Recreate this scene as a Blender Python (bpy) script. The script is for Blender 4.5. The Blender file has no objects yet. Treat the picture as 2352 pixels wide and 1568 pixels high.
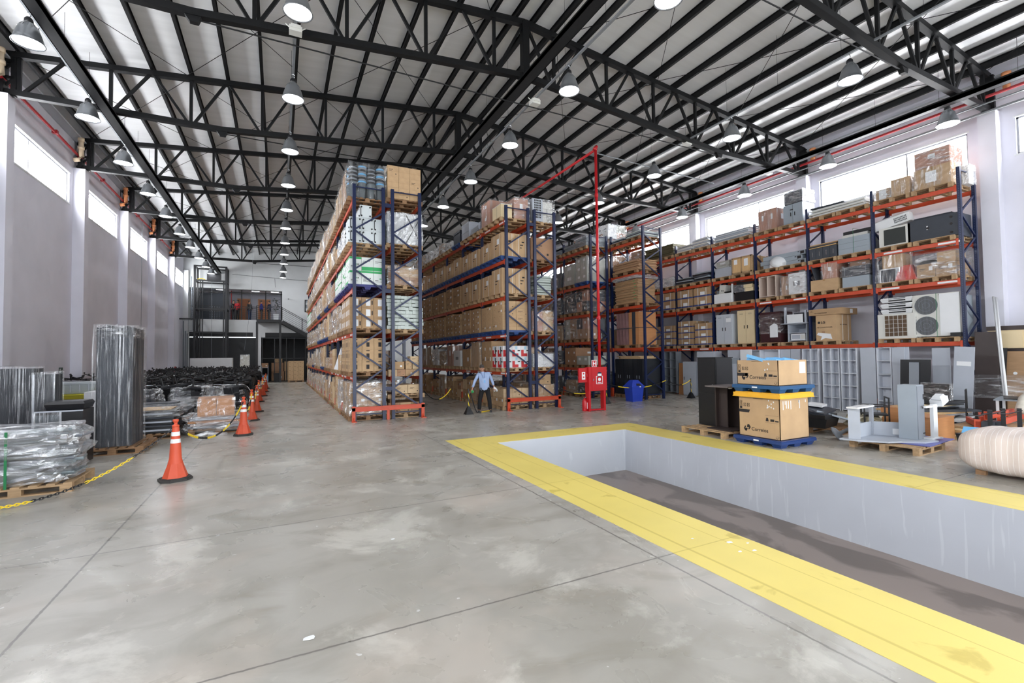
import bpy, math, random
from mathutils import Vector, Matrix
S = bpy.context.scene
COL = S.collection
R = random.Random(7)
PI = math.pi

# ------------------------------------------------------------------ camera, light, exposure
CAMZ = 1.95
yaw, pit, rol = 0.464708, 0.0304974, -0.0126996
fw = Vector((math.sin(yaw)*math.cos(pit), math.cos(yaw)*math.cos(pit), math.sin(pit)))
r0 = Vector((math.cos(yaw), -math.sin(yaw), 0)); u0 = r0.cross(fw)
rt = math.cos(rol)*r0 + math.sin(rol)*u0; up = -math.sin(rol)*r0 + math.cos(rol)*u0
cam = bpy.data.cameras.new('camera'); camo = bpy.data.objects.new('camera', cam); COL.objects.link(camo)
cam.sensor_width = 36; cam.lens = 1070.28/2352*36; cam.clip_start = .05; cam.clip_end = 400
camo.matrix_world = Matrix(((rt.x, up.x, -fw.x, 0), (rt.y, up.y, -fw.y, 0), (rt.z, up.z, -fw.z, CAMZ), (0, 0, 0, 1)))
S.camera = camo
W = bpy.data.worlds.new('daylight'); S.world = W; W.use_nodes = True
W.node_tree.nodes['Background'].inputs[0].default_value = (.86, .93, 1, 1)
W.node_tree.nodes['Background'].inputs[1].default_value = 3.0
WIN_E = 19.0      # brightness of the sky seen through the frosted window panes
LAMP_E = 14.0     # brightness of the lamp lenses
S.view_settings.view_transform = 'Standard'; S.view_settings.look = 'None'
S.view_settings.gamma = 1; S.view_settings.use_curve_mapping = False
S.view_settings.exposure = 0.3
try:
    S.cycles.use_denoising = True; S.cycles.max_bounces = 8; S.cycles.diffuse_bounces = 6; S.cycles.glossy_bounces = 3
    S.cycles.transparent_max_bounces = 10; S.cycles.transmission_bounces = 2; S.cycles.use_light_tree = True
    S.cycles.sample_clamp_indirect = 6; S.cycles.caustics_reflective = False; S.cycles.caustics_refractive = False
except Exception: pass

# ------------------------------------------------------------------ mesh helpers
class MB:
    def __init__(s): s.v = []; s.f = []; s.m = []
    def add(s, vs, fs, m=0):
        b = len(s.v); s.v += [tuple(v) for v in vs]
        for f in fs: s.f.append([b+i for i in f]); s.m.append(m)
        return s
    def box(s, x0, y0, z0, x1, y1, z1, m=0):
        return s.add([(x0,y0,z0),(x1,y0,z0),(x1,y1,z0),(x0,y1,z0),(x0,y0,z1),(x1,y0,z1),(x1,y1,z1),(x0,y1,z1)],
                     [(3,2,1,0),(4,5,6,7),(0,1,5,4),(1,2,6,5),(2,3,7,6),(3,0,4,7)], m)
    def cbox(s, cx, cy, z0, w, d, h, m=0): return s.box(cx-w/2, cy-d/2, z0, cx+w/2, cy+d/2, z0+h, m)
    def tbox(s, w0, d0, w1, d1, z0, z1, m=0, cx=0, cy=0):
        return s.add([(cx-w0/2,cy-d0/2,z0),(cx+w0/2,cy-d0/2,z0),(cx+w0/2,cy+d0/2,z0),(cx-w0/2,cy+d0/2,z0),
                      (cx-w1/2,cy-d1/2,z1),(cx+w1/2,cy-d1/2,z1),(cx+w1/2,cy+d1/2,z1),(cx-w1/2,cy+d1/2,z1)],
                     [(3,2,1,0),(4,5,6,7),(0,1,5,4),(1,2,6,5),(2,3,7,6),(3,0,4,7)], m)
    def obox(s, c, size, M, m=0):
        w, d, h = size; vs = []
        for z in (-.5, .5):
            for x, y in ((-.5,-.5),(.5,-.5),(.5,.5),(-.5,.5)): vs.append(Vector(c) + M @ Vector((x*w, y*d, z*h)))
        return s.add(vs, [(3,2,1,0),(4,5,6,7),(0,1,5,4),(1,2,6,5),(2,3,7,6),(3,0,4,7)], m)
    def bar(s, p, q, w, h=None, m=0, upv=(0,0,1)):
        p, q = Vector(p), Vector(q); d = (q-p); L = d.length
        if L < 1e-6: return s
        d.normalize(); u = Vector(upv)
        if abs(d.dot(u)) > .99: u = Vector((0,1,0))
        x = d.cross(u).normalized(); z = x.cross(d).normalized()
        return s.obox((p+q)/2, (w, L, h or w), Matrix((x, d, z)).transposed(), m)
    def tube(s, p, q, r, n=8, r2=None, m=0, cap=True):
        p, q = Vector(p), Vector(q); d = (q-p).normalized(); u = Vector((0,0,1))
        if abs(d.dot(u)) > .99: u = Vector((1,0,0))
        a = d.cross(u).normalized(); b = d.cross(a); r2 = r if r2 is None else r2
        vs = [p+(a*math.cos(t)+b*math.sin(t))*r for t in (2*PI*i/n for i in range(n))] + \
             [q+(a*math.cos(t)+b*math.sin(t))*r2 for t in (2*PI*i/n for i in range(n))]
        fs = [(i, (i+1) % n, n+(i+1) % n, n+i) for i in range(n)]
        if cap: fs += [tuple(range(n))[::-1], tuple(range(n, 2*n))]
        return s.add(vs, fs, m)
    def path(s, pts, r, n=6, m=0):
        pts = [Vector(p) for p in pts]; vs = []; fs = []
        for i, p in enumerate(pts):
            d = (pts[min(i+1, len(pts)-1)] - pts[max(i-1, 0)]).normalized(); u = Vector((0,0,1))
            if abs(d.dot(u)) > .95: u = Vector((1,0,0))
            a = d.cross(u).normalized(); b = d.cross(a)
            vs += [p+(a*math.cos(2*PI*k/n)+b*math.sin(2*PI*k/n))*r for k in range(n)]
        for i in range(len(pts)-1):
            for k in range(n): fs.append((i*n+k, i*n+(k+1) % n, (i+1)*n+(k+1) % n, (i+1)*n+k))
        fs += [tuple(range(n)), tuple(range(len(vs)-n, len(vs)))]
        return s.add(vs, fs, m)
    def lathe(s, prof, n=20, c=(0,0,0), m=0, cap=True):
        vs = [(c[0]+r*math.cos(2*PI*i/n), c[1]+r*math.sin(2*PI*i/n), c[2]+z) for r, z in prof for i in range(n)]
        fs = [(j*n+i, j*n+(i+1) % n, (j+1)*n+(i+1) % n, (j+1)*n+i) for j in range(len(prof)-1) for i in range(n)]
        if cap: fs += [tuple(range(n))[::-1], tuple(range(len(vs)-n, len(vs)))]
        return s.add(vs, fs, m)
    def prism(s, pts, a, b, axis='z', m=0):
        n = len(pts)
        f = {'z': lambda p, t: (p[0], p[1], t), 'y': lambda p, t: (p[0], t, p[1]), 'x': lambda p, t: (t, p[0], p[1])}[axis]
        vs = [f(p, a) for p in pts] + [f(p, b) for p in pts]
        return s.add(vs, [tuple(range(n))[::-1], tuple(range(n, 2*n))] + [(i, (i+1) % n, n+(i+1) % n, n+i) for i in range(n)], m)
    def quad(s, a, b, c, d, m=0): return s.add([a, b, c, d], [(0,1,2,3)], m)
    def merge(s, o, M=None):
        b = len(s.v); s.v += [tuple((M @ Vector(v)) if M else v) for v in o.v]
        s.f += [[b+i for i in f] for f in o.f]; s.m += o.m; return s
    def mesh(s, name, mats, smooth=False):
        me = bpy.data.meshes.new(name); me.from_pydata(s.v, [], s.f)
        for m in (mats if isinstance(mats, (list, tuple)) else [mats]): me.materials.append(m)
        me.polygons.foreach_set('material_index', s.m)
        me.update()
        import bmesh
        bm = bmesh.new(); bm.from_mesh(me); bmesh.ops.recalc_face_normals(bm, faces=bm.faces); bm.to_mesh(me); bm.free()
        if smooth: me.shade_smooth()
        return me

RENAME = {'panel': 'board', 'panels': 'boards', 'drawers': 'drawer_unit', 'frame': 'framework', 'lid': 'cover', 'base': 'machine', 'top': 'board', 'back': 'board'}
def ob(name, me, loc=(0,0,0), rz=0, scale=None, parent=None, label=None, cat=None, group=None, kind=None, rot=None):
    if label and not parent:
        w_ = name.split('_'); w_[-1] = RENAME.get(w_[-1], w_[-1]); name = '_'.join(w_)
    o = bpy.data.objects.new(name, me); COL.objects.link(o); o.location = loc
    o.rotation_euler = rot if rot else (0, 0, rz)
    if scale: o.scale = scale
    if parent: o.parent = parent
    if label: o['label'] = label
    if cat: o['category'] = cat
    if group: o['group'] = group
    if kind: o['kind'] = kind
    return o
def thing(name, label, cat, loc=(0,0,0), rz=0, group=None, rot=None): return ob(name, None, loc, rz, None, None, label, cat, group, None, rot)
def part(name, mb, mats, parent, smooth=False, label=None, **k): return ob(name, mb.mesh(name, mats, smooth), parent=parent, label=label, **k)
def struct(name, mb, mats, parent=None, **k):
    return ob(name, mb.mesh(name, mats), parent=parent, kind=None if parent else 'structure', **k)
def kids(o): return [c for c in COL.objects if c.parent == o]
CH = {}
def copy_tree(o, loc, rz=0, label=None, group=None, kidmap=None, rot=None):
    if o.name not in CH: CH[o.name] = [(c, kids(c)) for c in kids(o)]
    r = o.copy(); COL.objects.link(r); r.location = loc; r.rotation_euler = rot if rot else (0, 0, rz)
    if label: r['label'] = label
    if group: r['group'] = group
    for c, gs in CH[o.name]:
        k = c.copy(); COL.objects.link(k); k.parent = r
        for g in gs:
            h = g.copy(); COL.objects.link(h); h.parent = k
    return r
NTH = ['first','second','third','fourth','fifth','sixth','seventh','eighth','ninth','tenth','eleventh','twelfth','thirteenth','fourteenth','fifteenth','sixteenth','seventeenth','eighteenth','nineteenth','twentieth']
def nth(i): return NTH[i] if i < 20 else 'twenty-' + NTH[i-20]

# ------------------------------------------------------------------ materials
MT = {}
def lin(c): return tuple(((x/255)/12.92 if x/255 <= .04045 else ((x/255+.055)/1.055)**2.4) for x in c)
def mat(name, col, rough=.55, metal=0, var=.0, vs=3.0, bump=0, bs=40, emis=None, es=0, srgb=True, stretch=None, spec=None, alpha=None):
    """Principled material; var: brightness variation from a noise texture."""
    if name in MT: return MT[name]
    m = bpy.data.materials.new(name); m.use_nodes = True; nt = m.node_tree; p = nt.nodes['Principled BSDF']
    c = lin(col) if srgb else col
    p.inputs['Base Color'].default_value = (*c, 1); p.inputs['Roughness'].default_value = rough; p.inputs['Metallic'].default_value = metal
    if spec is not None: p.inputs['Specular IOR Level'].default_value = spec
    if emis: p.inputs['Emission Color'].default_value = (*emis, 1); p.inputs['Emission Strength'].default_value = es
    if var or bump:
        tc = nt.nodes.new('ShaderNodeTexCoord'); mp = nt.nodes.new('ShaderNodeMapping')
        nt.links.new(tc.outputs['Object'], mp.inputs[0])
        if stretch: mp.inputs['Scale'].default_value = stretch
    if var:
        n = nt.nodes.new('ShaderNodeTexNoise'); n.inputs['Scale'].default_value = vs; n.inputs['Detail'].default_value = 5
        nt.links.new(mp.outputs[0], n.inputs[0])
        r = nt.nodes.new('ShaderNodeMapRange'); r.inputs[1].default_value = .3; r.inputs[2].default_value = .7
        r.inputs[3].default_value = 1-var; r.inputs[4].default_value = 1+var*.6
        nt.links.new(n.outputs[0], r.inputs[0])
        x = nt.nodes.new('ShaderNodeMix'); x.data_type = 'RGBA'; x.blend_type = 'MULTIPLY'; x.inputs[0].default_value = 1
        x.inputs[6].default_value = (*c, 1); nt.links.new(r.outputs[0], x.inputs[7]); nt.links.new(x.outputs[2], p.inputs['Base Color'])
    if bump:
        n2 = nt.nodes.new('ShaderNodeTexNoise'); n2.inputs['Scale'].default_value = bs; nt.links.new(mp.outputs[0], n2.inputs[0])
        b = nt.nodes.new('ShaderNodeBump'); b.inputs['Strength'].default_value = bump; b.inputs['Distance'].default_value = .02
        nt.links.new(n2.outputs[0], b.inputs['Height']); nt.links.new(b.outputs[0], p.inputs['Normal'])
    MT[name] = m; return m

cardb = [mat('cardboard_%s' % n, c, .75, 0, .10, 2.5) for n, c in (('tan', (192,160,122)), ('brown', (176,144,108)), ('pale', (204,178,142)), ('rust', (168,130,100)))]
paper = mat('white_paper', (232,234,236), .7)
ink = mat('black_print', (38,34,34), .7)
tape = mat('packing_tape', (176,142,100), .25)
orange = mat('orange_rack_paint', (200,76,44), .4, 0, .08, 6)
blue = mat('navy_rack_paint', (16,30,68), .42, 0, .1, 5)
bluep = mat('blue_pallet_plastic', (30,66,124), .45, 0, .1, 6)
navyp = mat('navy_pallet_plastic', (38,42,112), .45, 0, .1, 6)
wood = mat('pallet_wood', (178,148,112), .75, 0, .22, 4, .2, 30, stretch=(1,6,6))
woodd = mat('aged_pallet_wood', (146,112,80), .75, 0, .25, 4, .2, 30, stretch=(1,6,6))
ply = mat('light_plywood', (214,178,128), .6, 0, .1, 3, stretch=(1,8,1))
beech = mat('beech_laminate', (190,134,88), .45, 0, .08, 3, stretch=(1,1,9))
beige = mat('beige_laminate', (226,206,166), .45, 0, .03, 3)
walnut = mat('dark_walnut_laminate', (62,52,50), .45, 0, .1, 4)
mahog = mat('dark_red_laminate', (62,34,38), .35, 0, .1, 4)
greyl = mat('light_grey_laminate', (176,182,192), .5, 0, .04, 3)
greyb = mat('blue_grey_steel', (154,164,173), .4, 0, .05, 3)
greym = mat('mid_grey_steel', (128,134,142), .4, 0, .06, 3)
white = mat('white_enamel', (226,228,230), .4, 0, .03, 3)
offw = mat('off_white_plastic', (214,214,208), .45, 0, .03, 3)
black = mat('black_plastic', (24,25,28), .4, 0, .1, 5)
blackf = mat('black_fabric', (30,31,35), .85, 0, .15, 20)
char = mat('charcoal_plastic', (52,57,66), .5, 0, .08, 5)
dark = mat('dark_grey_panel', (66,70,78), .6, 0, .08, 3)
steelk = mat('black_structural_steel', (14,15,17), .55, 0, .15, 4, spec=.3)
chrome = mat('bright_steel', (190,194,198), .25, 1)
galv = mat('galvanised_steel', (138,142,146), .5, .3, .1, 4)
alu = mat('spun_aluminium', (150,154,158), .3, .7, .12, 6, stretch=(1,1,.2))
red = mat('red_gloss_paint', (188,26,34), .35, 0, .04, 4)
redd = mat('dark_red_pipe_paint', (150,30,36), .4)
cone_o = mat('cone_orange', (210,82,50), .5, 0, .06, 6)
cone_w = mat('reflective_white_band', (236,238,238), .35)
rubber = mat('black_rubber', (58,56,54), .8, 0, .1, 8)
yel = mat('yellow_plastic', (236,206,40), .45)
yelo = mat('amber_plastic_lid', (240,180,48), .5, 0, .05, 5)
cyanp = mat('pale_blue_plastic', (110,178,226), .5, 0, .06, 5)
green = mat('green_print', (52,168,96), .6)
greenst = mat('green_strap', (30,120,70), .5)
redp = mat('red_print', (196,44,48), .5)
bluet = mat('blue_tape', (52,72,134), .5)
strapw = mat('white_strap', (222,222,216), .5)
glassk = mat('dark_glass', (30,32,36), .08)
foam = mat('rose_foam_wrap', (220,200,190), .7, 0, .03, 3)
pvc = mat('beige_pvc_pipe', (206,186,158), .5)
pvco = mat('orange_pvc_pipe', (214,140,92), .5)
skin = mat('skin', (176,128,102), .55)
shirtb = mat('light_blue_shirt', (158,178,214), .8, 0, .05, 8)
trouser = mat('black_trousers', (18,18,21), .85)
hairk = mat('short_grey_hair', (66,60,56), .8)

def film_mat(name, base, add, scale, tint=(.93,.95,.97), dif=.25):
    m = bpy.data.materials.new(name); m.use_nodes = True; nt = m.node_tree; N = nt.nodes; L = nt.links
    N.remove(N['Principled BSDF']); out = N['Material Output']
    tc = N.new('ShaderNodeTexCoord'); mp = N.new('ShaderNodeMapping'); mp.inputs['Scale'].default_value = scale
    L.new(tc.outputs['Object'], mp.inputs[0])
    n = N.new('ShaderNodeTexNoise'); n.inputs['Scale'].default_value = 1; n.inputs['Detail'].default_value = 6; n.inputs['Distortion'].default_value = .8
    L.new(mp.outputs[0], n.inputs[0])
    r = N.new('ShaderNodeMapRange'); r.inputs[1].default_value = .5; r.inputs[2].default_value = .74; r.inputs[3].default_value = base; r.inputs[4].default_value = base+add
    L.new(n.outputs[0], r.inputs[0])
    bp = N.new('ShaderNodeBump'); bp.inputs['Strength'].default_value = .8; bp.inputs['Distance'].default_value = .06; L.new(n.outputs[0], bp.inputs['Height'])
    tr = N.new('ShaderNodeBsdfTransparent'); gl = N.new('ShaderNodeBsdfGlossy'); gl.inputs['Roughness'].default_value = .18; gl.inputs['Color'].default_value = (*tint, 1)
    df = N.new('ShaderNodeBsdfDiffuse'); df.inputs['Color'].default_value = (*tint, 1)
    L.new(bp.outputs[0], gl.inputs['Normal'])
    m1 = N.new('ShaderNodeMixShader'); m1.inputs[0].default_value = dif; L.new(gl.outputs[0], m1.inputs[1]); L.new(df.outputs[0], m1.inputs[2])
    m2 = N.new('ShaderNodeMixShader'); L.new(r.outputs[0], m2.inputs[0]); L.new(tr.outputs[0], m2.inputs[1]); L.new(m1.outputs[0], m2.inputs[2])
    L.new(m2.outputs[0], out.inputs[0]); MT[name] = m; return m
filmv = film_mat('clear_stretch_film', .07, .55, (9, 9, 1.1))
filmh = film_mat('crumpled_stretch_film', .12, .7, (3, 3, 8))
filmw = film_mat('milky_plastic_sheet', .4, .5, (4, 4, 5), dif=.6)
filmn = film_mat('fine_streaked_film', .04, .5, (26, 26, .8), dif=.12)

def concrete():
    m = bpy.data.materials.new('polished_concrete'); m.use_nodes = True; nt = m.node_tree; N = nt.nodes; L = nt.links; p = N['Principled BSDF']
    g = N.new('ShaderNodeNewGeometry')
    def noise(sc, det, dist=0, stretch=(1,1,1), off=(0,0,0), rough=.55):
        mp = N.new('ShaderNodeMapping'); mp.inputs['Scale'].default_value = stretch; mp.inputs['Location'].default_value = off; L.new(g.outputs['Position'], mp.inputs[0])
        n = N.new('ShaderNodeTexNoise'); n.inputs['Scale'].default_value = sc; n.inputs['Detail'].default_value = det; n.inputs['Distortion'].default_value = dist
        n.inputs['Roughness'].default_value = rough
        L.new(mp.outputs[0], n.inputs[0]); return n.outputs[0]
    def ramp(s, a, b, lo=0, hi=1):
        r = N.new('ShaderNodeMapRange'); r.inputs[1].default_value = a; r.inputs[2].default_value = b; r.inputs[3].default_value = lo; r.inputs[4].default_value = hi
        L.new(s, r.inputs[0]); return r.outputs[0]
    def mix(a, b, f, k='MIX'):
        x = N.new('ShaderNodeMix'); x.data_type = 'RGBA'; x.blend_type = k
        for s, i in ((f, 0), (a, 6), (b, 7)):
            if isinstance(s, tuple): x.inputs[i].default_value = (*s, 1)
            elif isinstance(s, float): x.inputs[i].default_value = s
            else: L.new(s, x.inputs[i])
        return x.outputs[2]
    def math_(op, a, b=None):
        x = N.new('ShaderNodeMath'); x.operation = op
        for s, i in ((a, 0), (b, 1)):
            if s is None: continue
            if isinstance(s, (int, float)): x.inputs[i].default_value = s
            else: L.new(s, x.inputs[i])
        return x.outputs[0]
    c = mix(lin((157,153,144)), lin((178,175,167)), ramp(noise(.5, 4, .5), .35, .65))
    c = mix(c, lin((141,136,124)), ramp(noise(1.1, 5, 1.2, (1, 1.6, 1), (3, 1, 0)), .48, .68, 0, .6))
    c = mix(c, lin((200,197,188)), ramp(noise(.7, 10, .4, (1.1, 1, 1), (9, 4, 0), .68), .54, .62, 0, .7))
    c = mix(c, lin((138,138,136)), ramp(noise(2.2, 6, 2.2, (.6, 1.5, 1), (2, 7, 0), .6), .64, .72, 0, .16))
    c = mix(c, lin((198,186,174)), ramp(noise(.7, 4, .3, (1,1,1), (21, 3, 0)), .55, .75, 0, .5))
    c = mix(c, lin((228,228,226)), ramp(noise(9, 2, 0, (1,1,1), (5, 5, 0)), .74, .76, 0, .6))
    # sawn joints: across every 2.73 m, lengthwise at three lines
    sp = N.new('ShaderNodeSeparateXYZ'); L.new(g.outputs['Position'], sp.inputs[0])
    def line(s, pos, w):
        return ramp(math_('ABSOLUTE', math_('SUBTRACT', s, pos)), w*.5, w, 1, 0)
    wob = math_('MULTIPLY', math_('SUBTRACT', noise(14, 2), .5), .02)
    yy = math_('ADD', sp.outputs[1], wob); xx = math_('ADD', sp.outputs[0], wob)
    fy = math_('SUBTRACT', math_('PINGPONG', math_('ADD', yy, -3.43+27.3), 1.365), 0)
    j = line(fy, 0, .012)
    for x0 in (-1.65, 3.25, 11.6, 15.2): j = math_('MAXIMUM', j, line(xx, x0, .014))
    c = mix(c, lin((104,100,96)), math_('MULTIPLY', j, .8))
    L.new(c, p.inputs['Base Color'])
    L.new(ramp(noise(1.3, 5, 1), .3, .7, .2, .42), p.inputs['Roughness'])
    MT['polished_concrete'] = m; return m
conc = concrete()

def painted(name, base, stain, lines=(), rough=.45, streak=None, amt=.6, sc=2.2, thr=.64):
    m = bpy.data.materials.new(name); m.use_nodes = True; nt = m.node_tree; N = nt.nodes; L = nt.links; p = N['Principled BSDF']
    g = N.new('ShaderNodeNewGeometry')
    mp = N.new('ShaderNodeMapping'); L.new(g.outputs['Position'], mp.inputs[0])
    if streak: mp.inputs['Scale'].default_value = streak
    n = N.new('ShaderNodeTexNoise'); n.inputs['Scale'].default_value = sc; n.inputs['Detail'].default_value = 6; n.inputs['Distortion'].default_value = .6; L.new(mp.outputs[0], n.inputs[0])
    r = N.new('ShaderNodeMapRange'); r.inputs[1].default_value = thr; r.inputs[2].default_value = thr+.05; r.inputs[4].default_value = amt; L.new(n.outputs[0], r.inputs[0])
    x = N.new('ShaderNodeMix'); x.data_type = 'RGBA'; x.inputs[6].default_value = (*lin(base), 1); x.inputs[7].default_value = (*lin(stain), 1); L.new(r.outputs[0], x.inputs[0])
    last = x.outputs[2]
    n2 = N.new('ShaderNodeTexNoise'); n2.inputs['Scale'].default_value = .8; n2.inputs['Detail'].default_value = 3; L.new(g.outputs['Position'], n2.inputs[0])
    r2 = N.new('ShaderNodeMapRange'); r2.inputs[1].default_value = .3; r2.inputs[2].default_value = .7; r2.inputs[3].default_value = .93; r2.inputs[4].default_value = 1.04; L.new(n2.outputs[0], r2.inputs[0])
    y = N.new('ShaderNodeMix'); y.data_type = 'RGBA'; y.blend_type = 'MULTIPLY'; y.inputs[0].default_value = 1; L.new(last, y.inputs[6]); L.new(r2.outputs[0], y.inputs[7]); last = y.outputs[2]
    sp = N.new('ShaderNodeSeparateXYZ'); L.new(g.outputs['Position'], sp.inputs[0])
    for ax, pos, w in lines:
        a = N.new('ShaderNodeMath'); a.operation = 'SUBTRACT'; L.new(sp.outputs[ax], a.inputs[0]); a.inputs[1].default_value = pos
        b = N.new('ShaderNodeMath'); b.operation = 'ABSOLUTE'; L.new(a.outputs[0], b.inputs[0])
        q = N.new('ShaderNodeMapRange'); q.inputs[1].default_value = w*.5; q.inputs[2].default_value = w; q.inputs[3].default_value = .6; q.inputs[4].default_value = 0; L.new(b.outputs[0], q.inputs[0])
        z = N.new('ShaderNodeMix'); z.data_type = 'RGBA'; L.new(q.outputs[0], z.inputs[0]); L.new(last, z.inputs[6]); z.inputs[7].default_value = (*lin(stain), 1); last = z.outputs[2]
    L.new(last, p.inputs['Base Color']); p.inputs['Roughness'].default_value = rough
    MT[name] = m; return m
ypaint = painted('yellow_floor_paint', (232,212,116), (192,170,74), [(0, 3.66, .02), (0, 4.14, .008), (0, 8.68, .008), (0, 8.2, .006), (1, 3.43, .01), (1, 6.16, .01), (1, 8.89, .01)])
pitp = painted('grey_pit_paint', (186,190,197), (206,210,214), streak=(1, 5, .35), sc=2.6, thr=.6, amt=.5, rough=.5)
pitf = painted('stained_pit_floor', (140,126,118), (92,80,72), sc=1.0, thr=.5, amt=.75, streak=(1,.5,1), rough=.3)
wallm = painted('white_plaster', (222,222,232), (212,212,224), sc=.6, thr=.6, amt=.4, rough=.7)
wallb = painted('white_back_plaster', (220,223,224), (210,213,216), sc=.6, thr=.6, amt=.4, rough=.7)
roofm = mat('ribbed_roof_foil', (238,239,240), .32, 0, .06, .7, .10, 60, stretch=(.15, 6, 1))

def frame_mat(nm, base, strength):
    return mat(nm, base, .5, emis=lin(base), es=strength)
pane = frame_mat('frosted_daylight_pane', (250,252,255), WIN_E)
lens = frame_mat('lit_lamp_lens', (246,248,255), LAMP_E)
ledp = frame_mat('lit_ceiling_panel', (250,250,255), 6)

def lit_holes_mat():
    m = bpy.data.materials.new('navy_upright_lit_holes'); m.use_nodes = True; nt = m.node_tree; N = nt.nodes; L = nt.links; p = N['Principled BSDF']
    g = N.new('ShaderNodeNewGeometry'); sp = N.new('ShaderNodeSeparateXYZ'); L.new(g.outputs['Position'], sp.inputs[0])
    tc = N.new('ShaderNodeTexCoord'); so = N.new('ShaderNodeSeparateXYZ'); L.new(tc.outputs['Object'], so.inputs[0])
    f = N.new('ShaderNodeMath'); f.operation = 'PINGPONG'; L.new(sp.outputs[2], f.inputs[0]); f.inputs[1].default_value = .025
    a = N.new('ShaderNodeMath'); a.operation = 'LESS_THAN'; L.new(f.outputs[0], a.inputs[0]); a.inputs[1].default_value = .007
    def near(s, w):
        b = N.new('ShaderNodeMath'); b.operation = 'ABSOLUTE'; L.new(s, b.inputs[0])
        c = N.new('ShaderNodeMath'); c.operation = 'LESS_THAN'; L.new(b.outputs[0], c.inputs[0]); c.inputs[1].default_value = w; return c.outputs[0]
    o = N.new('ShaderNodeMath'); o.operation = 'MULTIPLY'; L.new(near(so.outputs[1], .011), o.inputs[0]); L.new(a.outputs[0], o.inputs[1])
    x = N.new('ShaderNodeMix'); x.data_type = 'RGBA'; x.inputs[6].default_value = (*lin((16,30,66)), 1); x.inputs[7].default_value = (*lin((74,88,120)), 1)  # lighter dots paint in the window light seen through the post holes
    L.new(o.outputs[0], x.inputs[0]); L.new(x.outputs[2], p.inputs['Base Color']); p.inputs['Roughness'].default_value = .35
    MT[m.name] = m; return m
perf = lit_holes_mat()

def text(s, size, m, origin, face, parent, name='printed_word', bold=0, align='LEFT'):
    """Lettering as thin mesh; face: which way it looks ('-x', '-y')."""
    cu = bpy.data.curves.new('lettering', 'FONT'); cu.body = s; cu.size = size; cu.extrude = .0008; cu.offset = bold; cu.align_x = align
    t = bpy.data.objects.new('lettering', cu); COL.objects.link(t)
    me = bpy.data.meshes.new_from_object(t.evaluated_get(bpy.context.evaluated_depsgraph_get())); COL.objects.unlink(t); bpy.data.objects.remove(t)
    me.materials.clear(); me.materials.append(m)
    o = ob(name, me, parent=parent)
    A = Matrix(((0,0,-1),(-1,0,0),(0,1,0))) if face == '-x' else Matrix(((1,0,0),(0,0,-1),(0,1,0)))
    if face == '+x': A = Matrix(((0,0,1),(1,0,0),(0,1,0)))
    o.matrix_local = Matrix.Translation(origin) @ A.to_4x4()
    return o
# ------------------------------------------------------------------ the hall
XL, XR, YF, YB = -6.7, 19.1, -5.14, 44.2
PL, PR = -6.36, 18.76          # inner faces of the pilasters
TY = [5.84 + 5.49*k for k in range(-1, 7)]
XC = 6.2
def ztop(x): return 11.41 - abs(x-XC)*.0963
def zbot(x): return 9.03 if (x < -1.6 or x > 14.0) else 9.03 + (1-abs(x-XC)/7.8)*.72
PX0, PX1, PY1, PZ = 4.4, 8.05, 9.58, -1.04

mb = MB()
for a, b, c, d in ((XL, YF, PX0, YB), (PX1, YF, XR, YB), (PX0, PY1, PX1, YB)): mb.box(a, b, -.2, c, d, 0)
struct('floor', mb, conc)
mb = MB(); mb.box(PX0-.02, YF, PZ-.1, PX1+.02, PY1+.02, PZ); struct('floor', mb, pitf)
mb = MB(); mb.box(PX0-.06, YF, PZ, PX0+.004, PY1, -.0005); mb.box(PX1-.004, YF, PZ, PX1+.06, PY1, -.0005); mb.box(PX0-.06, PY1-.004, PZ, PX1+.06, PY1+.06, -.0005)
struct('wall_pit', mb, pitp)
mb = MB()
def yband(x0, y0, x1, y1): mb.box(x0, y0, 0, x1, y1, .003)
yband(3.46, YF, PX0, 10.43); yband(PX1, YF, 8.92, 10.43); yband(PX0, PY1, PX1, 10.43)
struct('trim_1', mb, ypaint)
# small chips and paper scraps on the yellow band
mb = MB()
for x, y, s in ((4.15, 3.35, .05), (4.2, 3.1, .03), (4.05, 3.15, .03), (4.3, 3.25, .02), (3.9, 3.6, .02), (1.1, 5.1, .03), (.2, 3.6, .05)):
    n = 7; mb.prism([(x+s*(.6+.5*R.random())*math.cos(2*PI*i/n), y+s*(.6+.5*R.random())*math.sin(2*PI*i/n)*.6) for i in range(n)], .004, .006)
ob('paint_flakes', mb.mesh('paint_flakes', paper), label='white paint flakes and scraps lying on the yellow band and floor', cat='debris', kind='stuff')

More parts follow.
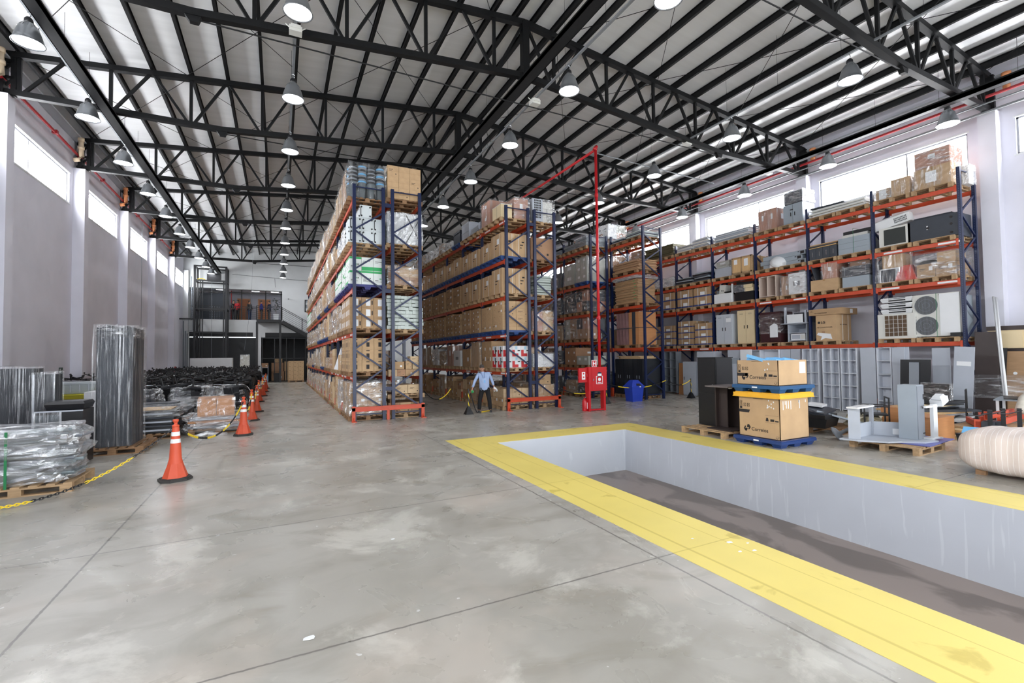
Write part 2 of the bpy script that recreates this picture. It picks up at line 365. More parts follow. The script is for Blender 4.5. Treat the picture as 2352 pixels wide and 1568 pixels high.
# side walls with window openings, pilasters
def wall(name, x, side):
    mb = MB(); x0, x1 = (x-.2, x) if side < 0 else (x, x+.2)
    zt = 10.45
    mb.box(x0, YF, 0, x1, YB, 7.6); mb.box(x0, YF, 8.68, x1, YB, zt)
    ys = [YF] + [v for t in TY[:-1]+[TY[-1]] for v in (t+.55, t+4.98)] if False else []
    edges = []
    for k in range(-1, 8):
        t = 5.84 + 5.49*(k-1); edges.append((t+.55, t+4.98))
    y = YF
    for a, b in edges:
        if b < YF: continue
        a = max(a, YF+.01)
        if a > y: mb.box(x0, y, 7.6, x1, a, 8.68)
        y = b
    if y < YB: mb.box(x0, y, 7.6, x1, YB, 8.68)
    struct(name, mb, wallm)
    for i, (a, b) in enumerate(edges):
        if b < YF or a > YB-.6: continue
        a = max(a, YF+.01); b = min(b, YB-.02)
        w = thing('window_%d' % (i+1 + (0 if side < 0 else 10)), None, None); w['kind'] = 'structure'
        xm = x + side*.1; f = MB(); t = .045
        f.box(xm-.03, a, 7.6, xm+.03, b, 7.6+t); f.box(xm-.03, a, 8.68-t, xm+.03, b, 8.68)
        for yy in (a, b-t): f.box(xm-.03, yy, 7.6, xm+.03, yy+t, 8.68)
        m_ = a+(b-a)*.36; f.box(xm-.02, m_-.02, 7.6, xm+.02, m_+.02, 8.68)
        part('window_frame', f, mat('grey_window_frame', (120,122,126), .5), w)
        g = MB(); g.box(xm+side*.03-.004, a+.02, 7.62, xm+side*.03+.004, b-.02, 8.66); part('window_pane', g, pane, w)
        s_ = MB(); s_.box(min(x, x-side*.02), a-.05, 7.55, max(x, x-side*.02), b+.05, 7.6); s_.box(min(x, x-side*.015), a-.05, 8.68, max(x, x-side*.015), b+.05, 8.72)
        part('window_reveal', s_, white, w)
wall('wall_left', XL, -1); wall('wall_right', XR, 1)
for k, t in enumerate(TY):
    mb = MB(); mb.box(XL, t-.2, 0, PL, t+.2, 9.0); struct('trim_%d' % (10+k), mb, wallm)
    mb = MB(); mb.box(PR, t-.2, 0, XR, t+.2, 9.0); struct('trim_%d' % (30+k), mb, wallm)
mb = MB(); mb.box(XL, YB-.25, 0, -6.35, YB, 9.0); struct('trim_60', mb, wallb)

# front wall behind the camera with three open dock doors to the daylight
mb = MB(); doors = [(-4.5, 1.5), (3.9, 8.6), (11.0, 16.0)]
x = XL-.2
for a, b in doors:
    mb.box(x, YF-.2, -1.2, a, YF, 5.2); x = b
mb.box(x, YF-.2, -1.2, XR+.2, YF, 5.2); mb.box(XL-.2, YF-.2, 5.2, XR+.2, YF, 9.8)
mb.prism([(XL, 9.8), (XR, 9.8), (XR, ztop(XR)+.3), (XC, 11.8), (XL, ztop(XL)+.3)], YF-.2, YF, 'y')
struct('wall_front', mb, wallb)
mb = MB(); mb.box(-20, -25, -1.3, 34, YF-.2, -1.2); struct('floor_yard', mb, mat('pale_yard_paving', (190,188,184), .8))
for a, b in doors:   # daylight entering each dock door
    L = bpy.data.lights.new('dock_daylight', 'AREA'); L.shape = 'RECTANGLE'; L.size = b-a; L.size_y = 5.2
    L.energy = 400; L.color = (.93, .96, 1); lo = bpy.data.objects.new('dock_daylight', L); COL.objects.link(lo)
    lo.location = ((a+b)/2, YF-.1, 2.6); lo.rotation_euler = (-PI/2, 0, 0)
    lo.rotation_euler = (PI/2, 0, 0)

# roof: two slopes of sheeting
for nm, a, b in (('ceiling_west', XL-.1, XC), ('ceiling_east', XC, XR+.1)):
    mb = MB(); za, zb = ztop(a)+.23, ztop(b)+.23
    mb.add([(a, YF, za), (b, YF, zb), (b, YB, zb), (a, YB, za), (a, YF, za+.06), (b, YF, zb+.06), (b, YB, zb+.06), (a, YB, za+.06)],
           [(3,2,1,0),(4,5,6,7),(0,1,5,4),(1,2,6,5),(2,3,7,6),(3,0,4,7)])
    struct(nm, mb, roofm)
mb = MB()
for x in (XL+.01, XR-.15): mb.box(x, YF, 10.0, x+.14 if x > 0 else x+.3, YB, 10.05)
struct('trim_2', mb, mat('grey_roof_gutter', (170,174,178), .6))

# back wall with the mezzanine opening
mb = MB(); B0, B1 = YB, YB+.25
OX0, OX1, OZ0, OZ1 = -6.3, .27, 5.19, 7.7
mb.box(XL-.2, B0, OZ0, OX0, B1, 10); mb.box(OX1, B0, OZ0, 2.05, B1, 10); mb.box(2.05, B0, OZ0, 2.9, B1, 6.0); mb.box(2.05, B0, 7.0, 2.9, B1, 10); mb.box(2.9, B0, OZ0, XR+.2, B1, 10)
mb.box(OX0, B0, OZ1, OX1, B1, 10); mb.box(OX0, B0, 4.15, -1.9, B1, OZ0); mb.box(-1.9, B0, 3.75, -1.55, B1, OZ0); mb.box(-1.55, B0, 3.75, -1.0, B1, OZ0); mb.box(-1.0, B0, 4.15, XR+.2, B1, OZ0); mb.box(XL-.2, B0, 4.15, OX0, B1, OZ0)
mb.box(3.0, B0, 0, XR+.2, B1, 4.15); mb.box(XL-.2, B0, 0, -6.3, B1, 4.15); mb.box(-1.56, B0-.05, 0, -1.3, B1, 3.75)
mb.prism([(XL-.2, 10), (XR+.2, 10), (XR+.2, ztop(XR)+.3), (XC, 11.8), (XL-.2, ztop(XL)+.3)], B0, B1, 'y')
struct('wall_back', mb, wallb)
mb = MB(); mb.box(2.07, B0+.02, 6.0, 2.88, B0+.06, 7.0, 0)
w = thing('window_40', None, None); w['kind'] = 'structure'
part('window_pane', mb, mat('office_window_glass', (150,160,166), .1), w)
f = MB()
for a in ((2.03, 5.96, 2.92, 6.02), (2.03, 6.98, 2.92, 7.04), (2.03, 5.96, 2.09, 7.04), (2.86, 5.96, 2.92, 7.04), (2.07, 6.5, 2.88, 6.53)): f.box(a[0], B0-.03, a[1], a[2], B0+.05, a[3])
part('window_frame', f, black, w)
f = MB(); f.box(2.1, B0+.01, 6.62, 2.86, B0+.018, 6.8); f.box(2.1, B0+.01, 6.1, 2.86, B0+.018, 6.3); part('blind', f, white, w)
# dark header beams and mesh screens under the mezzanine
screen = mat('dark_mesh_screen', (52,54,56), .7, 0, .1, 3); beamk = mat('dark_header_panel', (36,38,40), .6)
mb = MB(); mb.box(-6.3, B0-.01, 3.78, -1.9, B0+.2, 4.15); mb.box(-1.0, B0-.01, 3.78, 3.0, B0+.2, 4.15); struct('trim_3', mb, beamk)
mb = MB(); mb.box(-6.3, B0+.1, 0, -1.56, B0+.14, 3.7); struct('trim_4', mb, screen)
mb = MB(); mb.box(-6.3, B0+.06, 3.69, 3.0, B0+.1, 3.72); struct('trim_5', mb, greym)
cage = thing('storage_cage', 'dark mesh storage cage under the mezzanine, right of the white column', 'cage', (-.3, B0, 0))
for x in (-1.2, -.3, .6, 1.2, 2.1, 2.9):
    m_ = MB(); m_.box(x+.3-.03, -.02, 0, x+.3+.03, .04, 3.7); part('frame_post', m_, black, cage)
m_ = MB(); m_.box(-1.0, 0, 1.95, 3.3, .03, 2.0); m_.box(-1.0, 0, .05, 3.3, .03, .1); part('frame_rail', m_, black, cage)
mb = MB(); mb.box(-1.3, 46.4, 0, 3.0, 46.5, 3.9); mb.box(-1.4, B0+.1, 0, -1.3, 46.5, 3.9); mb.box(3.0, B0+.1, 0, 3.1, 46.5, 3.9); mb.box(-1.4, B0+.1, 3.9, 3.1, 46.5, 4.0); struct('wall_cage', mb, screen)
mb = MB(); mb.box(-1.4, B0, -.1, 3.1, 46.5, 0.0); struct('floor_cage', mb, conc)
# mezzanine room
mb = MB(); mb.box(-6.4, B1, 4.95, .4, 49, OZ0); struct('floor_mezzanine', mb, greyl)
mb = MB(); mb.box(-6.4, B0+.2, OZ1, .4, 49, OZ1+.1); struct('ceiling_mezzanine', mb, white)
ribm = mat('ribbed_white_cladding', (170,170,178), .5)
mb = MB(); mb.box(-6.4, 47.4, OZ0, .4, 47.5, OZ1)
for i in range(44): mb.box(-6.35+i*.153, 47.36, OZ0+.2, -6.29+i*.153, 47.4, OZ1)
struct('wall_mezzanine', mb, ribm)
mb = MB(); mb.box(-6.5, B1, OZ0, -6.4, 47.5, OZ1); mb.box(.4, B1, OZ0, .5, 47.5, OZ1); struct('wall_mezzanine', mb, white)
for i, x in enumerate((-2.75, -1.15)):
    d = thing('door_%d' % (i+1), None, None, (x, 47.35, OZ0)); d['kind'] = 'structure'
    m_ = MB(); m_.box(-.5, -.05, 0, -.42, .02, 2.1); m_.box(.42, -.05, 0, .5, .02, 2.1); m_.box(-.5, -.05, 2.02, .5, .02, 2.1); part('door_frame', m_, beech, d)
    m_ = MB(); m_.box(-.42, -.03, 0, .42, .01, 2.02); part('door_leaf', m_, mat('brown_wood_door', (160,98,58), .5), d)
    m_ = MB(); m_.tube((.34, -.08, 1.0), (.22, -.08, 1.0), .012); part('door_handle', m_, chrome, d)
for i, (x, y) in enumerate(((-4.3, 44.9), (-1.75, 44.9), (-.3, 44.9), (-3.9, 46.2), (-1.6, 46.2), (.0, 46.2))):
    t = ob('ceiling_panel_light', None, (x, y, OZ1), label='small lit ceiling panel in the mezzanine, %s from left in the %s row' % (NTH[i % 3], 'front' if i < 3 else 'rear'), cat='light', group='mezzanine ceiling lights')
    m_ = MB(); m_.box(-.28, -.1, -.03, .28, .1, -.002); part('lit_panel', m_, ledp, t)
    m_ = MB(); m_.box(-.31, -.13, -.02, .31, .13, 0); part('panel_frame', m_, white, t)

# ------------------------------------------------------------------ roof steel
HP = .955
xs_b = sorted([XC - HP*(2*i+1) for i in range(7)] + [XC + HP*(2*i+1) for i in range(7)])
xs_t = sorted([XC - HP*2*i for i in range(1, 7)] + [XC] + [XC + HP*2*i for i in range(1, 7)])
def truss(y, lab):
    T = thing('roof_truss', lab, 'truss', (XC, y, 9.0), 0, 'roof trusses')
    def P(nm, pts, w, h):
        m_ = MB()
        for p, q in zip(pts, pts[1:]): m_.bar((p[0]-XC, 0, p[1]-9), (q[0]-XC, 0, q[1]-9), w, h)
        return part(nm, m_, steelk, T)
    P('top_chord', [(PL-.25, ztop(PL-.25)-.07), (XC, ztop(XC)-.07), (PR+.25, ztop(PR+.25)-.07)], .16, .15)
    P('bottom_chord', [(PL-.2, 9.1), (-1.6, 9.1), (XC, 9.81), (14.0, 9.1), (PR+.2, 9.1)], .16, .15)
    for x in xs_b:
        zb = zbot(x)+.1; w = .07
        P('web_post', [(x, zb), (x, ztop(x)-.1)], .08, .08)
        for s in (-1, 1):
            xt = x + s*HP
            if xt < PL-.3 or xt > PR+.3 : continue
            P('web_diagonal', [(x+s*.07, zb), (xt-s*.05, ztop(xt)-.1)], .07, .07)
    P('ridge_post', [(XC, 9.8), (XC, 11.35)], .2, .2)
    for s, xe in ((-1, PL), (1, PR)):
        P('end_post', [(xe+s*.18, 9.05), (xe+s*.18, ztop(xe)-.1)], .12, .3)
        if s < 0:
            m_ = MB()
            for z in (9.05, 9.5, 9.95): m_.bar((xe-XC-.3, 0, z-9), (xe-XC+.05, 0, z-9), .1, .08)
            m_.bar((xe-XC-.3, 0, .1), (xe-XC, 0, .45), .06, .05); m_.bar((xe-XC-.3, 0, .55), (xe-XC, 0, .9), .06, .05); m_.bar((xe-XC+.04, 0, 0), (xe-XC+.04, 0, 1.15), .1, .1)
            part('end_bracket', m_, steelk, T)
    m_ = MB(); m_.tube((-1.6-XC, 0, -.02), (14.0-XC, 0, -.02), .016, 6); part('tie_rod', m_, steelk, T)
    for x in (-1.6, 14.0):
        m_ = MB(); m_.prism([(x-XC-.16, .06), (x-XC+.16, .06), (x-XC+.1, -.1), (x-XC-.05, -.1)], -.06, .06, 'y'); part('rod_bracket', m_, steelk, T)
    return T
def truss_label(k): return 'black steel roof truss spanning the hall, %s of eight counted from the camera' % NTH[k]
T0 = truss(TY[0], truss_label(0))
for k in range(1, 8): copy_tree(T0, (XC, TY[k], 9.0), 0, truss_label(k))
px = [XC + HP*i for i in range(-13, 14) if i != 0]; px += [XC-.28, XC+.28]; px.sort()
for i, x in enumerate(px):
    z = ztop(x); m_ = MB()
    m_.box(-.04, YF+.02, .005, .04, YB-.02, .02); m_.box(-.008, YF+.02, .02, .008, YB-.02, .2); m_.box(-.04, YF+.02, .2, .04, YB-.02, .21)
    ob('roof_purlin', m_.mesh('roof_purlin', steelk), (x, 0, z), label='long black roof purlin running down the hall, %s from the left wall' % nth(i), cat='purlin', group='roof purlins')
for nm, x, z, w, h in (('left', -4.3, 9.0, .26, .12), ('middle', XC-.05, 9.66, .3, .12), ('right', 16.85, 9.0, .22, .14)):
    m_ = MB(); m_.box(x-w/2, YF+.02, z-h, x+w/2, YB-.02, z-h*.15); m_.box(x-w/2, YF+.02, z-h, x-w/2+.02, YB-.02, z+.02); m_.box(x+w/2-.02, YF+.02, z-h, x+w/2, YB-.02, z+.02)
    ob('longitudinal_strut', m_.mesh('longitudinal_strut', steelk), label='deep black strut under the trusses along the %s of the hall' % nm, cat='strut', group='struts under the trusses')
# thin cross bracing in two planes between trusses
n = 0
for k in range(0, 7):
    for x in (-4.4, -.6, 3.2, 9.2, 13.0, 16.8):
        a, b = x-1.9, x+1.9; m_ = MB()
        m_.tube((a, TY[k]+.1, ztop(a)-.02), (b, TY[k+1]-.1, ztop(b)-.02), .009, 5); m_.tube((b, TY[k]+.1, ztop(b)-.05), (a, TY[k+1]-.1, ztop(a)-.05), .009, 5)
        side = ('%s crossed pair from the left wall' % NTH[int((x+4.4)//3.8+.5) if x < 8 else int((x-9.2)//3.8+3.5)])
        ob('bracing_rods', m_.mesh('bracing_rods', steelk), label='thin crossed bracing rods, %s, %s roof bay from camera' % (side.replace(' crossed pair', ''), NTH[k]), cat='bracing', group='roof bracing rods')

# ------------------------------------------------------------------ lamps and their conduit
LX = [('near the left wall', -4.68), ('left of the racks', .32), ('over the middle racks', 6.54), ('right of the middle', 12.55), ('near the right wall', 17.6)]
LYS = [-.4, 2.95, 6.3, 9.65, 13.0, 16.4, 19.7, 23.0, 26.3, 29.7, 33.0, 36.3, 39.6, 42.6]
def make_lamp(lab):
    t = thing('high_bay_lamp', lab, 'lamp', (0, 0, 0), 0, 'high bay lamps')
    prof = [(.07, .42), (.10, .40), (.12, .36), (.165, .30), (.2, .2), (.235, .08), (.255, 0), (.27, -.005), (.27, -.015), (.25, -.012), (.225, .08), (.19, .2), (.15, .3), (.1, .35)]
    part('shade', MB().lathe(prof, 28, cap=False), alu, t, True)
    m_ = MB()
    for i in range(14):
        a = 2*PI*i/14; m_.bar((.17*math.cos(a), .17*math.sin(a), .3), (.12*math.cos(a), .12*math.sin(a), .37), .008, .008)
    part('cooling_fins', m_, alu, t)
    part('lens', MB().lathe([(0.001, .0), (.15, -.002), (.245, .005), (.245, .012), (.001, .014)], 28, cap=False), lens, t, True)
    part('driver_housing', MB().lathe([(.05, .4), (.075, .42), (.07, .5), (.04, .54), (.02, .55)], 14), black, t, True)
    part('hook', MB().path([(0, 0, .54), (.03, 0, .58), (.04, 0, .62), (0, 0, .66), (-.03, 0, .64)], .008), chrome, t)
    return t
def lamp_label(i, r, k): return 'bell-shaped lit high bay lamp, %s in the row %s' % (NTH[k], LX[i][0])
lamp0 = None
for i, (rn, x) in enumerate(LX):
    for k, y in enumerate(LYS):
        if i == 4 and y < 0: continue
        lb = lamp_label(i, rn, k)
        if lamp0 is None: lamp0 = make_lamp(lb); lamp0.location = (x, y, 8.6)
        else: copy_tree(lamp0, (x, y, 8.6), 0, lb)
    c = thing('lighting_conduit', 'thin grey perforated lighting conduit carrying the lamps %s' % rn, 'conduit', (x, 0, 9.28), 0, 'lighting conduits')
    m_ = MB(); m_.box(-.03, YF+.03, -.02, .03, YB-.03, .02); part('tray', m_, galv, c)
    m_ = MB()
    for t in range(1, 30):
        y = YF + t*1.66
        if y < YB: m_.tube((0, y, .02), (0, y, ztop(x)-9.28+.1), .004, 4)
    part('hanger_wires', m_, steelk, c)
for i, (x, y) in enumerate(((.32, 11.1), (6.54, 11.4), (12.55, 11.4), (17.6, 11.9))):
    m_ = MB().box(-.13, -.1, -.16, .13, .1, -.04); m_.box(-.1, -.12, -.1, .1, .12, -.02)
    t = ob('junction_box', m_.mesh('junction_box', offw), (x, y, 9.27), label='white junction box under the lighting conduit %s' % LX[i+1][0], cat='electrical box', group='conduit junction boxes')
    m_ = MB()
    for s in (-1, 1): m_.tube((s*.12, 0, -.05), (s*.2, .02, .02), .012, 6)
    part('cable', m_, offw, t)

# red fire pipes along the walls, drain pipes
m_ = MB(); m_.tube((XL+.18, 5.9, 9.42), (XL+.18, 39, 9.42), .045, 10); m_.tube((XL+.18, 39, 9.42), (XL+.18, 39, 1.3), .06, 10); m_.box(XL+.02, 38.8, .9, XL+.4, 39.2, 1.5)
t = ob('fire_pipe', m_.mesh('fire_pipe', redd, True), label='dark red fire pipe high on the left wall with a riser to a red box', cat='pipe')
m_ = MB()
for y in (20, 24.6, 30, 35.5): m_.cbox(XL+.18, y, 9.36, .14, .12, .12)
part('pipe_coupling', m_, redd, t)
m_ = MB(); m_.tube((XR-.4, YF, 9.42), (XR-.4, 30, 9.42), .045, 10); ob('fire_pipe', m_.mesh('fire_pipe', redd, True), label='dark red fire pipe running high along the right wall', cat='pipe')
m_ = MB(); m_.tube((XR-1.05, YF, 8.98), (XR-1.05, 30, 8.98), .02, 6); m_.tube((XR-.6, YF, 8.9), (XR-.6, 30, 8.9), .035, 6)
ob('wall_conduit', m_.mesh('wall_conduit', galv), label='pair of thin grey conduits beside the red pipe on the right wall', cat='conduit')
for k, t_ in enumerate(TY):
    m_ = MB(); x = XL+.3; y = t_-.5
    m_.path([(x, y, 10.0), (x, y, 9.55), (x+.02, y, 9.35), (x-.06, y, 9.22), (x-.2, y, 9.18)], .075, 10)
    m_.lathe([(.1, 0), (.1, .1)], 12, (x, y, 9.6)); m_.lathe([(.095, 0), (.095, .12)], 12, (x, y, 9.9))
    ob('drain_pipe', m_.mesh('drain_pipe', pvc if k < 5 else pvco, True), label='beige bent drain pipe at the gutter over the %s left pilaster' % NTH[k], cat='pipe', group='drain pipes at the left gutter')
    m_ = MB(); x = XR-.2; y = t_-.42
    m_.tube((x, y, 10.0), (x, y, 9.5), .085, 10); m_.lathe([(.11, 0), (.11, .1)], 12, (x, y, 9.9))
    ob('drain_pipe', m_.mesh('drain_pipe', pvco, True), (0, 0, 0), label='short orange drain pipe at the gutter over the %s right pilaster' % NTH[k], cat='pipe', group='drain pipes at the right gutter')
m_ = MB(); m_.tube((10.2, 13.43, 1.52), (10.2, 13.43, 9.36), .05, 12); m_.tube((10.2, 13.38, 9.33), (10.2, 24, 9.33), .045, 12); m_.tube((10.13, 13.43, 9.32), (10.25, 13.43, 9.46), .06, 10)
hp = ob('hydrant_pipe', m_.mesh('hydrant_pipe', red, True), label='tall bright red fire pipe rising from the hydrant cabinet to the roof', cat='pipe')
m_ = MB()
for z in (3.2, 5.6, 7.6): m_.lathe([(.065, 0), (.065, .12)], 12, (10.2, 13.43, z))
m_.tube((10.08, 13.4, 3.25), (10.2, 13.4, 3.25), .03, 8)
part('pipe_coupling', m_, red, hp)
m_ = MB(); m_.tube((10.4, 13.7, 9.35), (16.6, 13.7, 9.2), .02, 6); ob('conduit_drop', m_.mesh('conduit_drop', galv), label='thin grey conduit crossing the roof beside the red hydrant pipe', cat='conduit')
m_ = MB(); m_.box(0, 0, 0, .01, .32, .22)
t = ob('exit_sign', m_.mesh('exit_sign', mat('dark_green_sign', (24,66,52), .5)), (XL, 21.15, 1.52), label='small dark green exit sign low on the left wall', cat='sign')
m_ = MB(); m_.box(.01, .05, .04, .014, .12, .18); m_.box(.01, .17, .09, .014, .27, .12); m_.prism([(.25, .07), (.3, .105), (.25, .14)], .01, .014, 'x'); part('running_figure_pictogram', m_, white, t)
# ------------------------------------------------------------------ cartons, pallets, wraps
def carton_mesh(name, tone, marks=(), seam=True):
    """Unit box centred in x,y with base at z=0; marks: (face, u0, v0, u1, v1, material index)."""
    mb = MB(); g = .006
    mb.box(-.5+g, -.5+g, 0, .5-g, .5-g, 1-g)
    if seam:
        mb.box(-.5+g, -.04, 1-g, .5-g, .04, 1-g*.5, 1)
        mb.quad((-.5+g-.001, -.04, .85), (-.5+g-.001, .04, .85), (-.5+g-.001, .04, 1-g), (-.5+g-.001, -.04, 1-g), 1)
        mb.quad((-.5+g, -.5+g-.001, .488), (.5-g, -.5+g-.001, .488), (.5-g, -.5+g-.001, .502), (-.5+g, -.5+g-.001, .502), 1)
    e = .5-g+.004
    for f, a, b, c, d, m in marks:
        if f in ('-x', 'xy'): mb.quad((-e, .5-a, b), (-e, .5-c, b), (-e, .5-c, d), (-e, .5-a, d), m)
        if f in ('-y', 'xy'): mb.quad((a-.5, -e, b), (c-.5, -e, b), (c-.5, -e, d), (a-.5, -e, d), m)
    return mb.mesh(name, tone)
labelm = paper
KM = {}
for i, t in enumerate(cardb):
    KM['plain%d' % i] = carton_mesh('carton', [t, tape, paper], [('xy', .62, .3, .8, .52, 2)] if i % 2 else [])
    KM['print%d' % i] = carton_mesh('carton', [t, tape, paper, ink], [('xy', .15, .62, .5, .66, 3), ('xy', .15, .52, .38, .55, 3), ('-y', .7, .2, .78, .3, 3), ('-x', .66, .5, .86, .8, 2)])
KM['handle'] = carton_mesh('carton', [cardb[0], tape, ink], [('xy', .36, .83, .64, .9, 2), ('xy', .37, .22, .63, .62, 2), ('-x', .05, .05, .12, .95, 2)], False)
KM['labels'] = carton_mesh('carton', [cardb[1], tape, paper, ink], [('-y', .35, .2, .72, .85, 2), ('-y', .82, .3, .92, .7, 3), ('-x', .3, .3, .7, .8, 2)])
greenw = mat('white_paper_carton', (226,232,228), .6)
KM['green'] = carton_mesh('carton', [greenw, tape, green, ink], [('xy', 0.01, .84, .99, .985, 2), ('xy', .12, .3, .4, .34, 3), ('xy', .12, .22, .7, .24, 3), ('xy', .5, .42, .6, .5, 2), ('xy', .66, .42, .76, .5, 3)], False)
KM['greenlow'] = carton_mesh('carton', [greenw, tape, green, ink], [('xy', 0.01, .02, .99, .3, 2), ('xy', .12, .7, .7, .73, 3), ('xy', .12, .6, .4, .62, 3)], False)
KM['redwhite'] = carton_mesh('carton', [mat('white_carton', (228,228,230), .6), tape, redp, ink, mat('pale_blue_print', (170,205,225), .6)], [('xy', .02, .02, .7, .3, 2), ('xy', .02, .3, .3, .62, 2), ('xy', .62, .5, .9, .6, 3), ('xy', .36, .66, .6, .95, 4), ('-x', .5, .3, .66, .9, 3)], False)
KM['blueband'] = carton_mesh('carton', [cardb[1], tape, bluet, paper, strapw], [('xy', .01, .02, .99, .17, 2), ('xy', .4, .2, .68, .55, 3), ('xy', .24, .02, .28, .98, 4), ('xy', .74, .02, .78, .98, 4)], False)
KM['strap'] = carton_mesh('carton', [cardb[0], tape, strapw, ink, paper], [('xy', .25, .01, .28, .98, 2), ('xy', .76, .01, .79, .98, 2), ('xy', .36, .5, .6, .54, 3), ('xy', .36, .38, .5, .42, 3), ('-x', .55, .55, .75, .78, 4), ('-y', .5, .62, .68, .68, 3)], False)
KM['white'] = carton_mesh('carton', [white, tape, greym], [('-x', .3, .4, .7, .6, 2)], False)
KM['pink'] = carton_mesh('carton', [mat('rose_brown_carton', (178,132,112), .7), tape, paper], [('xy', .4, .5, .6, .75, 2)])

def film_mesh(name, seed, m, amp=.05, top=True, n=28, rows=7):
    r = random.Random(seed); mb = MB(); vs = []
    for j in range(rows+1):
        z = j/rows
        for i in range(n):
            t = 4*i/n; k = int(t); f = t-k
            p = [(-.5+f, -.5), (.5, -.5+f), (.5-f, .5), (-.5, .5-f)][k]
            s = 1+(r.random()-.4)*amp*(1 if j < rows else .6)
            vs.append((p[0]*s, p[1]*s, z*(1+(r.random()-.5)*.02)))
    fs = [(j*n+i, j*n+(i+1) % n, (j+1)*n+(i+1) % n, (j+1)*n+i) for j in range(rows) for i in range(n)]
    if top:
        vs.append((0, 0, 1.01)); fs += [(rows*n+i, rows*n+(i+1) % n, len(vs)-1) for i in range(n)]
    mb.add(vs, fs); return mb.mesh(name, m, False)
FM = {'v': [film_mesh('stretch_film', i, filmv) for i in range(3)], 'h': [film_mesh('stretch_film', 9+i, filmh, .09) for i in range(3)],
      'w': [film_mesh('plastic_sheet', 20+i, filmw, .12) for i in range(3)], 'n': [film_mesh('stretch_film', 30, filmn, .05, n=48)]}
def film(parent, cx, cy, z0, w, d, h, kind='v', pad=.03, i=None):
    ms = FM[kind]; me = ms[R.randrange(len(ms)) if i is None else i]
    return ob('stretch_film' if kind != 'w' else 'plastic_sheet', me, (cx, cy, z0), 0, (w+pad*2, d+pad*2, h+pad), parent)

def pallet_mesh(m, w=1.2, d=1.0):
    """deck boards run along y; w along x."""
    mb = MB()
    for i in range(7):
        x = -w/2 + .05 + i*(w-.1)/6; mb.box(x-.045, -d/2, .118, x+.045, d/2, .14)
    for y in (-d/2+.05, 0, d/2-.05):
        mb.box(-w/2, y-.05, .098, w/2, y+.05, .118)
        for x in (-w/2+.07, 0, w/2-.07): mb.box(x-.07, y-.05, .02, x+.07, y+.05, .098)
        mb.box(-w/2, y-.05, 0, w/2, y+.05, .02)
    return mb.mesh('wooden_pallet', m)
PM = {'wood': pallet_mesh(wood), 'aged': pallet_mesh(woodd)}
def plastic_pallet_mesh(m):
    mb = MB(); mb.box(-.6, -.5, .1, .6, .5, .16)
    for x in (-.6, -.32, .04, .32): pass
    for x in (-.5, 0, .5):
        for y in (-.41, 0, .41): mb.tbox(.14, .13, .22, .18, 0, .1, 0, x*.98, y)
    for y in (-.5, .47): mb.box(-.6, y, .085, .6, y+.03, .1)
    return mb.mesh('plastic_pallet', m)
PM['blue'] = plastic_pallet_mesh(bluep); PM['navy'] = plastic_pallet_mesh(navyp)
def pallet(x, y, z, lab, kind='wood', rz=0, group=None, scale=None):
    n = 'plastic_pallet' if kind in ('blue', 'navy') else 'wooden_pallet'
    return ob(n, PM[kind], (x, y, z+.001), rz, scale, None, lab, 'pallet', group)
PT = {'wood': .142, 'aged': .142, 'blue': .162, 'navy': .162}

def stack(x0, y0, z0, x1, y1, z1, nx, ny, nz, kinds, lab, group, skip=0, front=False, jit=.006, name='cardboard_box'):
    """Individual cartons filling a block; front=True leaves out the ones hidden behind."""
    w, d, h = (x1-x0)/nx, (y1-y0)/ny, (z1-z0)/nz; out = []
    XW = {1: [''], 2: [' left', ' right'], 3: [' left', ' centre', ' right'], 4: [' leftmost', ' left', ' right', ' rightmost']}[nx]
    YW = {1: [''], 2: [' front', ' rear'], 3: [' front', ' middle', ' rear']}[ny]; ZW = {1: [''], 2: [' lower', ' upper'], 3: [' bottom', ' second', ' top'], 4: [' bottom', ' lower', ' upper', ' top'], 5: [' bottom', ' second', ' third', ' fourth', ' top']}[nz]
    for k in range(nz):
        for j in range(ny):
            for i in range(nx):
                if front and i > 0 and j > 0 and k < nz-1: continue
                if skip and k == nz-1 and R.random() < skip: continue
                kd = kinds if isinstance(kinds, str) else R.choice(kinds)
                a = (R.random()-.5)*jit
                pos = (ZW[k]+XW[i]+YW[j]).strip()
                if pos and group: lb = lab + ', ' + pos
                else: lb = lab
                nm_ = {'handle': 'printer_carton', 'green': 'paper_carton', 'greenlow': 'paper_carton', 'redwhite': 'appliance_carton', 'strap': 'strapped_carton', 'blueband': 'banded_carton', 'print0': 'printed_carton', 'print1': 'printed_carton', 'print2': 'printed_carton', 'print3': 'printed_carton', 'labels': 'labelled_carton', 'file': 'file_box', 'white': 'white_box'}.get(kd, name)
                out.append(ob(nm_, KM[kd], (x0+w*(i+.5)+a, y0+d*(j+.5)+a, z0+h*k+.001), 0, (w*.99, d*.985, h), None, lb, 'box', group))
    return out
PLAIN = ['plain0', 'plain1', 'plain2', 'print0', 'print1', 'print3']

def wrapped(x0, y0, z0, x1, y1, z1, nx, ny, nz, kinds, lab, fk='v', cat='wrapped load', group=None, name='wrapped_carton_load'):
    cx, cy = (x0+x1)/2, (y0+y1)/2
    t = thing(name, lab, cat, (cx, cy, z0+.001), 0, group)
    w, d, h = (x1-x0)/nx, (y1-y0)/ny, (z1-z0)/nz
    for k in range(nz):
        for j in range(ny):
            for i in range(nx):
                kd = kinds if isinstance(kinds, str) else R.choice(kinds)
                ob('carton', KM[kd], (x0-cx+w*(i+.5), y0-cy+d*(j+.5), h*k), 0, (w*.99, d*.985, h), t)
    film(t, 0, 0, 0, x1-x0, y1-y0, z1-z0, fk)
    return t

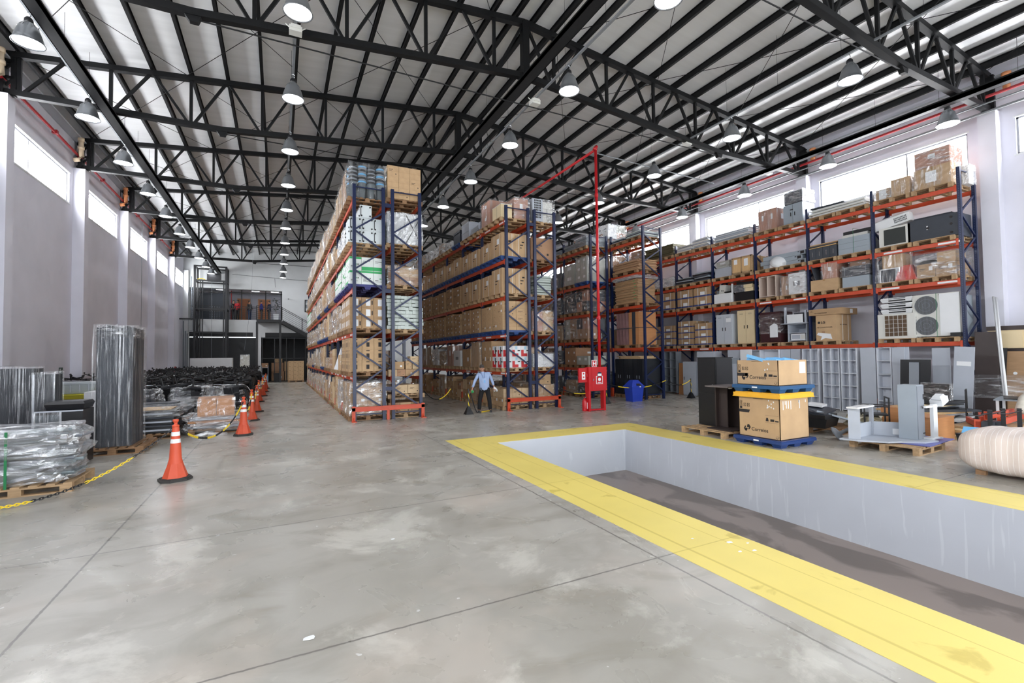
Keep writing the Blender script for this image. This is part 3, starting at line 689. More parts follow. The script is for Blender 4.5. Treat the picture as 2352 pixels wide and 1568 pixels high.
# ------------------------------------------------------------------ racks
LV = ['floor level', 'first shelf', 'second shelf', 'third shelf', 'fourth shelf', 'fifth shelf']
NUM = ['one', 'two', 'three', 'four', 'five', 'six', 'seven', 'eight', 'nine', 'ten', 'eleven']
class Rack: pass
def rack(key, nm, lab, x0, x1, ys, lv, top, detail=True, tags=()):
    r = Rack(); r.x0, r.x1, r.ys, r.lv, r.nm = x0, x1, ys, lv, nm
    T = thing('pallet_rack', lab, 'rack', (x0, ys[0], 0), 0, 'pallet rack rows'); r.T = T; r.w = x1-x0
    pw = .09
    post = MB(); post.box(-.05, -.04, 0, .05, .04, top); pmesh = post.mesh('post', perf if True else blue)
    br = MB(); n = int((top-.6)/.62)
    for i in range(n):
        za, zb = .35+i*.62, .35+(i+1)*.62
        a, b = (0.05, r.w-.05) if i % 2 else (r.w-.05, .05)
        br.bar((a, 0, za), (b, 0, zb), .05, .04, upv=(0, 1, 0))
    br.bar((.05, 0, .2), (r.w-.05, 0, .2), .035, .03, upv=(0, 1, 0)); br.bar((.05, 0, top-.08), (r.w-.05, 0, top-.08), .035, .03, upv=(0, 1, 0))
    bmesh_ = br.mesh('diagonal_braces', blue)
    gm = MB(); gm.box(-.075, -.07, 0, .02, .07, .4); gm.box(-.14, -.1, 0, -.04, .1, .015); gmesh = gm.mesh('foot_guard', orange)
    bp = MB(); bp.box(-.07, -.06, 0, .07, .06, .008); bpm = bp.mesh('base_plate', blue)
    for i, y in enumerate(ys):
        f = ob('upright_frame', bmesh_, (0, y-ys[0], 0), parent=T)
        for x in (.05, r.w-.05):
            ob('post', pmesh, (x, 0, 0), parent=f); ob('base_plate', bpm, (x, 0, 0), parent=f)
        if i > 0 and detail: ob('foot_guard', gmesh, (0, 0, 0), parent=f)
    for z in lv[1:]:
        for x in (0, r.w-.06):
            for a, b in zip(ys, ys[1:]):
                m_ = MB(); L = b-a
                if ('beam', round(L, 2), x > 0) not in KM:
                    m_.box(0, .045, -.12, .05, L-.045, 0); m_.box(-.012 if x == 0 else .05, .042, -.17, 0.0 if x == 0 else .062, .1, .03); m_.box(-.012 if x == 0 else .05, L-.1, -.17, 0.0 if x == 0 else .062, L-.042, .03)
                    KM[('beam', round(L, 2), x > 0)] = m_.mesh('shelf_beam', orange)
                far = (a > ys[0]+15 and x > 0)
                if far: continue
                ob('shelf_beam', KM[('beam', round(L, 2), x > 0)], (x, a-ys[0], z), parent=T)
    for (b, l, f) in tags:
        y = ys[b]-ys[0]+(ys[b+1]-ys[b])*f
        m_ = MB(); m_.box(-.006, y-.25, lv[l]-.085, -.002, y+.25, lv[l]-.03); part('location_label', m_, paper, T)
    RK[key] = r; return r
RK = {}
greyl_ = mat('light_grey_laminate', (176,182,192))
H6 = [0, 1.37, 2.72, 4.09, 5.42, 6.86]
YA = [15.0, 17.23, 19.4, 21.6, 23.8, 26.0, 28.2, 30.4, 32.6, 34.8, 37.0, 39.2]
rack('A', 'left rack', 'tall navy and orange pallet rack, leftmost row, facing the chairs aisle', 2.04, 3.03, YA, H6, 7.36, tags=[(b, l, f) for b in (0, 1, 2) for l in (1, 2) for f in (.12, .8)])
rack('B', 'second rack', 'navy and orange pallet rack backing onto the leftmost row', 3.22, 4.21, YA[:6], [0, 1.33, 2.72, 4.16, 5.5, 6.98], 7.36, False)
rack('C', 'middle rack', 'navy and orange pallet rack behind the standing man', 7.29, 8.29, YA[:7], H6, 7.4, tags=[(b, l, f) for b in (0, 1) for l in (1, 2, 5) for f in (.1, .7)])
rack('D', 'rack behind middle', 'navy and orange pallet rack backing onto the middle row', 8.46, 9.42, YA[:5], H6, 7.38, False)
YE = [17.2, 19.4, 21.6, 23.8, 26.0]
rack('E', 'red pipe rack', 'navy and orange pallet rack behind the red hydrant cabinet', 12.62, 13.62, YE, [0, 1.35, 2.55, 3.8, 5.15, 6.8], 7.42)
YG = [15.3, 17.45, 19.6, 21.8]
rack('F', 'blue bin rack', 'navy and orange pallet rack beside the blue waste bin', 14.0, 15.1, YG, [0, 2.23, 4.08, 5.52, 6.95], 7.5)
YW = [6.1, 8.3, 10.42, 12.56, 14.68, 16.82, 19.0, 21.2, 23.4]
rack('W', 'wall rack', 'long navy and orange pallet rack standing along the right wall', 17.52, 18.56, YW, [0, 2.2, 4.0, 5.15, 6.7], 7.25,
     tags=[(0, 2, .14), (0, 2, .8), (0, 3, .12), (0, 3, .75), (2, 2, .15), (2, 2, .8), (4, 1, .25), (4, 1, .75), (2, 4, .15)])
# low orange guards between the rack ends
for nm, a, b, y in (('left pair of racks', 2.0, 4.25, 14.93), ('middle pair of racks', 7.25, 9.46, 14.9)):
    g = thing('rack_end_guard', 'low orange steel guard rail across the foot of the %s' % nm, 'guard rail', (a, y, 0), 0, 'rack end guards')
    m_ = MB(); m_.box(0, -.05, .3, b-a, -.02, .44); m_.box(0, -.09, .3, b-a, -.05, .32); m_.box(0, -.09, .42, b-a, -.05, .44); part('rail', m_, orange, g)
    for x in (0, b-a-.1):
        m_ = MB(); m_.box(x, -.05, 0, x+.1, 0, .46); m_.box(x-.02, -.22, 0, x+.12, 0, .015); m_.prism([(-.2, 0), (-.05, 0), (-.05, .12)], x+.04, x+.06, 'x'); part('foot', m_, orange, g)
    if a < 3: m_ = MB(); m_.box(1.05, -.045, 0, 1.13, 0, .3); part('middle_leg', m_, orange, g)
for z in (.9, 4.0, 6.75):   # row spacers
    for a, b, n in ((3.03, 3.22, 'left pair'), (8.29, 8.46, 'middle pair')):
        m_ = MB(); m_.box(a+.004, 14.97, z, b-.004, 15.03, z+.12)
        ob('row_spacer', m_.mesh('row_spacer', blue), label='short navy spacer joining the %s of racks %s' % (n, {.9: 'near the floor', 4.0: 'at mid height', 6.75: 'near the top'}[z]), cat='spacer', group='rack row spacers')

def spot(rk, b, l, s):
    r = RK[rk]; y0, y1 = r.ys[b]+.08, r.ys[b+1]-.08; m = (y0+y1)/2
    wh = '%s, %s, bay %s, %s' % (r.nm, LV[l], NUM[b], 'near' if s == 0 else 'far')
    return (r, m-1.0 if s == 0 else m+.02, m-.02 if s == 0 else m+1.0, r.lv[l], wh)
def rl(rk, b, l, s, what, nx=2, ny=2, nz=3, h=1.0, kinds='plain0', pk='wood', fk=None, desc=None, depth=1.1, x=None, skip=0, front=True, dy=0):
    """one pallet with its load in a rack slot"""
    r, ya, yb, z, wh = spot(rk, b, l, s)
    cx = (r.x0+r.x1)/2 - .02; x0, x1 = cx-depth/2, cx+depth/2
    if pk: pallet(cx, (ya+yb)/2, z, '%s at %s' % ({'wood': 'pale wooden pallet', 'aged': 'brown wooden pallet', 'blue': 'blue plastic pallet', 'navy': 'dark blue plastic pallet'}[pk], wh), pk, group='pallets in the racks', scale=(1, (yb-ya)/1.0, 1))
    z += PT.get(pk, 0)
    ya += .02+dy; yb -= .02-dy
    if what == 'car': stack(x0, ya, z, x1, yb, z+h, nx, ny, nz, kinds, '%s, %s' % (desc or 'brown cardboard box', wh), 'cartons at '+wh, skip, front)
    elif what == 'wrap': wrapped(x0+.02, ya+.045, z, x1-.02, yb-.045, z+h, nx, ny, nz, kinds, '%s, %s' % (desc or 'film-wrapped brown cartons', wh), fk or 'v', group='wrapped pallet loads')
    elif what == 'flat':
        n = nz; t = h/n
        for i in range(n):
            q = (R.random()-.5)*.08; m_ = KM.setdefault(('slab', kinds.name), MB().box(-.5, -.5, 0, .5, .5, 1).mesh('flat_panel', kinds))
            ob('flat_panel', m_, (cx+q, (ya+yb)/2+q*.6, z+i*t+.001), (R.random()-.5)*.06, (depth*(.9+.1*R.random()), (yb-ya)*(.92+.06*R.random()), t*.8), None, '%s, %s, %s up' % (desc, wh, NTH[i]), 'panel', 'flat panels at '+wh)
    return (cx, (ya+yb)/2, z, x0, x1, ya, yb, wh)

# --- left rack, row A
for s in (0, 1):
    rl('A', 0, 0, s, 'wrap', 2, 2, 3, 1.0, ['plain1', 'print1', 'plain0'], 'aged', 'h')
    rl('A', 0, 1, s, 'car', 3, 3, 3, 1.05, 'handle', 'aged', desc='tan carton, black oval handle')
    rl('A', 0, 2, s, 'car', 3, 3, 3, .98, 'labels', 'aged', desc='brown carton, white labels')
    rl('A', 0, 3, s, 'car', 3, 3, 2, .78 if s else .86, ['green', 'green', 'greenlow'], 'navy', desc='white carton, green band')
rl('A', 1, 3, 0, 'car', 3, 3, 2, .78, 'green', 'navy', desc='white carton, green band')
rl('A', 1, 3, 1, 'car', 2, 3, 2, .7, 'green', 'navy', desc='white carton, green band')
rl('A', 1, 2, 0, 'wrap', 2, 2, 2, .8, 'labels', 'aged'); rl('A', 1, 2, 1, 'wrap', 2, 2, 3, 1.0, PLAIN, 'wood', 'h')
rl('A', 1, 1, 0, 'car', 2, 2, 3, .55, ['plain0', 'print2'], 'wood')
rl('A', 1, 0, 0, 'wrap', 2, 2, 3, 1.0, PLAIN, 'wood', 'w'); rl('A', 1, 0, 1, 'car', 2, 2, 4, 1.1, PLAIN, 'wood')
c = rl('A', 1, 1, 1, 'none', pk='wood')
m_ = MB(); m_.add([(-.55, -.4, 0), (.5, -.4, 0), (.5, .4, 0), (-.6, .4, 0), (-.4, -.2, .75), (.45, -.3, .55), (.4, .3, .7), (-.35, .25, .85)], [(3,2,1,0),(4,5,6,7),(0,1,5,4),(1,2,6,5),(2,3,7,6),(3,0,4,7)])
wb = mat('white_woven_bag', (228,230,234), .6, 0, .06, 6, .5, 8)
ob('wrapped_bundle', m_.mesh('wrapped_bundle', wb), (c[0], c[1], c[2]), label='white plastic-covered bundle leaning out of the left rack, first shelf, second bay', cat='bundle')
# white equipment cases with black corner knobs
casem = mat('white_equipment_case', (214,222,224), .4)
def make_case(w, d, h):
    mb = MB(); mb.box(-w/2, -d/2, 0, w/2, d/2, h)
    for y in (-d/2+.05, d/2-.05):
        for z in (.06, h-.06): mb.tube((-w/2-.03, y, z), (-w/2, y, z), .025, 8, m=1)
    for x in (-w/2+.05, w/2-.05):
        for z in (.06, h-.06): mb.tube((x, -d/2-.03, z), (x, -d/2, z), .025, 8, m=1)
    mb.box(-w/2+.02, -d/2-.006, .05, -w/2+.04, -d/2, h-.05, 1)
    return mb.mesh('equipment_case', [casem, black])
cm = make_case(.36, .9, .4)
c = rl('A', 0, 4, 0, 'none', pk='wood')
for k in range(2):
    for i in range(3): ob('equipment_case', cm, (c[3]+.19+i*.365, c[1], c[2]+.002+k*.405), label='white case with black corner knobs, left rack, fourth shelf, %s row, %s' % (('lower', 'upper')[k], ('left', 'centre', 'right')[i]), cat='case', group='white knobbed cases')
ob('equipment_case', cm, (c[3]+.5, c[1], c[2]+.814), label='white case with black corner knobs, lone one on top of stack, left rack', cat='case', group='white knobbed cases')
rl('A', 0, 4, 1, 'wrap', 1, 1, 2, .7, 'white', 'wood', 'w', desc='plastic-covered white box load')
rl('A', 1, 4, 0, 'wrap', 1, 2, 2, .6, 'white', 'wood', 'w', desc='plastic-covered white box load'); rl('A', 1, 4, 1, 'car', 2, 2, 1, .5, PLAIN, 'wood')
# stacks of bins in film on the top shelf
c = rl('A', 0, 5, 0, 'none', pk='aged'); rl('A', 0, 5, 1, 'wrap', 1, 2, 2, 1.2, ['plain1', 'plain3'], 'aged', 'v')
bt = thing('wrapped_bin_stacks', 'film-wrapped stacks of metal rimmed bins with blue bags, top of left rack', 'wrapped load', (c[0], c[1], c[2]+.002))
greyt = mat('smoky_plastic_bin', (120,130,136), .2); blk = black
for i in range(4):
    for j in range(3):
        x = -.42+i*.28; y = -.32+j*.32; m_ = MB()
        m_.lathe([(.085, 0), (.125, .5), (.13, .5)], 16, (x, y, 0)); prof = []
        for k in range(9): m_.lathe([(.128, .5+k*.06), (.138, .52+k*.06), (.138, .535+k*.06), (.128, .555+k*.06)], 16, (x, y, 0), m=1 if k % 2 else (2 if k % 4 == 0 and (i+j) % 2 else 3))
        part('bin_stack', m_, [greyt, greym, cyanp, blk], bt, True)
film(bt, 0, 0, 0, 1.1, .95, 1.08, 'v', .03, 1)
# the rest of the row: wrapped and open loads getting further away
for b in range(1, 11):
    for s in (0, 1):
        far = b > 3
        ny, nz = (2, 3) if not far else (1 if b > 6 else 2, 2)
        if b >= 1: rl('A', b, 5, s, 'wrap', 1, ny, nz, .75+.45*R.random(), PLAIN, 'wood' if R.random() < .5 else 'aged', R.choice('vhv'))
        if b >= 2:
            for l in (0, 1, 2, 3, 4):
                q = R.random(); pk = 'blue' if (l == 2 and 2 < b < 6) or (l == 3 and b in (3, 5)) or (l == 1 and b in (4, 7)) else R.choice(['wood', 'aged'])
                if l == 1 and q < .35: rl('A', b, l, s, 'wrap', 1, ny, 2, .45, PLAIN, pk); continue
                if l == 3 and b > 8: rl('A', b, l, s, 'car', 1, ny, 2, .9, 'green', pk, desc='white carton, green band'); continue
                if l == 1 and b == 9: rl('A', b, l, s, 'wrap', 1, 1, 1, .9, 'white', pk, 'w', desc='plastic-covered white load'); continue
                if q < .5 or b > 4: rl('A', b, l, s, 'wrap', 1, ny, nz, .7+.3*R.random(), PLAIN, pk, R.choice('vh'))
                else: rl('A', b, l, s, 'car', 1, ny, nz, .7+.35*R.random(), [R.choice(PLAIN), R.choice(PLAIN)], pk)
# --- row B, seen through its end frame
rl('B', 0, 0, 0, 'car', 3, 2, 1, .34, PLAIN, 'wood', front=False)
rl('B', 0, 1, 0, 'car', 4, 2, 1, .22, PLAIN, None, front=False)
c = spot('B', 0, 1, 0)
stack(3.3, 15.1, 1.56, 3.65, 15.5, 1.8, 1, 1, 1, 'plain1', 'small brown carton, second layer left, second rack, first shelf', None); stack(3.7, 15.1, 1.56, 3.9, 15.5, 1.82, 1, 1, 1, 'print0', 'small tan carton with print, second layer middle, second rack', None)
stack(3.92, 15.1, 1.56, 4.25, 15.5, 1.76, 1, 1, 1, 'plain2', 'small pale carton, second layer right, second rack, first shelf', None); stack(3.85, 15.1, 1.77, 4.2, 15.5, 1.97, 1, 1, 1, 'print2', 'small pale printed carton on top, second rack, first shelf', None)
pallet(3.72, 15.6, .62, 'wooden pallet raised at knee height in the end of the second rack', 'wood')
for x in (3.2, 4.16): ob('support_block', MB().box(0, 0, 0, .07, .9, .62-.0).mesh('support_block', woodd), (x, 15.15, 0), label='upright timber board under the raised pallet, %s side, second rack' % ('left' if x < 4 else 'right'), cat='board')
stack(3.35, 15.15, .77, 4.2, 15.6, 1.05, 2, 1, 1, 'print2', 'pale carton with print on the raised pallet, second rack', 'cartons on the raised pallet')
c = rl('B', 0, 2, 0, 'none', pk='wood')
sackm = mat('grey_green_plastic_sack', (186,196,190), .3, 0, .12, 8, .6, 10)
for k in range(9):
    m_ = MB(); seg = 10; rr = random.Random(k)
    for i in range(seg):
        x = -.58+i*1.16/seg; h1, h2 = .1+.05*rr.random(), 0
        m_.box(x, -.48-.04*rr.random(), .0, x+1.16/seg, .48, .09+.03*rr.random())
    ob('plastic_sack', m_.mesh('plastic_sack', sackm), (c[0]+(R.random()-.5)*.06, c[1], c[2]+.002+k*.122), label='grey-green plastic-covered flat sack, second rack, second shelf, %s from the pallet' % NTH[k], cat='sack', group='grey-green sacks')
rl('B', 0, 3, 0, 'wrap', 3, 2, 2, .55, ['plain0', 'print3', 'plain3', 'white'], 'wood', 'h', desc='brown cartons tangled in film')
c = rl('B', 0, 4, 0, 'none', pk='wood')
for i in range(2):
    t = wrapped(c[3]+.56*i, c[5], c[2]+.001, c[3]+.56*i+.55, c[6], c[2]+1.0, 1, 1, 1, 'white', 'white box under milky plastic, %s of two, second rack, fourth shelf' % ('left' if i == 0 else 'right'), 'w', 'box', 'white boxes on the fourth shelf', 'covered_white_box')
m_ = MB(); 
for s in (-1, 1): m_.bar((c[3]+.84-.24*s, c[5]-.045, c[2]+.05), (c[3]+.84+.24*s, c[5]-.045, c[2]+.95), .02, .004, upv=(0, 1, 0))
m_.v = [(a-c[0]-.29, b-c[1], z-c[2]) for a, b, z in m_.v]; part('crossed_tape', m_, ink, t)
rl('B', 0, 5, 0, 'car', 3, 2, 3, 1.08, ['plain0', 'print0'], 'aged', desc='tan carton in block', front=False)
for b in range(0, 5):
    for s in (0, 1):
        if b == 0 and s == 0: continue
        for l in range(0, 6):
            if l == 1 and b < 2: continue
            rl('B', b, l, s, 'wrap', 1, 1, 2, .6+.3*R.random(), PLAIN, 'aged')

# --- middle rack, row C
rl('C', 0, 0, 0, 'car', 3, 2, 2, .62, ['print0', 'plain2', 'print2'], 'wood', front=False)
rl('C', 0, 0, 1, 'car', 2, 3, 2, .5, ['plain0', 'print1'], 'wood', skip=.3)
rl('C', 0, 1, 0, 'car', 3, 2, 2, .8, 'redwhite', 'wood', desc='white carton, red print', front=False); rl('C', 0, 1, 1, 'car', 2, 2, 2, 1.0, ['plain1', 'print1'], 'wood')
for s in (0, 1):
    rl('C', 0, 2, s, 'car', 2, 2, 4, 1.06 if s == 0 else .95, ['print0', 'plain0'], 'blue', front=True)
    rl('C', 0, 3, s, 'car', 2, 1, 1, .92 if s == 0 else .8, 'strap', 'wood', desc='big tan carton, straps', front=False)
    rl('C', 0, 4, s, 'car', 2 if s == 0 else 1, 1, 1, .86 if s == 0 else .7, 'strap', 'blue', desc='big tan carton, white straps', front=False)
rl('C', 0, 5, 1, 'wrap', 1, 1, 2, .95, 'pink', 'wood', 'v', desc='film-wrapped rose-brown tall boxes')
for b in range(1, 6):
    for s in (0, 1):
        rl('C', b, 2, s, 'car', 1, 2 if b < 4 else 1, 4, .95+.1*R.random(), ['print0', 'plain1'], 'blue')
        rl('C', b, 3, s, 'car' if R.random() < .7 else 'wrap', 1, 1, 3 if b > 1 else 1, .8+.1*R.random(), 'strap' if b < 2 else ['plain1', 'print1'], 'wood', desc='tan carton')
        rl('C', b, 4, s, 'car', 1, 1, 1, .7+.1*R.random(), 'strap', 'blue', desc='big tan strapped carton')
        rl('C', b, 0, s, 'car' if R.random() < .6 else 'wrap', 1, 2, 2, .5+.4*R.random(), PLAIN, 'wood')
        if b > 2: rl('C', b, 5, s, 'wrap', 1, 1, 1, .3+.4*R.random(), R.choice(['white', 'plain1']), 'wood', 'w')
c = rl('C', 0, 5, 0, 'none', pk='wood')
t = thing('small_cabinet', 'small cream cabinet at the front of the top shelf, middle rack', 'cabinet', (7.45, 15.55, c[2]+.001)); part('body', MB().box(-.22, -.38, 0, .22, .38, .48), beige, t); part('top_rim', MB().box(-.23, -.39, .48, .23, .39, .5), offw, t); part('door_gap', MB().box(-.222, -.005, .03, -.22, .005, .45), dark, t)
wrapped(7.75, 15.15, c[2], 8.35, 16.0, c[2]+.78, 1, 1, 1, 'pink', 'dark brown box in shiny film on top of the middle rack, behind the cream cabinet', 'h')
c = rl('C', 1, 5, 0, 'none', pk='wood')
for i in range(6): ob('flat_white_board', MB().box(-.5, -.45, 0, .5, .45, .04).mesh('flat_white_board', greyl_), (c[0], c[1], c[2]+.001+i*.05), (R.random()-.5)*.2, None, None, 'light grey board in the pile on top of the middle rack, %s up' % NTH[i], 'board', 'light grey boards on the middle rack')
c = rl('C', 1, 5, 1, 'none', pk='wood')
for k in range(2):
    for i in range(2): ob('grey_case', MB().box(-.26, -.42, 0, .26, .42, .33).box(-.27, -.43, .3, .27, .43, .34).mesh('grey_case', greyl_), (c[3]+.28+i*.54, c[1], c[2]+.001+k*.35), 0, None, None, 'light grey case on top of the middle rack, %s row, %s' % (('lower', 'upper')[k], ('outer', 'inner')[i]), 'case', 'light grey cases on the middle rack')
c = rl('C', 2, 5, 0, 'none', pk='blue'); ob('black_storage_box', MB().box(-.5, -.42, 0, .5, .42, .6).box(-.52, -.44, .5, .52, .44, .56).mesh('black_storage_box', char), (c[0], c[1], c[2]+.001), label='black plastic trunk on top of the middle rack, third bay', cat='trunk')
c = rl('C', 2, 5, 1, 'wrap', 1, 2, 1, .35, 'white', 'wood', 'h', desc='shiny film-wrapped white load')
rl('C', 1, 1, 0, 'wrap', 1, 1, 1, 1.0, 'plain0', 'wood', 'v', desc='film-wrapped grey-brown box'); rl('C', 1, 1, 1, 'car', 1, 1, 1, .75, 'plain1', 'wood')
rl('C', 2, 1, 0, 'car', 1, 1, 1, .7, 'white', 'wood', desc='white ribbed box'); rl('C', 2, 1, 1, 'wrap', 1, 1, 1, .95, 'pink', 'wood', 'v', desc='film-wrapped rose-brown box')
rl('C', 3, 1, 0, 'wrap', 1, 1, 2, .7, 'plain1', 'wood', 'h'); rl('C', 3, 1, 1, 'wrap', 1, 1, 1, .8, 'white', 'wood', 'w', desc='grey plastic-covered box'); rl('C', 4, 1, 0, 'wrap', 1, 1, 1, .95, 'plain1', 'wood'); rl('C', 4, 1, 1, 'wrap', 1, 1, 1, .9, 'plain3', 'wood')
# --- row D
rl('D', 0, 0, 0, 'wrap', 2, 2, 1, .7, 'plain0', 'wood', 'v', desc='film-wrapped large brown cartons', depth=.95)
stack(8.75, 15.2, .86, 9.25, 15.7, 1.22, 1, 1, 1, 'print0', 'single tan carton on the wrapped load, rack behind middle, floor level', None)
rl('D', 0, 1, 0, 'wrap', 2, 2, 1, .5, 'white', 'wood', 'h', desc='white boxes tangled in clear film', depth=.95)
rl('D', 0, 2, 0, 'wrap', 2, 2, 1, .75, ['pink', 'plain0'], 'wood', 'h', depth=.95)
rl('D', 0, 3, 0, 'flat', nz=8, h=.75, kinds=sackm, desc='grey-white plastic covered slab in pile', depth=.8)
rl('D', 0, 4, 0, 'car', 1, 1, 1, .82, 'print3', 'aged', desc='big rust-brown carton, film at sides', depth=1.0)
c = rl('D', 0, 5, 0, 'none', pk='wood')
t = thing('grey_fan_case', 'grey metal unit with a square grille on top of the rack behind middle', 'unit', (8.72, 15.5, c[2]+.001)); part('case', MB().box(-.22, -.4, 0, .22, .4, .85), greyl_, t); g = MB()
for i in range(5):
    for k in range(8): g.box(-.14+i*.06, -.406, .12+k*.09, -.1+i*.06, -.4, .18+k*.09)
part('grille_slots', g, ink, t)
for k in range(3):
    for i in range(2): ob('computer_case', MB().box(-.12, -.3, 0, .12, .3, .26).box(-.125, -.305, .04, .125, -.3, .1).mesh('computer_case', offw), (9.06+.26*i, 15.5, c[2]+.001+k*.27), (R.random()-.5)*.1, None, None, 'off-white computer case on top of the rack behind middle, %s layer, %s' % (('bottom', 'middle', 'top')[k], ('inner', 'outer')[i]), 'computer', 'off-white computer cases')
t = thing('loose_film', 'clear film over the computer cases on top of the rack behind middle', 'film', (9.15, 15.5, c[2])); film(t, 0, 0, 0, .6, .7, .85, 'h')
for b in range(0, 4):
    for s in (0, 1):
        if b == 0 and s == 0: continue
        for l in range(0, 5): rl('D', b, l, s, 'wrap', 1, 1, 2, .6+.3*R.random(), PLAIN, 'aged', depth=.95)
# ------------------------------------------------------------------ furniture and equipment builders (front looks along -x, origin at the base centre)
def cabinet(name, lab, cat, loc, w, d, h, m, doors=2, rz=0, handle=ink, group=None, open_=False, top=None, vents=False):
    """w along y (width of the front), d along x."""
    t = thing(name, lab, cat, loc, rz, group)
    b = MB(); b.box(-d/2+.02, -w/2, 0, d/2, w/2, h); part('body', b, m, t)
    if top: part('top_panel', MB().box(-d/2-.01, -w/2-.01, h, d/2+.01, w/2+.01, h+.025), top, t)
    for i in range(doors):
        y0 = w/2 - (i+1)*w/doors; D = MB().box(-d/2, y0+.006, .05, -d/2+.02, y0+w/doors-.006, h-.03)
        dr = part('door', D, m, t)
        yy = y0+.07 if i == 0 and doors == 2 else y0+w/doors-.08
        part('handle', MB().box(-d/2-.015, yy-.012, h*.5-.07, -d/2, yy+.012, h*.5+.07), handle, dr)
        if vents:
            v = MB()
            for q in range(2): v.box(-d/2-.003, y0+w/doors*.3, h*.9-q*.03, -d/2, y0+w/doors*.7, h*.905-q*.03)
            part('vent_slots', v, ink, dr)
    return t
def drawers(name, lab, loc, w, d, h, m, rows, cols, rz=0, hm=chrome, group=None):
    t = thing(name, lab, 'drawers', loc, rz, group); part('body', MB().box(-d/2+.02, -w/2, 0, d/2, w/2, h), m, t)
    for r in range(rows):
        for c in range(cols):
            y0, z0 = -w/2+c*w/cols, r*h/rows
            D = part('drawer', MB().box(-d/2, y0+.005, z0+.008, -d/2+.02, y0+w/cols-.005, z0+h/rows-.008), m, t)
            yc = y0+w/cols*.5; part('handle', MB().box(-d/2-.012, yc-.01, z0+h/rows*.3, -d/2, yc+.01, z0+h/rows*.7), hm, D)
    return t
def bookcase(name, lab, loc, w, d, h, m, cols, rows, rz=0, group=None, rot=None, th=.022, back=True, skip=()):
    t = thing(name, lab, 'bookcase', loc, rz, group, rot)
    b = MB(); b.box(-d/2, -w/2, 0, d/2, -w/2+th, h); b.box(-d/2, w/2-th, 0, d/2, w/2, h); b.box(-d/2, -w/2+th, h-th, d/2, w/2-th, h); b.box(-d/2, -w/2+th, .04, d/2, w/2-th, .04+th)
    part('carcass', b, m, t)
    if back: part('back_panel', MB().box(d/2-.012, -w/2+th, .04+th, d/2-.002, w/2-th, h-th), m, t)
    for c in range(1, cols):
        y = -w/2+c*w/cols; part('divider', MB().box(-d/2+.005, y-th/2, .04+th, d/2-.014, y+th/2, h-th), m, t)
    s = MB()
    for r in range(1, rows):
        z = h*r/rows; part('shelf', MB().box(-d/2+.008, -w/2+th, z-th/2, d/2-.014, w/2-th, z+th/2), m, t)
    return t
def fan_unit(name, lab, loc, w, d, h, fans, rz=0, m=offw, grille=None):
    t = thing(name, lab, 'air conditioner', loc, rz); part('casing', MB().box(-d/2, -w/2, .03, d/2, w/2, h), m, t)
    part('feet', MB().box(-d/2+.05, -w/2+.1, 0, d/2-.05, -w/2+.16, .03).box(-d/2+.05, w/2-.16, 0, d/2-.05, w/2-.1, .03), greym, t)
    fw_ = w*.56; y0 = w/2-fw_-.03
    part('service_panel', MB().box(-d/2-.012, -w/2+.01, .05, -d/2, y0-.01, h-.02), white, t)
    for k in range(fans):
        hz = (h-.06)/fans; zc = .04+hz*(k+.5); yc = y0+fw_/2; r = min(fw_, hz)*.45
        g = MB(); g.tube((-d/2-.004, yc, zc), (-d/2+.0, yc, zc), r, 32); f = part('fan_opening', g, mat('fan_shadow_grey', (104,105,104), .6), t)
        q = MB()
        for i in range(-9, 10):
            yy = i*r/9.5; hh = math.sqrt(max(r*r-yy*yy, 0)); q.box(-d/2-.02, yc+yy-.003, zc-hh, -d/2-.012, yc+yy+.003, zc+hh)
        for rr in (.3, .65, 1.0):
            n = 24; q.path([(-d/2-.02, yc+r*rr*math.cos(2*PI*i/n), zc+r*rr*math.sin(2*PI*i/n)) for i in range(n+1)], .005, 4)
        part('fan_guard', q, greym, f)
        part('fan_frame', MB().box(-d/2-.01, y0, zc-hz/2+.005, -d/2-.002, y0+.02, zc+hz/2-.005).box(-d/2-.01, y0+fw_-.02, zc-hz/2+.005, -d/2-.002, y0+fw_, zc+hz/2-.005).box(-d/2-.01, y0, zc+hz/2-.02, -d/2-.002, y0+fw_, zc+hz/2-.005), m, t)
    return t
def board(name, lab, c, size, m, rot=(0,0,0), cat='board', group=None):
    return ob(name, MB().box(-size[0]/2, -size[1]/2, 0, size[0]/2, size[1]/2, size[2]).mesh(name, m), c, 0, None, None, lab, cat, group, rot=rot)
def boards(n, cx, cy, z, w, d, t, ms, lab, grp, jit=.05, name='flat_board', cat='board', rzj=.05):
    for i in range(n):
        m = ms[i % len(ms)]; ws, ds = w*(1-.12*R.random()), d*(1-.08*R.random())
        board(name, '%s, %s up' % (lab, NTH[i]) if n > 1 else lab, (cx+(R.random()-.5)*jit, cy+(R.random()-.5)*jit, z+i*t+.001), (ws, ds, t*.85), m, (0, 0, (R.random()-.5)*rzj), cat, grp)

# ------------------------------------------------------------------ red pipe rack E and bin rack F
dfilm = dark
c = rl('E', 0, 5, 0, 'flat', nz=8, h=.42, kinds=greyb, desc='grey-white flat panel', depth=1.15); film(COL.objects[-1] if False else thing('loose_film', 'clear film draped over grey panels on top of the red pipe rack, bay one', 'film', (c[0], c[1], c[2]+.0)), 0, 0, 0, 1.15, .95, .44, 'h')
rl('E', 0, 5, 1, 'flat', nz=5, h=.3, kinds=greyb, desc='grey-white flat panel', depth=1.1); rl('E', 1, 5, 0, 'flat', nz=4, h=.25, kinds=greyb, desc='pale green-grey flat panel', depth=1.1); rl('E', 1, 5, 1, 'flat', nz=5, h=.3, kinds=greyb, desc='pale green-grey flat panel', depth=1.1)
filebox = mat('grey_file_box', (176,178,170), .55); KM['file'] = carton_mesh('carton', [filebox, tape, paper], [('-x', .3, .5, .7, .8, 2)], False)
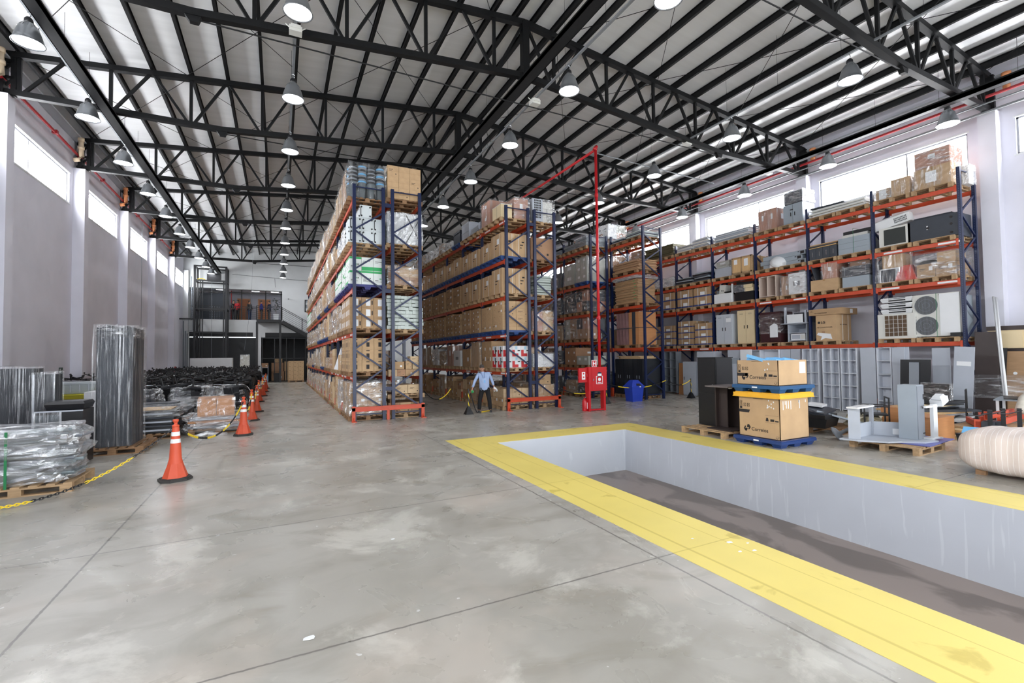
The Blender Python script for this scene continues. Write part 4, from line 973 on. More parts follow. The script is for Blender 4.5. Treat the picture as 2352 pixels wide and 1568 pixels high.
rl('E', 0, 4, 0, 'wrap', 2, 2, 3, 1.15, 'file', 'blue', 'v', desc='film-wrapped grey file boxes'); rl('E', 0, 4, 1, 'wrap', 1, 1, 2, 1.0, ['file'], 'aged', 'v', desc='film-wrapped grey boxes over black')
KM['charb'] = carton_mesh('carton', [char, black, paper], [('-x', .4, .2, .6, .45, 2)], False); KM['dark'] = carton_mesh('carton', [dark, black, greym], [('-x', .1, .1, .12, .9, 2), ('-x', .88, .1, .9, .9, 2)], False)
rl('E', 0, 3, 0, 'wrap', 2, 2, 2, .95, ['charb', 'pink', 'charb'], 'aged', 'h', desc='film-wrapped dark chair parts'); rl('E', 0, 3, 1, 'wrap', 1, 2, 2, .95, 'charb', 'aged', 'h', desc='film-wrapped black equipment')
rl('E', 0, 2, 0, 'wrap', 2, 2, 2, .92, ['pink', 'charb', 'plain3'], 'aged', 'v', desc='film-wrapped brown furniture parts'); rl('E', 0, 2, 1, 'wrap', 1, 2, 2, .95, ['file', 'plain3'], 'aged', 'h')
rl('E', 0, 1, 0, 'car', 2, 2, 1, .4, 'file', 'aged', desc='grey file carton'); rl('E', 0, 1, 1, 'car', 1, 2, 2, .8, ['plain1', 'plain3'], 'aged')
rl('E', 0, 0, 0, 'wrap', 1, 2, 1, .5, 'charb', 'aged', 'h', desc='dark covered stack'); rl('E', 0, 0, 1, 'wrap', 1, 2, 1, .6, 'plain1', 'aged', 'h')
for b in (1, 2, 3):
    for s in (0, 1):
        for l in range(5 if b == 1 else 5): rl('E', b, l, s, 'wrap', 1, 1, 2, .6+.3*R.random(), R.choice(['charb', 'plain1', 'plain3', 'dark']), 'aged', R.choice('vh'))
# rack F
c = rl('F', 1, 4, 0, 'wrap', 2, 2, 3, 1.05, ['pink', 'white', 'file'], 'wood', 'h', desc='tall film-wrapped pink and white load'); c = rl('F', 1, 4, 1, 'wrap', 2, 1, 2, .8, ['plain3', 'charb'], 'wood', 'h')
c = rl('F', 0, 4, 0, 'none', pk='aged'); boards(5, c[0], c[1], c[2], 1.1, .95, .05, [greyb, sackm, dark], 'thin grey-green board, top of the blue bin rack, near pile', 'boards on top of the bin rack')
c = rl('F', 0, 4, 1, 'none', pk='aged'); boards(4, c[0], c[1], c[2], 1.1, .9, .05, [white, dark, greyb], 'thin pale board, top of the blue bin rack, far pile', 'boards on top of the bin rack')
flatc = mat('flat_cardboard_bundle', (180,144,106), .75, 0, .15, 6, stretch=(1,1,14))
for s, n, h in ((0, 9, .6),):
    r, ya, yb, z, wh = spot('F', 0, 3, 0); pallet(14.53, 16.4, z, 'long brown pallet, blue bin rack, third shelf, bay one', 'aged', 0, None, (1, 1.6, 1)); boards(9, 14.53, 16.4, z+.145, 1.15, 1.75, .05, [flatc, cardb[3]], 'flattened cardboard sheet, blue bin rack, third shelf', 'flattened cardboard on the third shelf', .08)
r, ya, yb, z, wh = spot('F', 0, 2, 0); pallet(14.53, 16.4, z, 'long brown pallet, blue bin rack, second shelf, bay one', 'aged', 0, None, (1, 1.6, 1)); boards(18, 14.53, 16.42, z+.145, 1.05, 1.6, .058, [flatc, flatc, cardb[1]], 'bundle of flattened cardboard, blue bin rack, second shelf', 'cardboard bundles on the second shelf', .05, 'cardboard_bundle', 'bundle', .03)
for i in range(7):
    board('edge_tag', 'small green tag on the cardboard bundles, blue bin rack, %s from below' % NTH[i], (14.53-.535, 15.78+.1*R.random(), z+.3+i*.13), (.01, .09, .025), green, cat='tag', group='green tags')
t = thing('loose_film', 'grey plastic sheet over the cardboard bundles, blue bin rack, second shelf', 'film', (14.53, 16.4, z+1.2)); film(t, 0, 0, 0, 1.1, 1.6, .12, 'w')
r, ya, yb, z, wh = spot('F', 0, 1, 0); pallet(14.53, 16.4, z, 'long brown pallet, blue bin rack, first shelf, bay one', 'aged', 0, None, (1, 1.6, 1))
rosef = mat('film_covered_rose_panel', (146,112,112), .25, 0, .3, 7, stretch=(1,1,.3))
for lv_ in (0, 1):
    for i in range(7):
        m = rosef if i > 2 else (beech if i in (0, 2) else char); d_ = .17 if i > 2 else .2
        board('wrapped_panel_set', '%s upright panel set, blue bin rack, first shelf, %s tier, %s from the front' % ({0: 'rose film-wrapped', 1: 'orange-brown', 2: 'dark'}[0 if i > 2 else (1 if m is beech else 2)], ('lower', 'upper')[lv_], NTH[i]),
              (14.5, 15.72+i*.215, z+.145+lv_*.75), (1.0, d_, .72 if lv_ == 0 else .68), m, cat='panel', group='upright panel sets')
board('tray_board', 'thin dark board between the two tiers of panels, blue bin rack', (14.5, 16.4, z+.145+.722), (1.05, 1.6, .02), dark, cat='board')
for i in range(3):
    cabinet('black_cabinet', 'black film-covered two-door cabinet at the foot of the blue bin rack, %s from the front' % NTH[i], 'cabinet', (14.52, 15.75+i*.62, .145), .58, 1.0, 1.6, mat('satin_black_cabinet', (34,37,42), .3), 2, handle=greym, group='black cabinets under the bin rack')
pallet(14.5, 16.05, 0, 'brown pallet under the black cabinets, near half', 'aged'); pallet(14.5, 16.9, 0, 'brown pallet under the black cabinets, far half', 'aged', 0, None, (1, .6, 1))
boards(4, 14.5, 16.35, 1.75, .9, 1.5, .03, [ply, cardb[2]], 'thin pale plank on top of the black cabinets', 'planks on the black cabinets', .12)
for b in (1, 2):
    for s in (0, 1):
        for l in range(0, 4): rl('F', b, l, s, 'wrap', 1, 1, 2, .7+.3*R.random(), R.choice(['plain1', 'plain3', 'charb', 'print1']), 'aged', R.choice('vh'))

# ------------------------------------------------------------------ wall rack W, bay by bay
RWx = 18.02
def wsp(b, l, s, pk='wood', q=None):
    r, ya, yb, z, wh = spot('W', b, l, s); c = rl('W', b, l, s, 'none', pk=pk); return (c[1], c[2]+.001, wh)
# bay one
y, z, wh = wsp(0, 1, 0); fan_unit('outdoor_unit', 'large off-white double-fan air conditioner unit, wall rack, first shelf, near', (17.78, y+.06, z), 1.12, .45, 1.3, 2)
cabinet('grey_case', 'tall grey metal case behind the double-fan unit, wall rack', 'case', (18.3, y-.1, z), .7, .5, 1.25, greyb, 0); board('black_box', 'small black box at the foot of the double-fan unit', (17.52, y-.42, z), (.12, .24, .12), black)
m_ = MB(); m_.box(-.27, -.004, 0, -.26, .004, 1.31); m_.box(-.27, -.004, 1.305, .2, .004, 1.312); ob('green_strap', m_.mesh('green_strap', greenst), (17.78, y+.02, z), label='green packing strap around the double-fan unit', cat='strap')
y, z, wh = wsp(0, 1, 1)
t = thing('outdoor_unit', 'beige air conditioner unit with brown square grille, wall rack, first shelf', 'air conditioner', (17.85, y+.02, z)); part('casing', MB().box(-.35, -.5, 0, .35, .5, .78), offw, t)
part('coil', MB().box(-.356, -.3, .07, -.35, .3, .73), mat('brown_coil', (92,72,52), .6), t); g = MB()
for i in range(6): g.box(-.375, -.3+i*.12-.004, .07, -.365, -.3+i*.12+.004, .73)
for i in range(6): g.box(-.375, -.3, .07+i*.132-.004, -.365, .3, .07+i*.132+.004)
part('wire_guard', g, offw, t)
g = MB()
for i in range(5):
    for k in range(6): g.box(-.3+i*.07, -.506, .1+k*.1, -.25+i*.07, -.5, .17+k*.1)
part('side_louvres', g, dark, t); 
for k in range(3):
    u = thing('cassette_panel', 'white moulded ceiling unit with black innards, %s of three on the brown grille unit' % ['lowest', 'middle', 'topmost'][k], 'unit', (17.85, y+.02, z+.79+k*.185), 0, 'white and black ceiling units')
    part('shell', MB().tbox(.55, .78, .65, .85, 0, .1).box(-.3, -.42, .1, .3, .42, .14), white, u); part('innards', MB().box(-.31, -.25, .03, -.3, .2, .12).box(-.29, -.44, .02, .3, -.415, .16).box(-.1, -.3, .14, .2, .3, .18), black, u)
y, z, wh = wsp(0, 2, 0, 'wood')
stack(17.5, y-.46, z, 18.5, y+.46, z+.42, 1, 2, 1, ['print1', 'plain1'], 'brown film-covered carton, wall rack, second shelf, near', 'cartons on the second shelf, near end'); stack(17.55, y-.46, z+.425, 18.2, y-.02, z+.72, 1, 1, 1, 'plain0', 'brown carton on top of two, wall rack, second shelf, near', None)
t = thing('loose_film', 'crumpled clear film over brown cartons, wall rack, second shelf, near', 'film', (18.0, y, z)); film(t, 0, 0, 0, .96, .92, .72, 'h')
ob('black_basin', MB().lathe([(.05, .12), (.2, .1), (.25, 0), (.24, 0)], 16).mesh('black_basin', black, True), (17.75, y+.25, z+.43), label='black upturned basin on brown cartons, wall rack, second shelf', cat='basin')
y, z, wh = wsp(0, 2, 1, 'wood')
board('carton_on_top', 'brown carton standing above the red cover, wall rack, second shelf', (17.9, y+.1, z+.47), (.6, .55, .42), cardb[0], cat='box')
t = thing('display_frame', 'white-framed dark screen box, wall rack, second shelf, far side of bay one', 'frame', (17.8, y+.18, z)); part('body', MB().box(-.2, -.28, .0, .4, .28, .46), char, t); g = MB()
for a in ((-.28, 0, .28, .03), (-.28, .43, .28, .46), (-.28, 0, -.25, .46), (.25, 0, .28, .46)): g.box(-.21, a[0], a[1], -.195, a[2], a[3])
part('rim', g, white, t)
m_ = MB(); m_.add([(-.35, -.3, 0), (.4, -.3, 0), (.4, .3, 0), (-.35, .3, 0), (-.2, -.08, .5), (.3, -.08, .5), (.3, .2, .5), (-.2, .2, .5)], [(3,2,1,0),(4,5,6,7),(0,1,5,4),(1,2,6,5),(2,3,7,6),(3,0,4,7)])
t = ob('red_hopper', m_.mesh('red_hopper', mat('faded_red_plastic', (206,84,70), .4)), (17.85, y-.28, z), label='red sloped plastic hopper under film, wall rack, second shelf', cat='hopper'); part('moulded_slot', MB().box(-.36, -.02, .05, -.32, .02, .3), redp, t)
t = thing('loose_film', 'clear film stretched over the red hopper and screen, wall rack', 'film', (17.9, y, z)); film(t, 0, 0, 0, .96, .92, .82, 'v')
y, z, wh = wsp(0, 3, 0)
t = thing('charcoal_cabinet', 'long charcoal plastic cabinet with round holes, wall rack, third shelf, near', 'cabinet', (17.95, y+.06, z)); part('shell', MB().box(-.4, -.6, 0, .45, .6, .66).tbox(.7, 1.0, .66, .9, .66, .72), char, t)
g = MB()
for yy, zz in ((-.45, .1), (-.45, .35), (-.45, .55), (.1, .35)): g.tube((-.412, yy, zz), (-.4, yy, zz), .035, 12)
part('round_holes', g, ink, t); part('logo_plate', MB().box(-.405, .1, .3, -.4, .13, .42), paper, t)
y, z, wh = wsp(0, 3, 1)
t = thing('window_unit', 'white air conditioner with dark square grille, wall rack, third shelf', 'air conditioner', (17.85, y, z)); part('casing', MB().box(-.3, -.42, 0, .4, .42, .62), offw, t); part('grille', MB().box(-.31, -.3, .06, -.3, .28, .56), mat('dark_grille', (46,50,48), .6), t)
t = ob('split_unit', MB().box(-.12, -.5, 0, .12, .5, .28).tbox(.24, 1.0, .14, .94, .28, .33).mesh('split_unit', white), (17.75, y+.08, z+.66), label='white split air conditioner lying tilted on the dark grille unit', cat='air conditioner', rot=(-.16, 0, 0)); g = MB()
for i in range(10):
    for k in range(3): g.box(-.126, -.1-i*.035, .06+k*.06, -.12, -.08-i*.035, .1+k*.06)
part('vent_slots', g, dark, t)
cabinet('dark_unit', 'narrow dark appliance beside the grille unit, wall rack, third shelf', 'appliance', (17.85, y-.47, z), .1, .5, .5, black, 0)
for i, (w_, nm) in enumerate(((.5, 'near'),)): pass
y, z, wh = wsp(0, 4, 0)
t = wrapped(17.5, y-.45, z, 18.45, y+.45, z+.62, 1, 1, 1, 'plain0', 'big brown film-wrapped carton with white label, top of wall rack, near end', 'v'); part('paper_label', MB().box(-.505, -.12, .15, -.5, .14, .48), paper, t)
wrapped(17.55, y-.42, z+.63, 18.4, y+.44, z+1.15, 1, 1, 1, 'pink', 'rose-brown film-wrapped box on the big carton, top of wall rack', 'h')
wrapped(18.1, y-.62, z, 18.5, y-.48, z+.55, 1, 1, 1, 'white', 'pale film-wrapped bundle behind the big carton, top of wall rack', 'w')
y, z, wh = wsp(0, 4, 1)
t = wrapped(17.5, y+.05, z, 18.3, y+.45, z+.35, 1, 1, 1, 'plain1', 'low brown carton with white label under torn film, top of wall rack', 'h'); part('paper_label', MB().box(-.41, -.1, .02, -.405, .1, .32), paper, t)
wrapped(17.5, y-.48, z, 18.3, y+.03, z+.55, 1, 1, 1, 'plain0', 'brown film-wrapped box in the middle of the top shelf, wall rack', 'v')
# bay two
y, z, wh = wsp(1, 1, 1)
lg = thing('appliance_carton', 'tall brown air conditioner carton with printed text, wall rack, first shelf', 'box', (17.95, y+.02, z)); part('carton', MB().box(-.45, -.4, 0, .45, .3, .92), cardb[0], lg)
text('LG', .12, ink, (-.455, .12, .62), '-x', lg, bold=.004); text('AIR CONDITIONER', .062, ink, (-.455, .27, .46), '-x', lg); g = MB(); g.tube((-.456, .19, .655), (-.45, .19, .655), .045, 16); part('round_logo', g, ink, lg)
g = MB(); g.box(-.455, .0, .24, -.45, .1, .34); part('square_mark', g, cardb[3], lg); g = MB(); g.prism([(-.25, .05), (-.02, .1), (.15, .02), (.1, .16), (.28, .22), (.22, .3), (-.2, .24)], -.456, -.452, 'x'); part('torn_paper', g, paper, lg)
g = MB(); 
for x in (-.1, .25): g.box(x, -.406, 0, x+.02, -.4, .92)
part('white_strap', g, strapw, lg)
text('AIR CONDITIONER', .05, ink, (-.25, -.403, .55), '-y', lg)
l2 = thing('appliance_carton', 'long flat brown carton lying on the tall air conditioner carton, wall rack', 'box', (17.95, y-.02, z+.925)); part('carton', MB().box(-.5, -.55, 0, .5, .55, .22), cardb[1], l2); text('LG', .07, ink, (-.505, .5, .12), '-x', l2); text('AIR CONDITIONER', .05, ink, (-.505, .35, .05), '-x', l2)
part('paper_label', MB().box(.05, -.556, .04, .2, -.55, .18), paper, l2)
y, z, wh = wsp(1, 2, 0)
cabinet('grey_cabinet', 'grey metal cabinet on its side, wall rack, second shelf, bay two', 'cabinet', (17.95, y, z), .82, .9, .36, greyb, 0); t = wrapped(17.5, y-.42, z+.365, 18.4, y+.42, z+.7, 1, 1, 1, 'dark', 'dark metal shelves under shiny film on the grey cabinet, wall rack', 'h')
wrapped(17.7, y-.35, z+.71, 18.2, y+.25, z+.92, 1, 1, 1, 'plain3', 'crumpled film bundle topmost, wall rack, second shelf, bay two', 'h')
y, z, wh = wsp(1, 2, 1)
stack(17.45, y-.5, z, 18.5, y+.45, z+.4, 1, 1, 1, 'plain0', 'wide low brown carton, wall rack, second shelf, bay two', None); wrapped(17.5, y-.45, z+.41, 18.3, y+.05, z+.95, 1, 1, 1, 'pink', 'upright brown wrapped carton on the wide one, wall rack, second shelf', 'v')
board('leaning_panel', 'dark panel leaning behind the upright wrapped carton, wall rack', (17.7, y+.25, z+.41), (.5, .02, .55), dark, (-.3, 0, 0), 'panel')
y, z, wh = wsp(1, 3, 0)
for k in range(3): board('steel_tray', 'pale blue-grey steel tray, wall rack, third shelf, %s of three' % ('lowest', 'middle', 'topmost')[k], (17.95, y+.01, z+k*.19), (.95, .95, .185), greyb, cat='tray', group='blue-grey steel trays')
board('plotter_base', 'off-white machine base on the steel trays, wall rack', (17.9, y+.05, z+.575), (.5, .8, .12), offw, cat='machine'); board('plotter_top', 'long black machine cover on the off-white base, wall rack', (17.9, y-.02, z+.7), (.4, .9, .12), black, cat='machine')
m_ = MB(); m_.box(-.49, -.004, 0, -.485, .004, .84).box(-.49, -.004, .835, .3, .004, .842); ob('green_strap', m_.mesh('green_strap', greenst), (17.95, y, z), label='green strap over the steel trays and machine, wall rack', cat='strap')
y, z, wh = wsp(1, 3, 1)
drawers('dark_drawers', 'row of dark grey drawers under loose planks, wall rack, third shelf', (17.95, y, z), .95, .9, .42, dark, 1, 4); boards(4, 17.95, y-.02, z+.43, .95, 1.0, .035, [ply, dark, woodd], 'thin plank on the dark drawers, wall rack', 'planks on the dark drawers', .12, rzj=.2)
for s in (0, 1): 
    y, z, wh = wsp(1, 4, s)
ym = (8.3+10.42)/2; boards(6, 18.0, ym, z, 1.05, 1.85, .05, [offw, white], 'long off-white panel across the top shelf, wall rack, bay two', 'off-white panels on the top shelf', .12, rzj=.08)
board('dark_panel', 'dark film-wrapped panel lying on the off-white panels, wall rack', (17.9, ym+.35, z+.31), (.8, 1.1, .04), dark, (0, 0, .05), 'panel')
# bay three
y, z, wh = wsp(2, 1, 1)
t = cabinet('dark_cabinet', 'dark red-brown cupboard half covered with film, wall rack, first shelf', 'cupboard', (17.95, y, z), .85, .8, 1.22, mahog, 2, handle=mahog); film(t, 0, 0, .35, .8, .85, .75, 'h'); 
m_ = MB().add([(-.45, -.32, .3), (-.45, -.02, .3), (-.45, -.02, .75), (-.45, -.2, .85), (-.45, -.32, .78), (-.41, -.32, .3), (-.41, -.02, .3), (-.41, -.02, .75), (-.41, -.2, .85), (-.41, -.32, .78)], [(0,1,2,3,4),(9,8,7,6,5),(0,1,6,5),(1,2,7,6),(2,3,8,7),(3,4,9,8),(4,0,5,9)])
ob('white_shield', m_.mesh('white_shield', white), (17.93, y-.02, z-.1), label='white angular plastic cover taped to the dark cupboard, wall rack', cat='cover')
y, z, wh = wsp(2, 1, 0)
t = bookcase('grey_desk_cabinet', 'grey open cabinet holding a microwave, wall rack, first shelf', (17.95, y-.03, z), .72, .7, .68, greyl, 1, 2)
t = thing('microwave', 'small white microwave inside the grey open cabinet, wall rack', 'microwave', (17.85, y-.03, z+.065)); part('body', MB().box(-.2, -.27, 0, .2, .27, .24), white, t); part('door_window', MB().box(-.206, -.08, .04, -.2, .23, .2), greyl, t); part('controls', MB().box(-.206, -.25, .04, -.2, -.11, .2), offw, t)
board('grey_desk_top', 'wide grey desk top on the open cabinet, wall rack', (17.9, y+.03, z+.685), (.85, .98, .03), greyl, cat='desk top')
t = thing('grey_desk_hutch', 'light grey desk frame upside down on the open cabinet, wall rack', 'desk', (17.92, y, z+.72)); part('leg', MB().box(-.38, .36, 0, -.3, .42, .5).tube((-.34, .39, .5), (-.34, .39, .62), .05, 10), greyl, t); part('leg', MB().box(-.38, -.42, 0, -.3, -.36, .45), greyl, t); part('panel', MB().box(-.4, -.3, 0, -.37, .3, .32), white, t); part('rear_frame', MB().box(.25, -.42, 0, .3, .42, .42), dark, t)
y, z, wh = wsp(2, 2, 1)
bookcase('open_bookcase', 'rose-beige open bookcase with dark inside, wall rack, second shelf', (17.95, y+.05, z), .72, .85, .86, mat('rose_beige_laminate', (216,198,186), .5), 2, 1, skip=())
board('cupboard_back', 'dark brown board closing the rose-beige bookcase, wall rack', (18.0, y-.02, z+.08), (.02, .3, .8), mat('dark_brown_board', (88,68,56), .6))
y, z, wh = wsp(2, 2, 0)
wrapped(17.5, y+.18, z, 18.4, y+.47, z+.72, 1, 1, 1, 'plain3', 'orange-brown carton beside the silver wrapped box, wall rack, second shelf', 'v'); wrapped(17.45, y-.47, z, 18.4, y+.16, z+.8, 1, 1, 1, 'white', 'white box wrapped in shiny film, wall rack, second shelf, bay three', 'h'); board('white_cube', 'small white box on the shiny wrapped box, wall rack', (17.9, y-.2, z+.85), (.3, .25, .16), white, cat='box')
for s in (1, 0): y, z, wh = wsp(2, 3, s)
ym = (10.42+12.56)/2
for k in range(3):
    t = thing('rack_server', 'long blue-grey steel equipment case, wall rack, third shelf, %s of three' % ('lowest', 'middle', 'topmost')[k], 'case', (18.0, ym-.1+.12*(k % 2), z+k*.17), 0, 'long steel equipment cases'); part('case', MB().box(-.4, -.85, 0, .4, .85, .16), greyb, t); part('end_socket', MB().box(-.41, -.8, .03, -.4, -.66, .13).box(-.405, -.62, .1, -.4, -.56, .13), ink, t)
m_ = MB(); m_.lathe([(.3, 0), (.32, .06), (.22, .14), (.05, .2)], 20); ob('white_plastic_cover', m_.mesh('white_plastic_cover', white, True), (17.62, ym+.1, z+.2), label='white curved plastic cover leaning on the steel cases, wall rack', cat='cover', rot=(0, -.9, .4))
board('white_channel', 'short white channel piece strapped at the foot of the steel cases', (17.55, ym+.1, z), (.14, .6, .14), white, cat='part')
y, z, wh = wsp(2, 4, 0)
t = cabinet('file_cabinet', 'grey two-door steel cabinet on top of the wall rack, bay three', 'cabinet', (17.95, y-.02, z), .75, .75, .78, greyb, 2); part('notice', MB().box(-.385, -.02, .55, -.38, .1, .58), ink, t)
wrapped(17.6, y-.38, z+.8, 18.3, y+.33, z+1.25, 1, 1, 1, 'dark', 'black film-wrapped box on the grey steel cabinet, top of wall rack', 'h')
board('orange_board', 'small orange-brown carton behind the grey steel cabinet, top of wall rack', (18.3, y-.58, z), (.4, .2, .3), cardb[3], cat='box')
y, z, wh = wsp(2, 4, 1); wrapped(17.55, y-.4, z, 18.3, y+.38, z+.85, 1, 2, 1, 'pink', 'rose-brown film-wrapped twin box, top of wall rack, bay three', 'v')
# bay four
y, z, wh = wsp(3, 1, 1); cabinet('steel_cupboard', 'light grey two-door steel cupboard with label, wall rack, first shelf', 'cupboard', (17.95, y, z), .82, .85, 1.3, mat('pale_steel_enamel', (190,196,204), .35), 2, vents=True); part('notice', MB().box(-.43, -.36, .95, -.426, -.12, 1.12), paper, COL.objects[-1] if False else [o for o in COL.objects if o.name.startswith('steel_cupboard')][0])
y, z, wh = wsp(3, 1, 0); t = cabinet('beige_cupboard', 'beige two-door cupboard in film, wall rack, first shelf', 'cupboard', (17.95, y, z), .8, .7, 1.4, beige, 2, vents=True); 
y, z, wh = wsp(3, 2, 1)
t = thing('white_desk', 'white desk on its side with legs up, wall rack, second shelf', 'desk', (17.9, y, z)); part('top_panel', MB().box(-.4, -.45, 0, -.37, .45, .42), white, t); part('leg', MB().box(-.38, -.47, 0, -.3, -.43, .8), white, t); part('leg', MB().box(-.38, .3, 0, .3, .34, .42), white, t)
t = thing('computer_tower', 'white computer case tilted on the white desk, wall rack', 'computer', (17.85, y+.15, z+.43), 0, None, (.12, 0, 0)); part('case', MB().box(-.2, -.16, 0, .2, .16, .4), offw, t); part('sockets', MB().box(-.204, -.06, .12, -.2, -.02, .16).box(-.204, .02, .12, -.2, .06, .16), ink, t)
board('black_monitor', 'black flat monitor lying in the white desk, wall rack', (17.8, y-.15, z+.43), (.4, .3, .04), black, (0, .2, 0), 'monitor')
y, z, wh = wsp(3, 2, 0)
board('black_printer', 'large black office printer in film, wall rack, second shelf, lower', (17.95, y, z), (.8, .88, .38), black, cat='printer'); wrapped(17.55, y-.05, z+.385, 18.3, y+.42, z+.68, 1, 1, 1, 'dark', 'black film-wrapped printer part, wall rack, second shelf, middle', 'h')
for k in range(2): board('cream_case', 'cream flat machine case on the black printer, %s of two' % ('lower', 'upper')[k], (17.85, y-.22+.04*k, z+.386+k*.15), (.6, .4, .14), beige, cat='case', group='cream machine cases')
board('black_scanner', 'black flat scanner topmost of the printers, wall rack', (17.9, y, z+.69), (.6, .8, .12), black, (.08, 0, 0), 'scanner')
y, z, wh = wsp(3, 3, 0); t = thing('wooden_crate', 'pale wooden crate with two white labels, wall rack, third shelf', 'crate', (17.98, y+.02, z)); part('panels', MB().box(-.5, -.46, .06, .5, .46, .7), ply, t); g = MB()
for yy in (-.46, -.02, .42): g.box(-.52, yy, 0, -.5, yy+.05, .72)
for zz in (.02, .66): g.box(-.52, -.46, zz, -.5, .46, zz+.06)
for xx in (-.5, 0, .45): g.box(xx, -.48, 0, xx+.06, -.46, .72)
part('battens', g, wood, t); part('paper_label', MB().box(-.526, .2, .42, -.52, .36, .62), paper, t); part('paper_label', MB().box(-.526, -.3, .3, -.52, -.12, .6), paper, t)
y, z, wh = wsp(3, 3, 1); cabinet('grey_box', 'light grey metal box with loose film on top, wall rack, third shelf', 'box', (17.95, y, z), .85, .8, .42, greyl, 0); wrapped(17.6, y-.3, z+.43, 18.3, y+.38, z+.72, 1, 1, 1, 'file', 'silver crumpled film bundle on the grey metal box, wall rack', 'h')
for s in (0, 1): y, z, wh = wsp(3, 4, s)
boards(7, 17.95, 13.6, z, .95, 1.75, .055, [greyl, greyb, white], 'long light grey panel across the top shelf, wall rack, bay four', 'light grey panels on the top shelf', .06, rzj=.04)
# bay five and further
for s in (0, 1):
    rl('W', 4, 2, s, 'car', 1, 1, 2, .84, 'blueband', 'wood', desc='brown carton, blue bottom band'); rl('W', 4, 1, s, 'car', 1, 1, 3 if s == 0 else 4, 1.0 if s == 0 else 1.15, 'blueband', 'wood', desc='brown strapped carton')
    y, z, wh = wsp(4, 3, s); boards(6, 17.95, y, z, 1.0, .95, .05 if s else .07, [dark, black, greyb], 'flat black and silver part, %s' % wh, 'flat parts at '+wh, .1, rzj=.25)
    y, z, wh = wsp(4, 4, s); boards(7 if s == 0 else 5, 17.95, y, z, .95, .9, .065, [offw, greyl], 'off-white bundled panel, %s' % wh, 'bundled panels at '+wh, .1, rzj=.1)
    rl('W', 5, 1, s, 'car', 1, 1, 3, 1.0, 'blueband', 'wood', desc='brown strapped carton'); rl('W', 5, 2, s, 'car', 1, 1, 2, .84, 'blueband', 'wood', desc='brown carton, blue bottom band')
    rl('W', 5, 3, s, 'wrap', 1, 1, 1, .45, 'white', 'wood', 'w')
    y, z, wh = wsp(5, 4, s); olive = mat('olive_board', (88,84,58), .6, 0, .1, 5); boards(8, 17.95, y, z, 1.0, .95, .075, [olive], 'dark olive board, %s' % wh, 'olive boards at '+wh, .05, rzj=.04)
    for b in (6, 7):
        for l in (1, 2, 3, 4): rl('W', b, l, s, 'wrap', 1, 1, 2, .5+.4*R.random(), ['plain1', 'plain3'], 'aged', 'h')
# ------------------------------------------------------------------ floor items to the right of the pit
def wpal(x, y, lab, rz=0, sc=None, kind='wood', z=0):
    """pallet near the camera with its boards as parts"""
    t = thing('wooden_pallet', lab, 'pallet', (x, y, z), rz); s = sc or (1.2, 1.0); w, d = s; m = wood if kind == 'wood' else woodd
    for i in range(7):
        q = -w/2+.05+i*(w-.1)/6; part('deck_board', MB().box(q-.05, -d/2, .122, q+.05, d/2, .144), m, t)
    for yy in (-d/2+.05, 0, d/2-.05):
        part('stringer_board', MB().box(-w/2, yy-.05, .1, w/2, yy+.05, .122), m, t)
        for q in (-w/2+.07, 0, w/2-.07): part('block', MB().box(q-.07, yy-.05, .02, q+.07, yy+.05, .1), m, t)
        part('bottom_board', MB().box(-w/2, yy-.05, 0, w/2, yy+.05, .02), m, t)
    return t
def ppal(x, y, z, lab, m, rz=0, w=1.15, d=1.1):
    t = thing('plastic_pallet', lab, 'pallet', (x, y, z), rz)
    part('deck', MB().box(-w/2, -d/2, .1, w/2, d/2, .15).box(-w/2-.01, -d/2-.01, .08, w/2+.01, -d/2+.02, .13).box(-w/2-.01, -d/2+.02, .08, -w/2+.02, d/2, .13), m, t)
    for a in (-w/2+.14, 0, w/2-.14):
        for b in (-d/2+.13, 0, d/2-.13): part('foot', MB().tbox(.17, .16, .27, .24, 0, .1, 0, a, b), m, t)
    part('white_mark', MB().box(-w/2-.014, -.06, .09, -w/2-.01, .06, .12), paper, t)
    return t
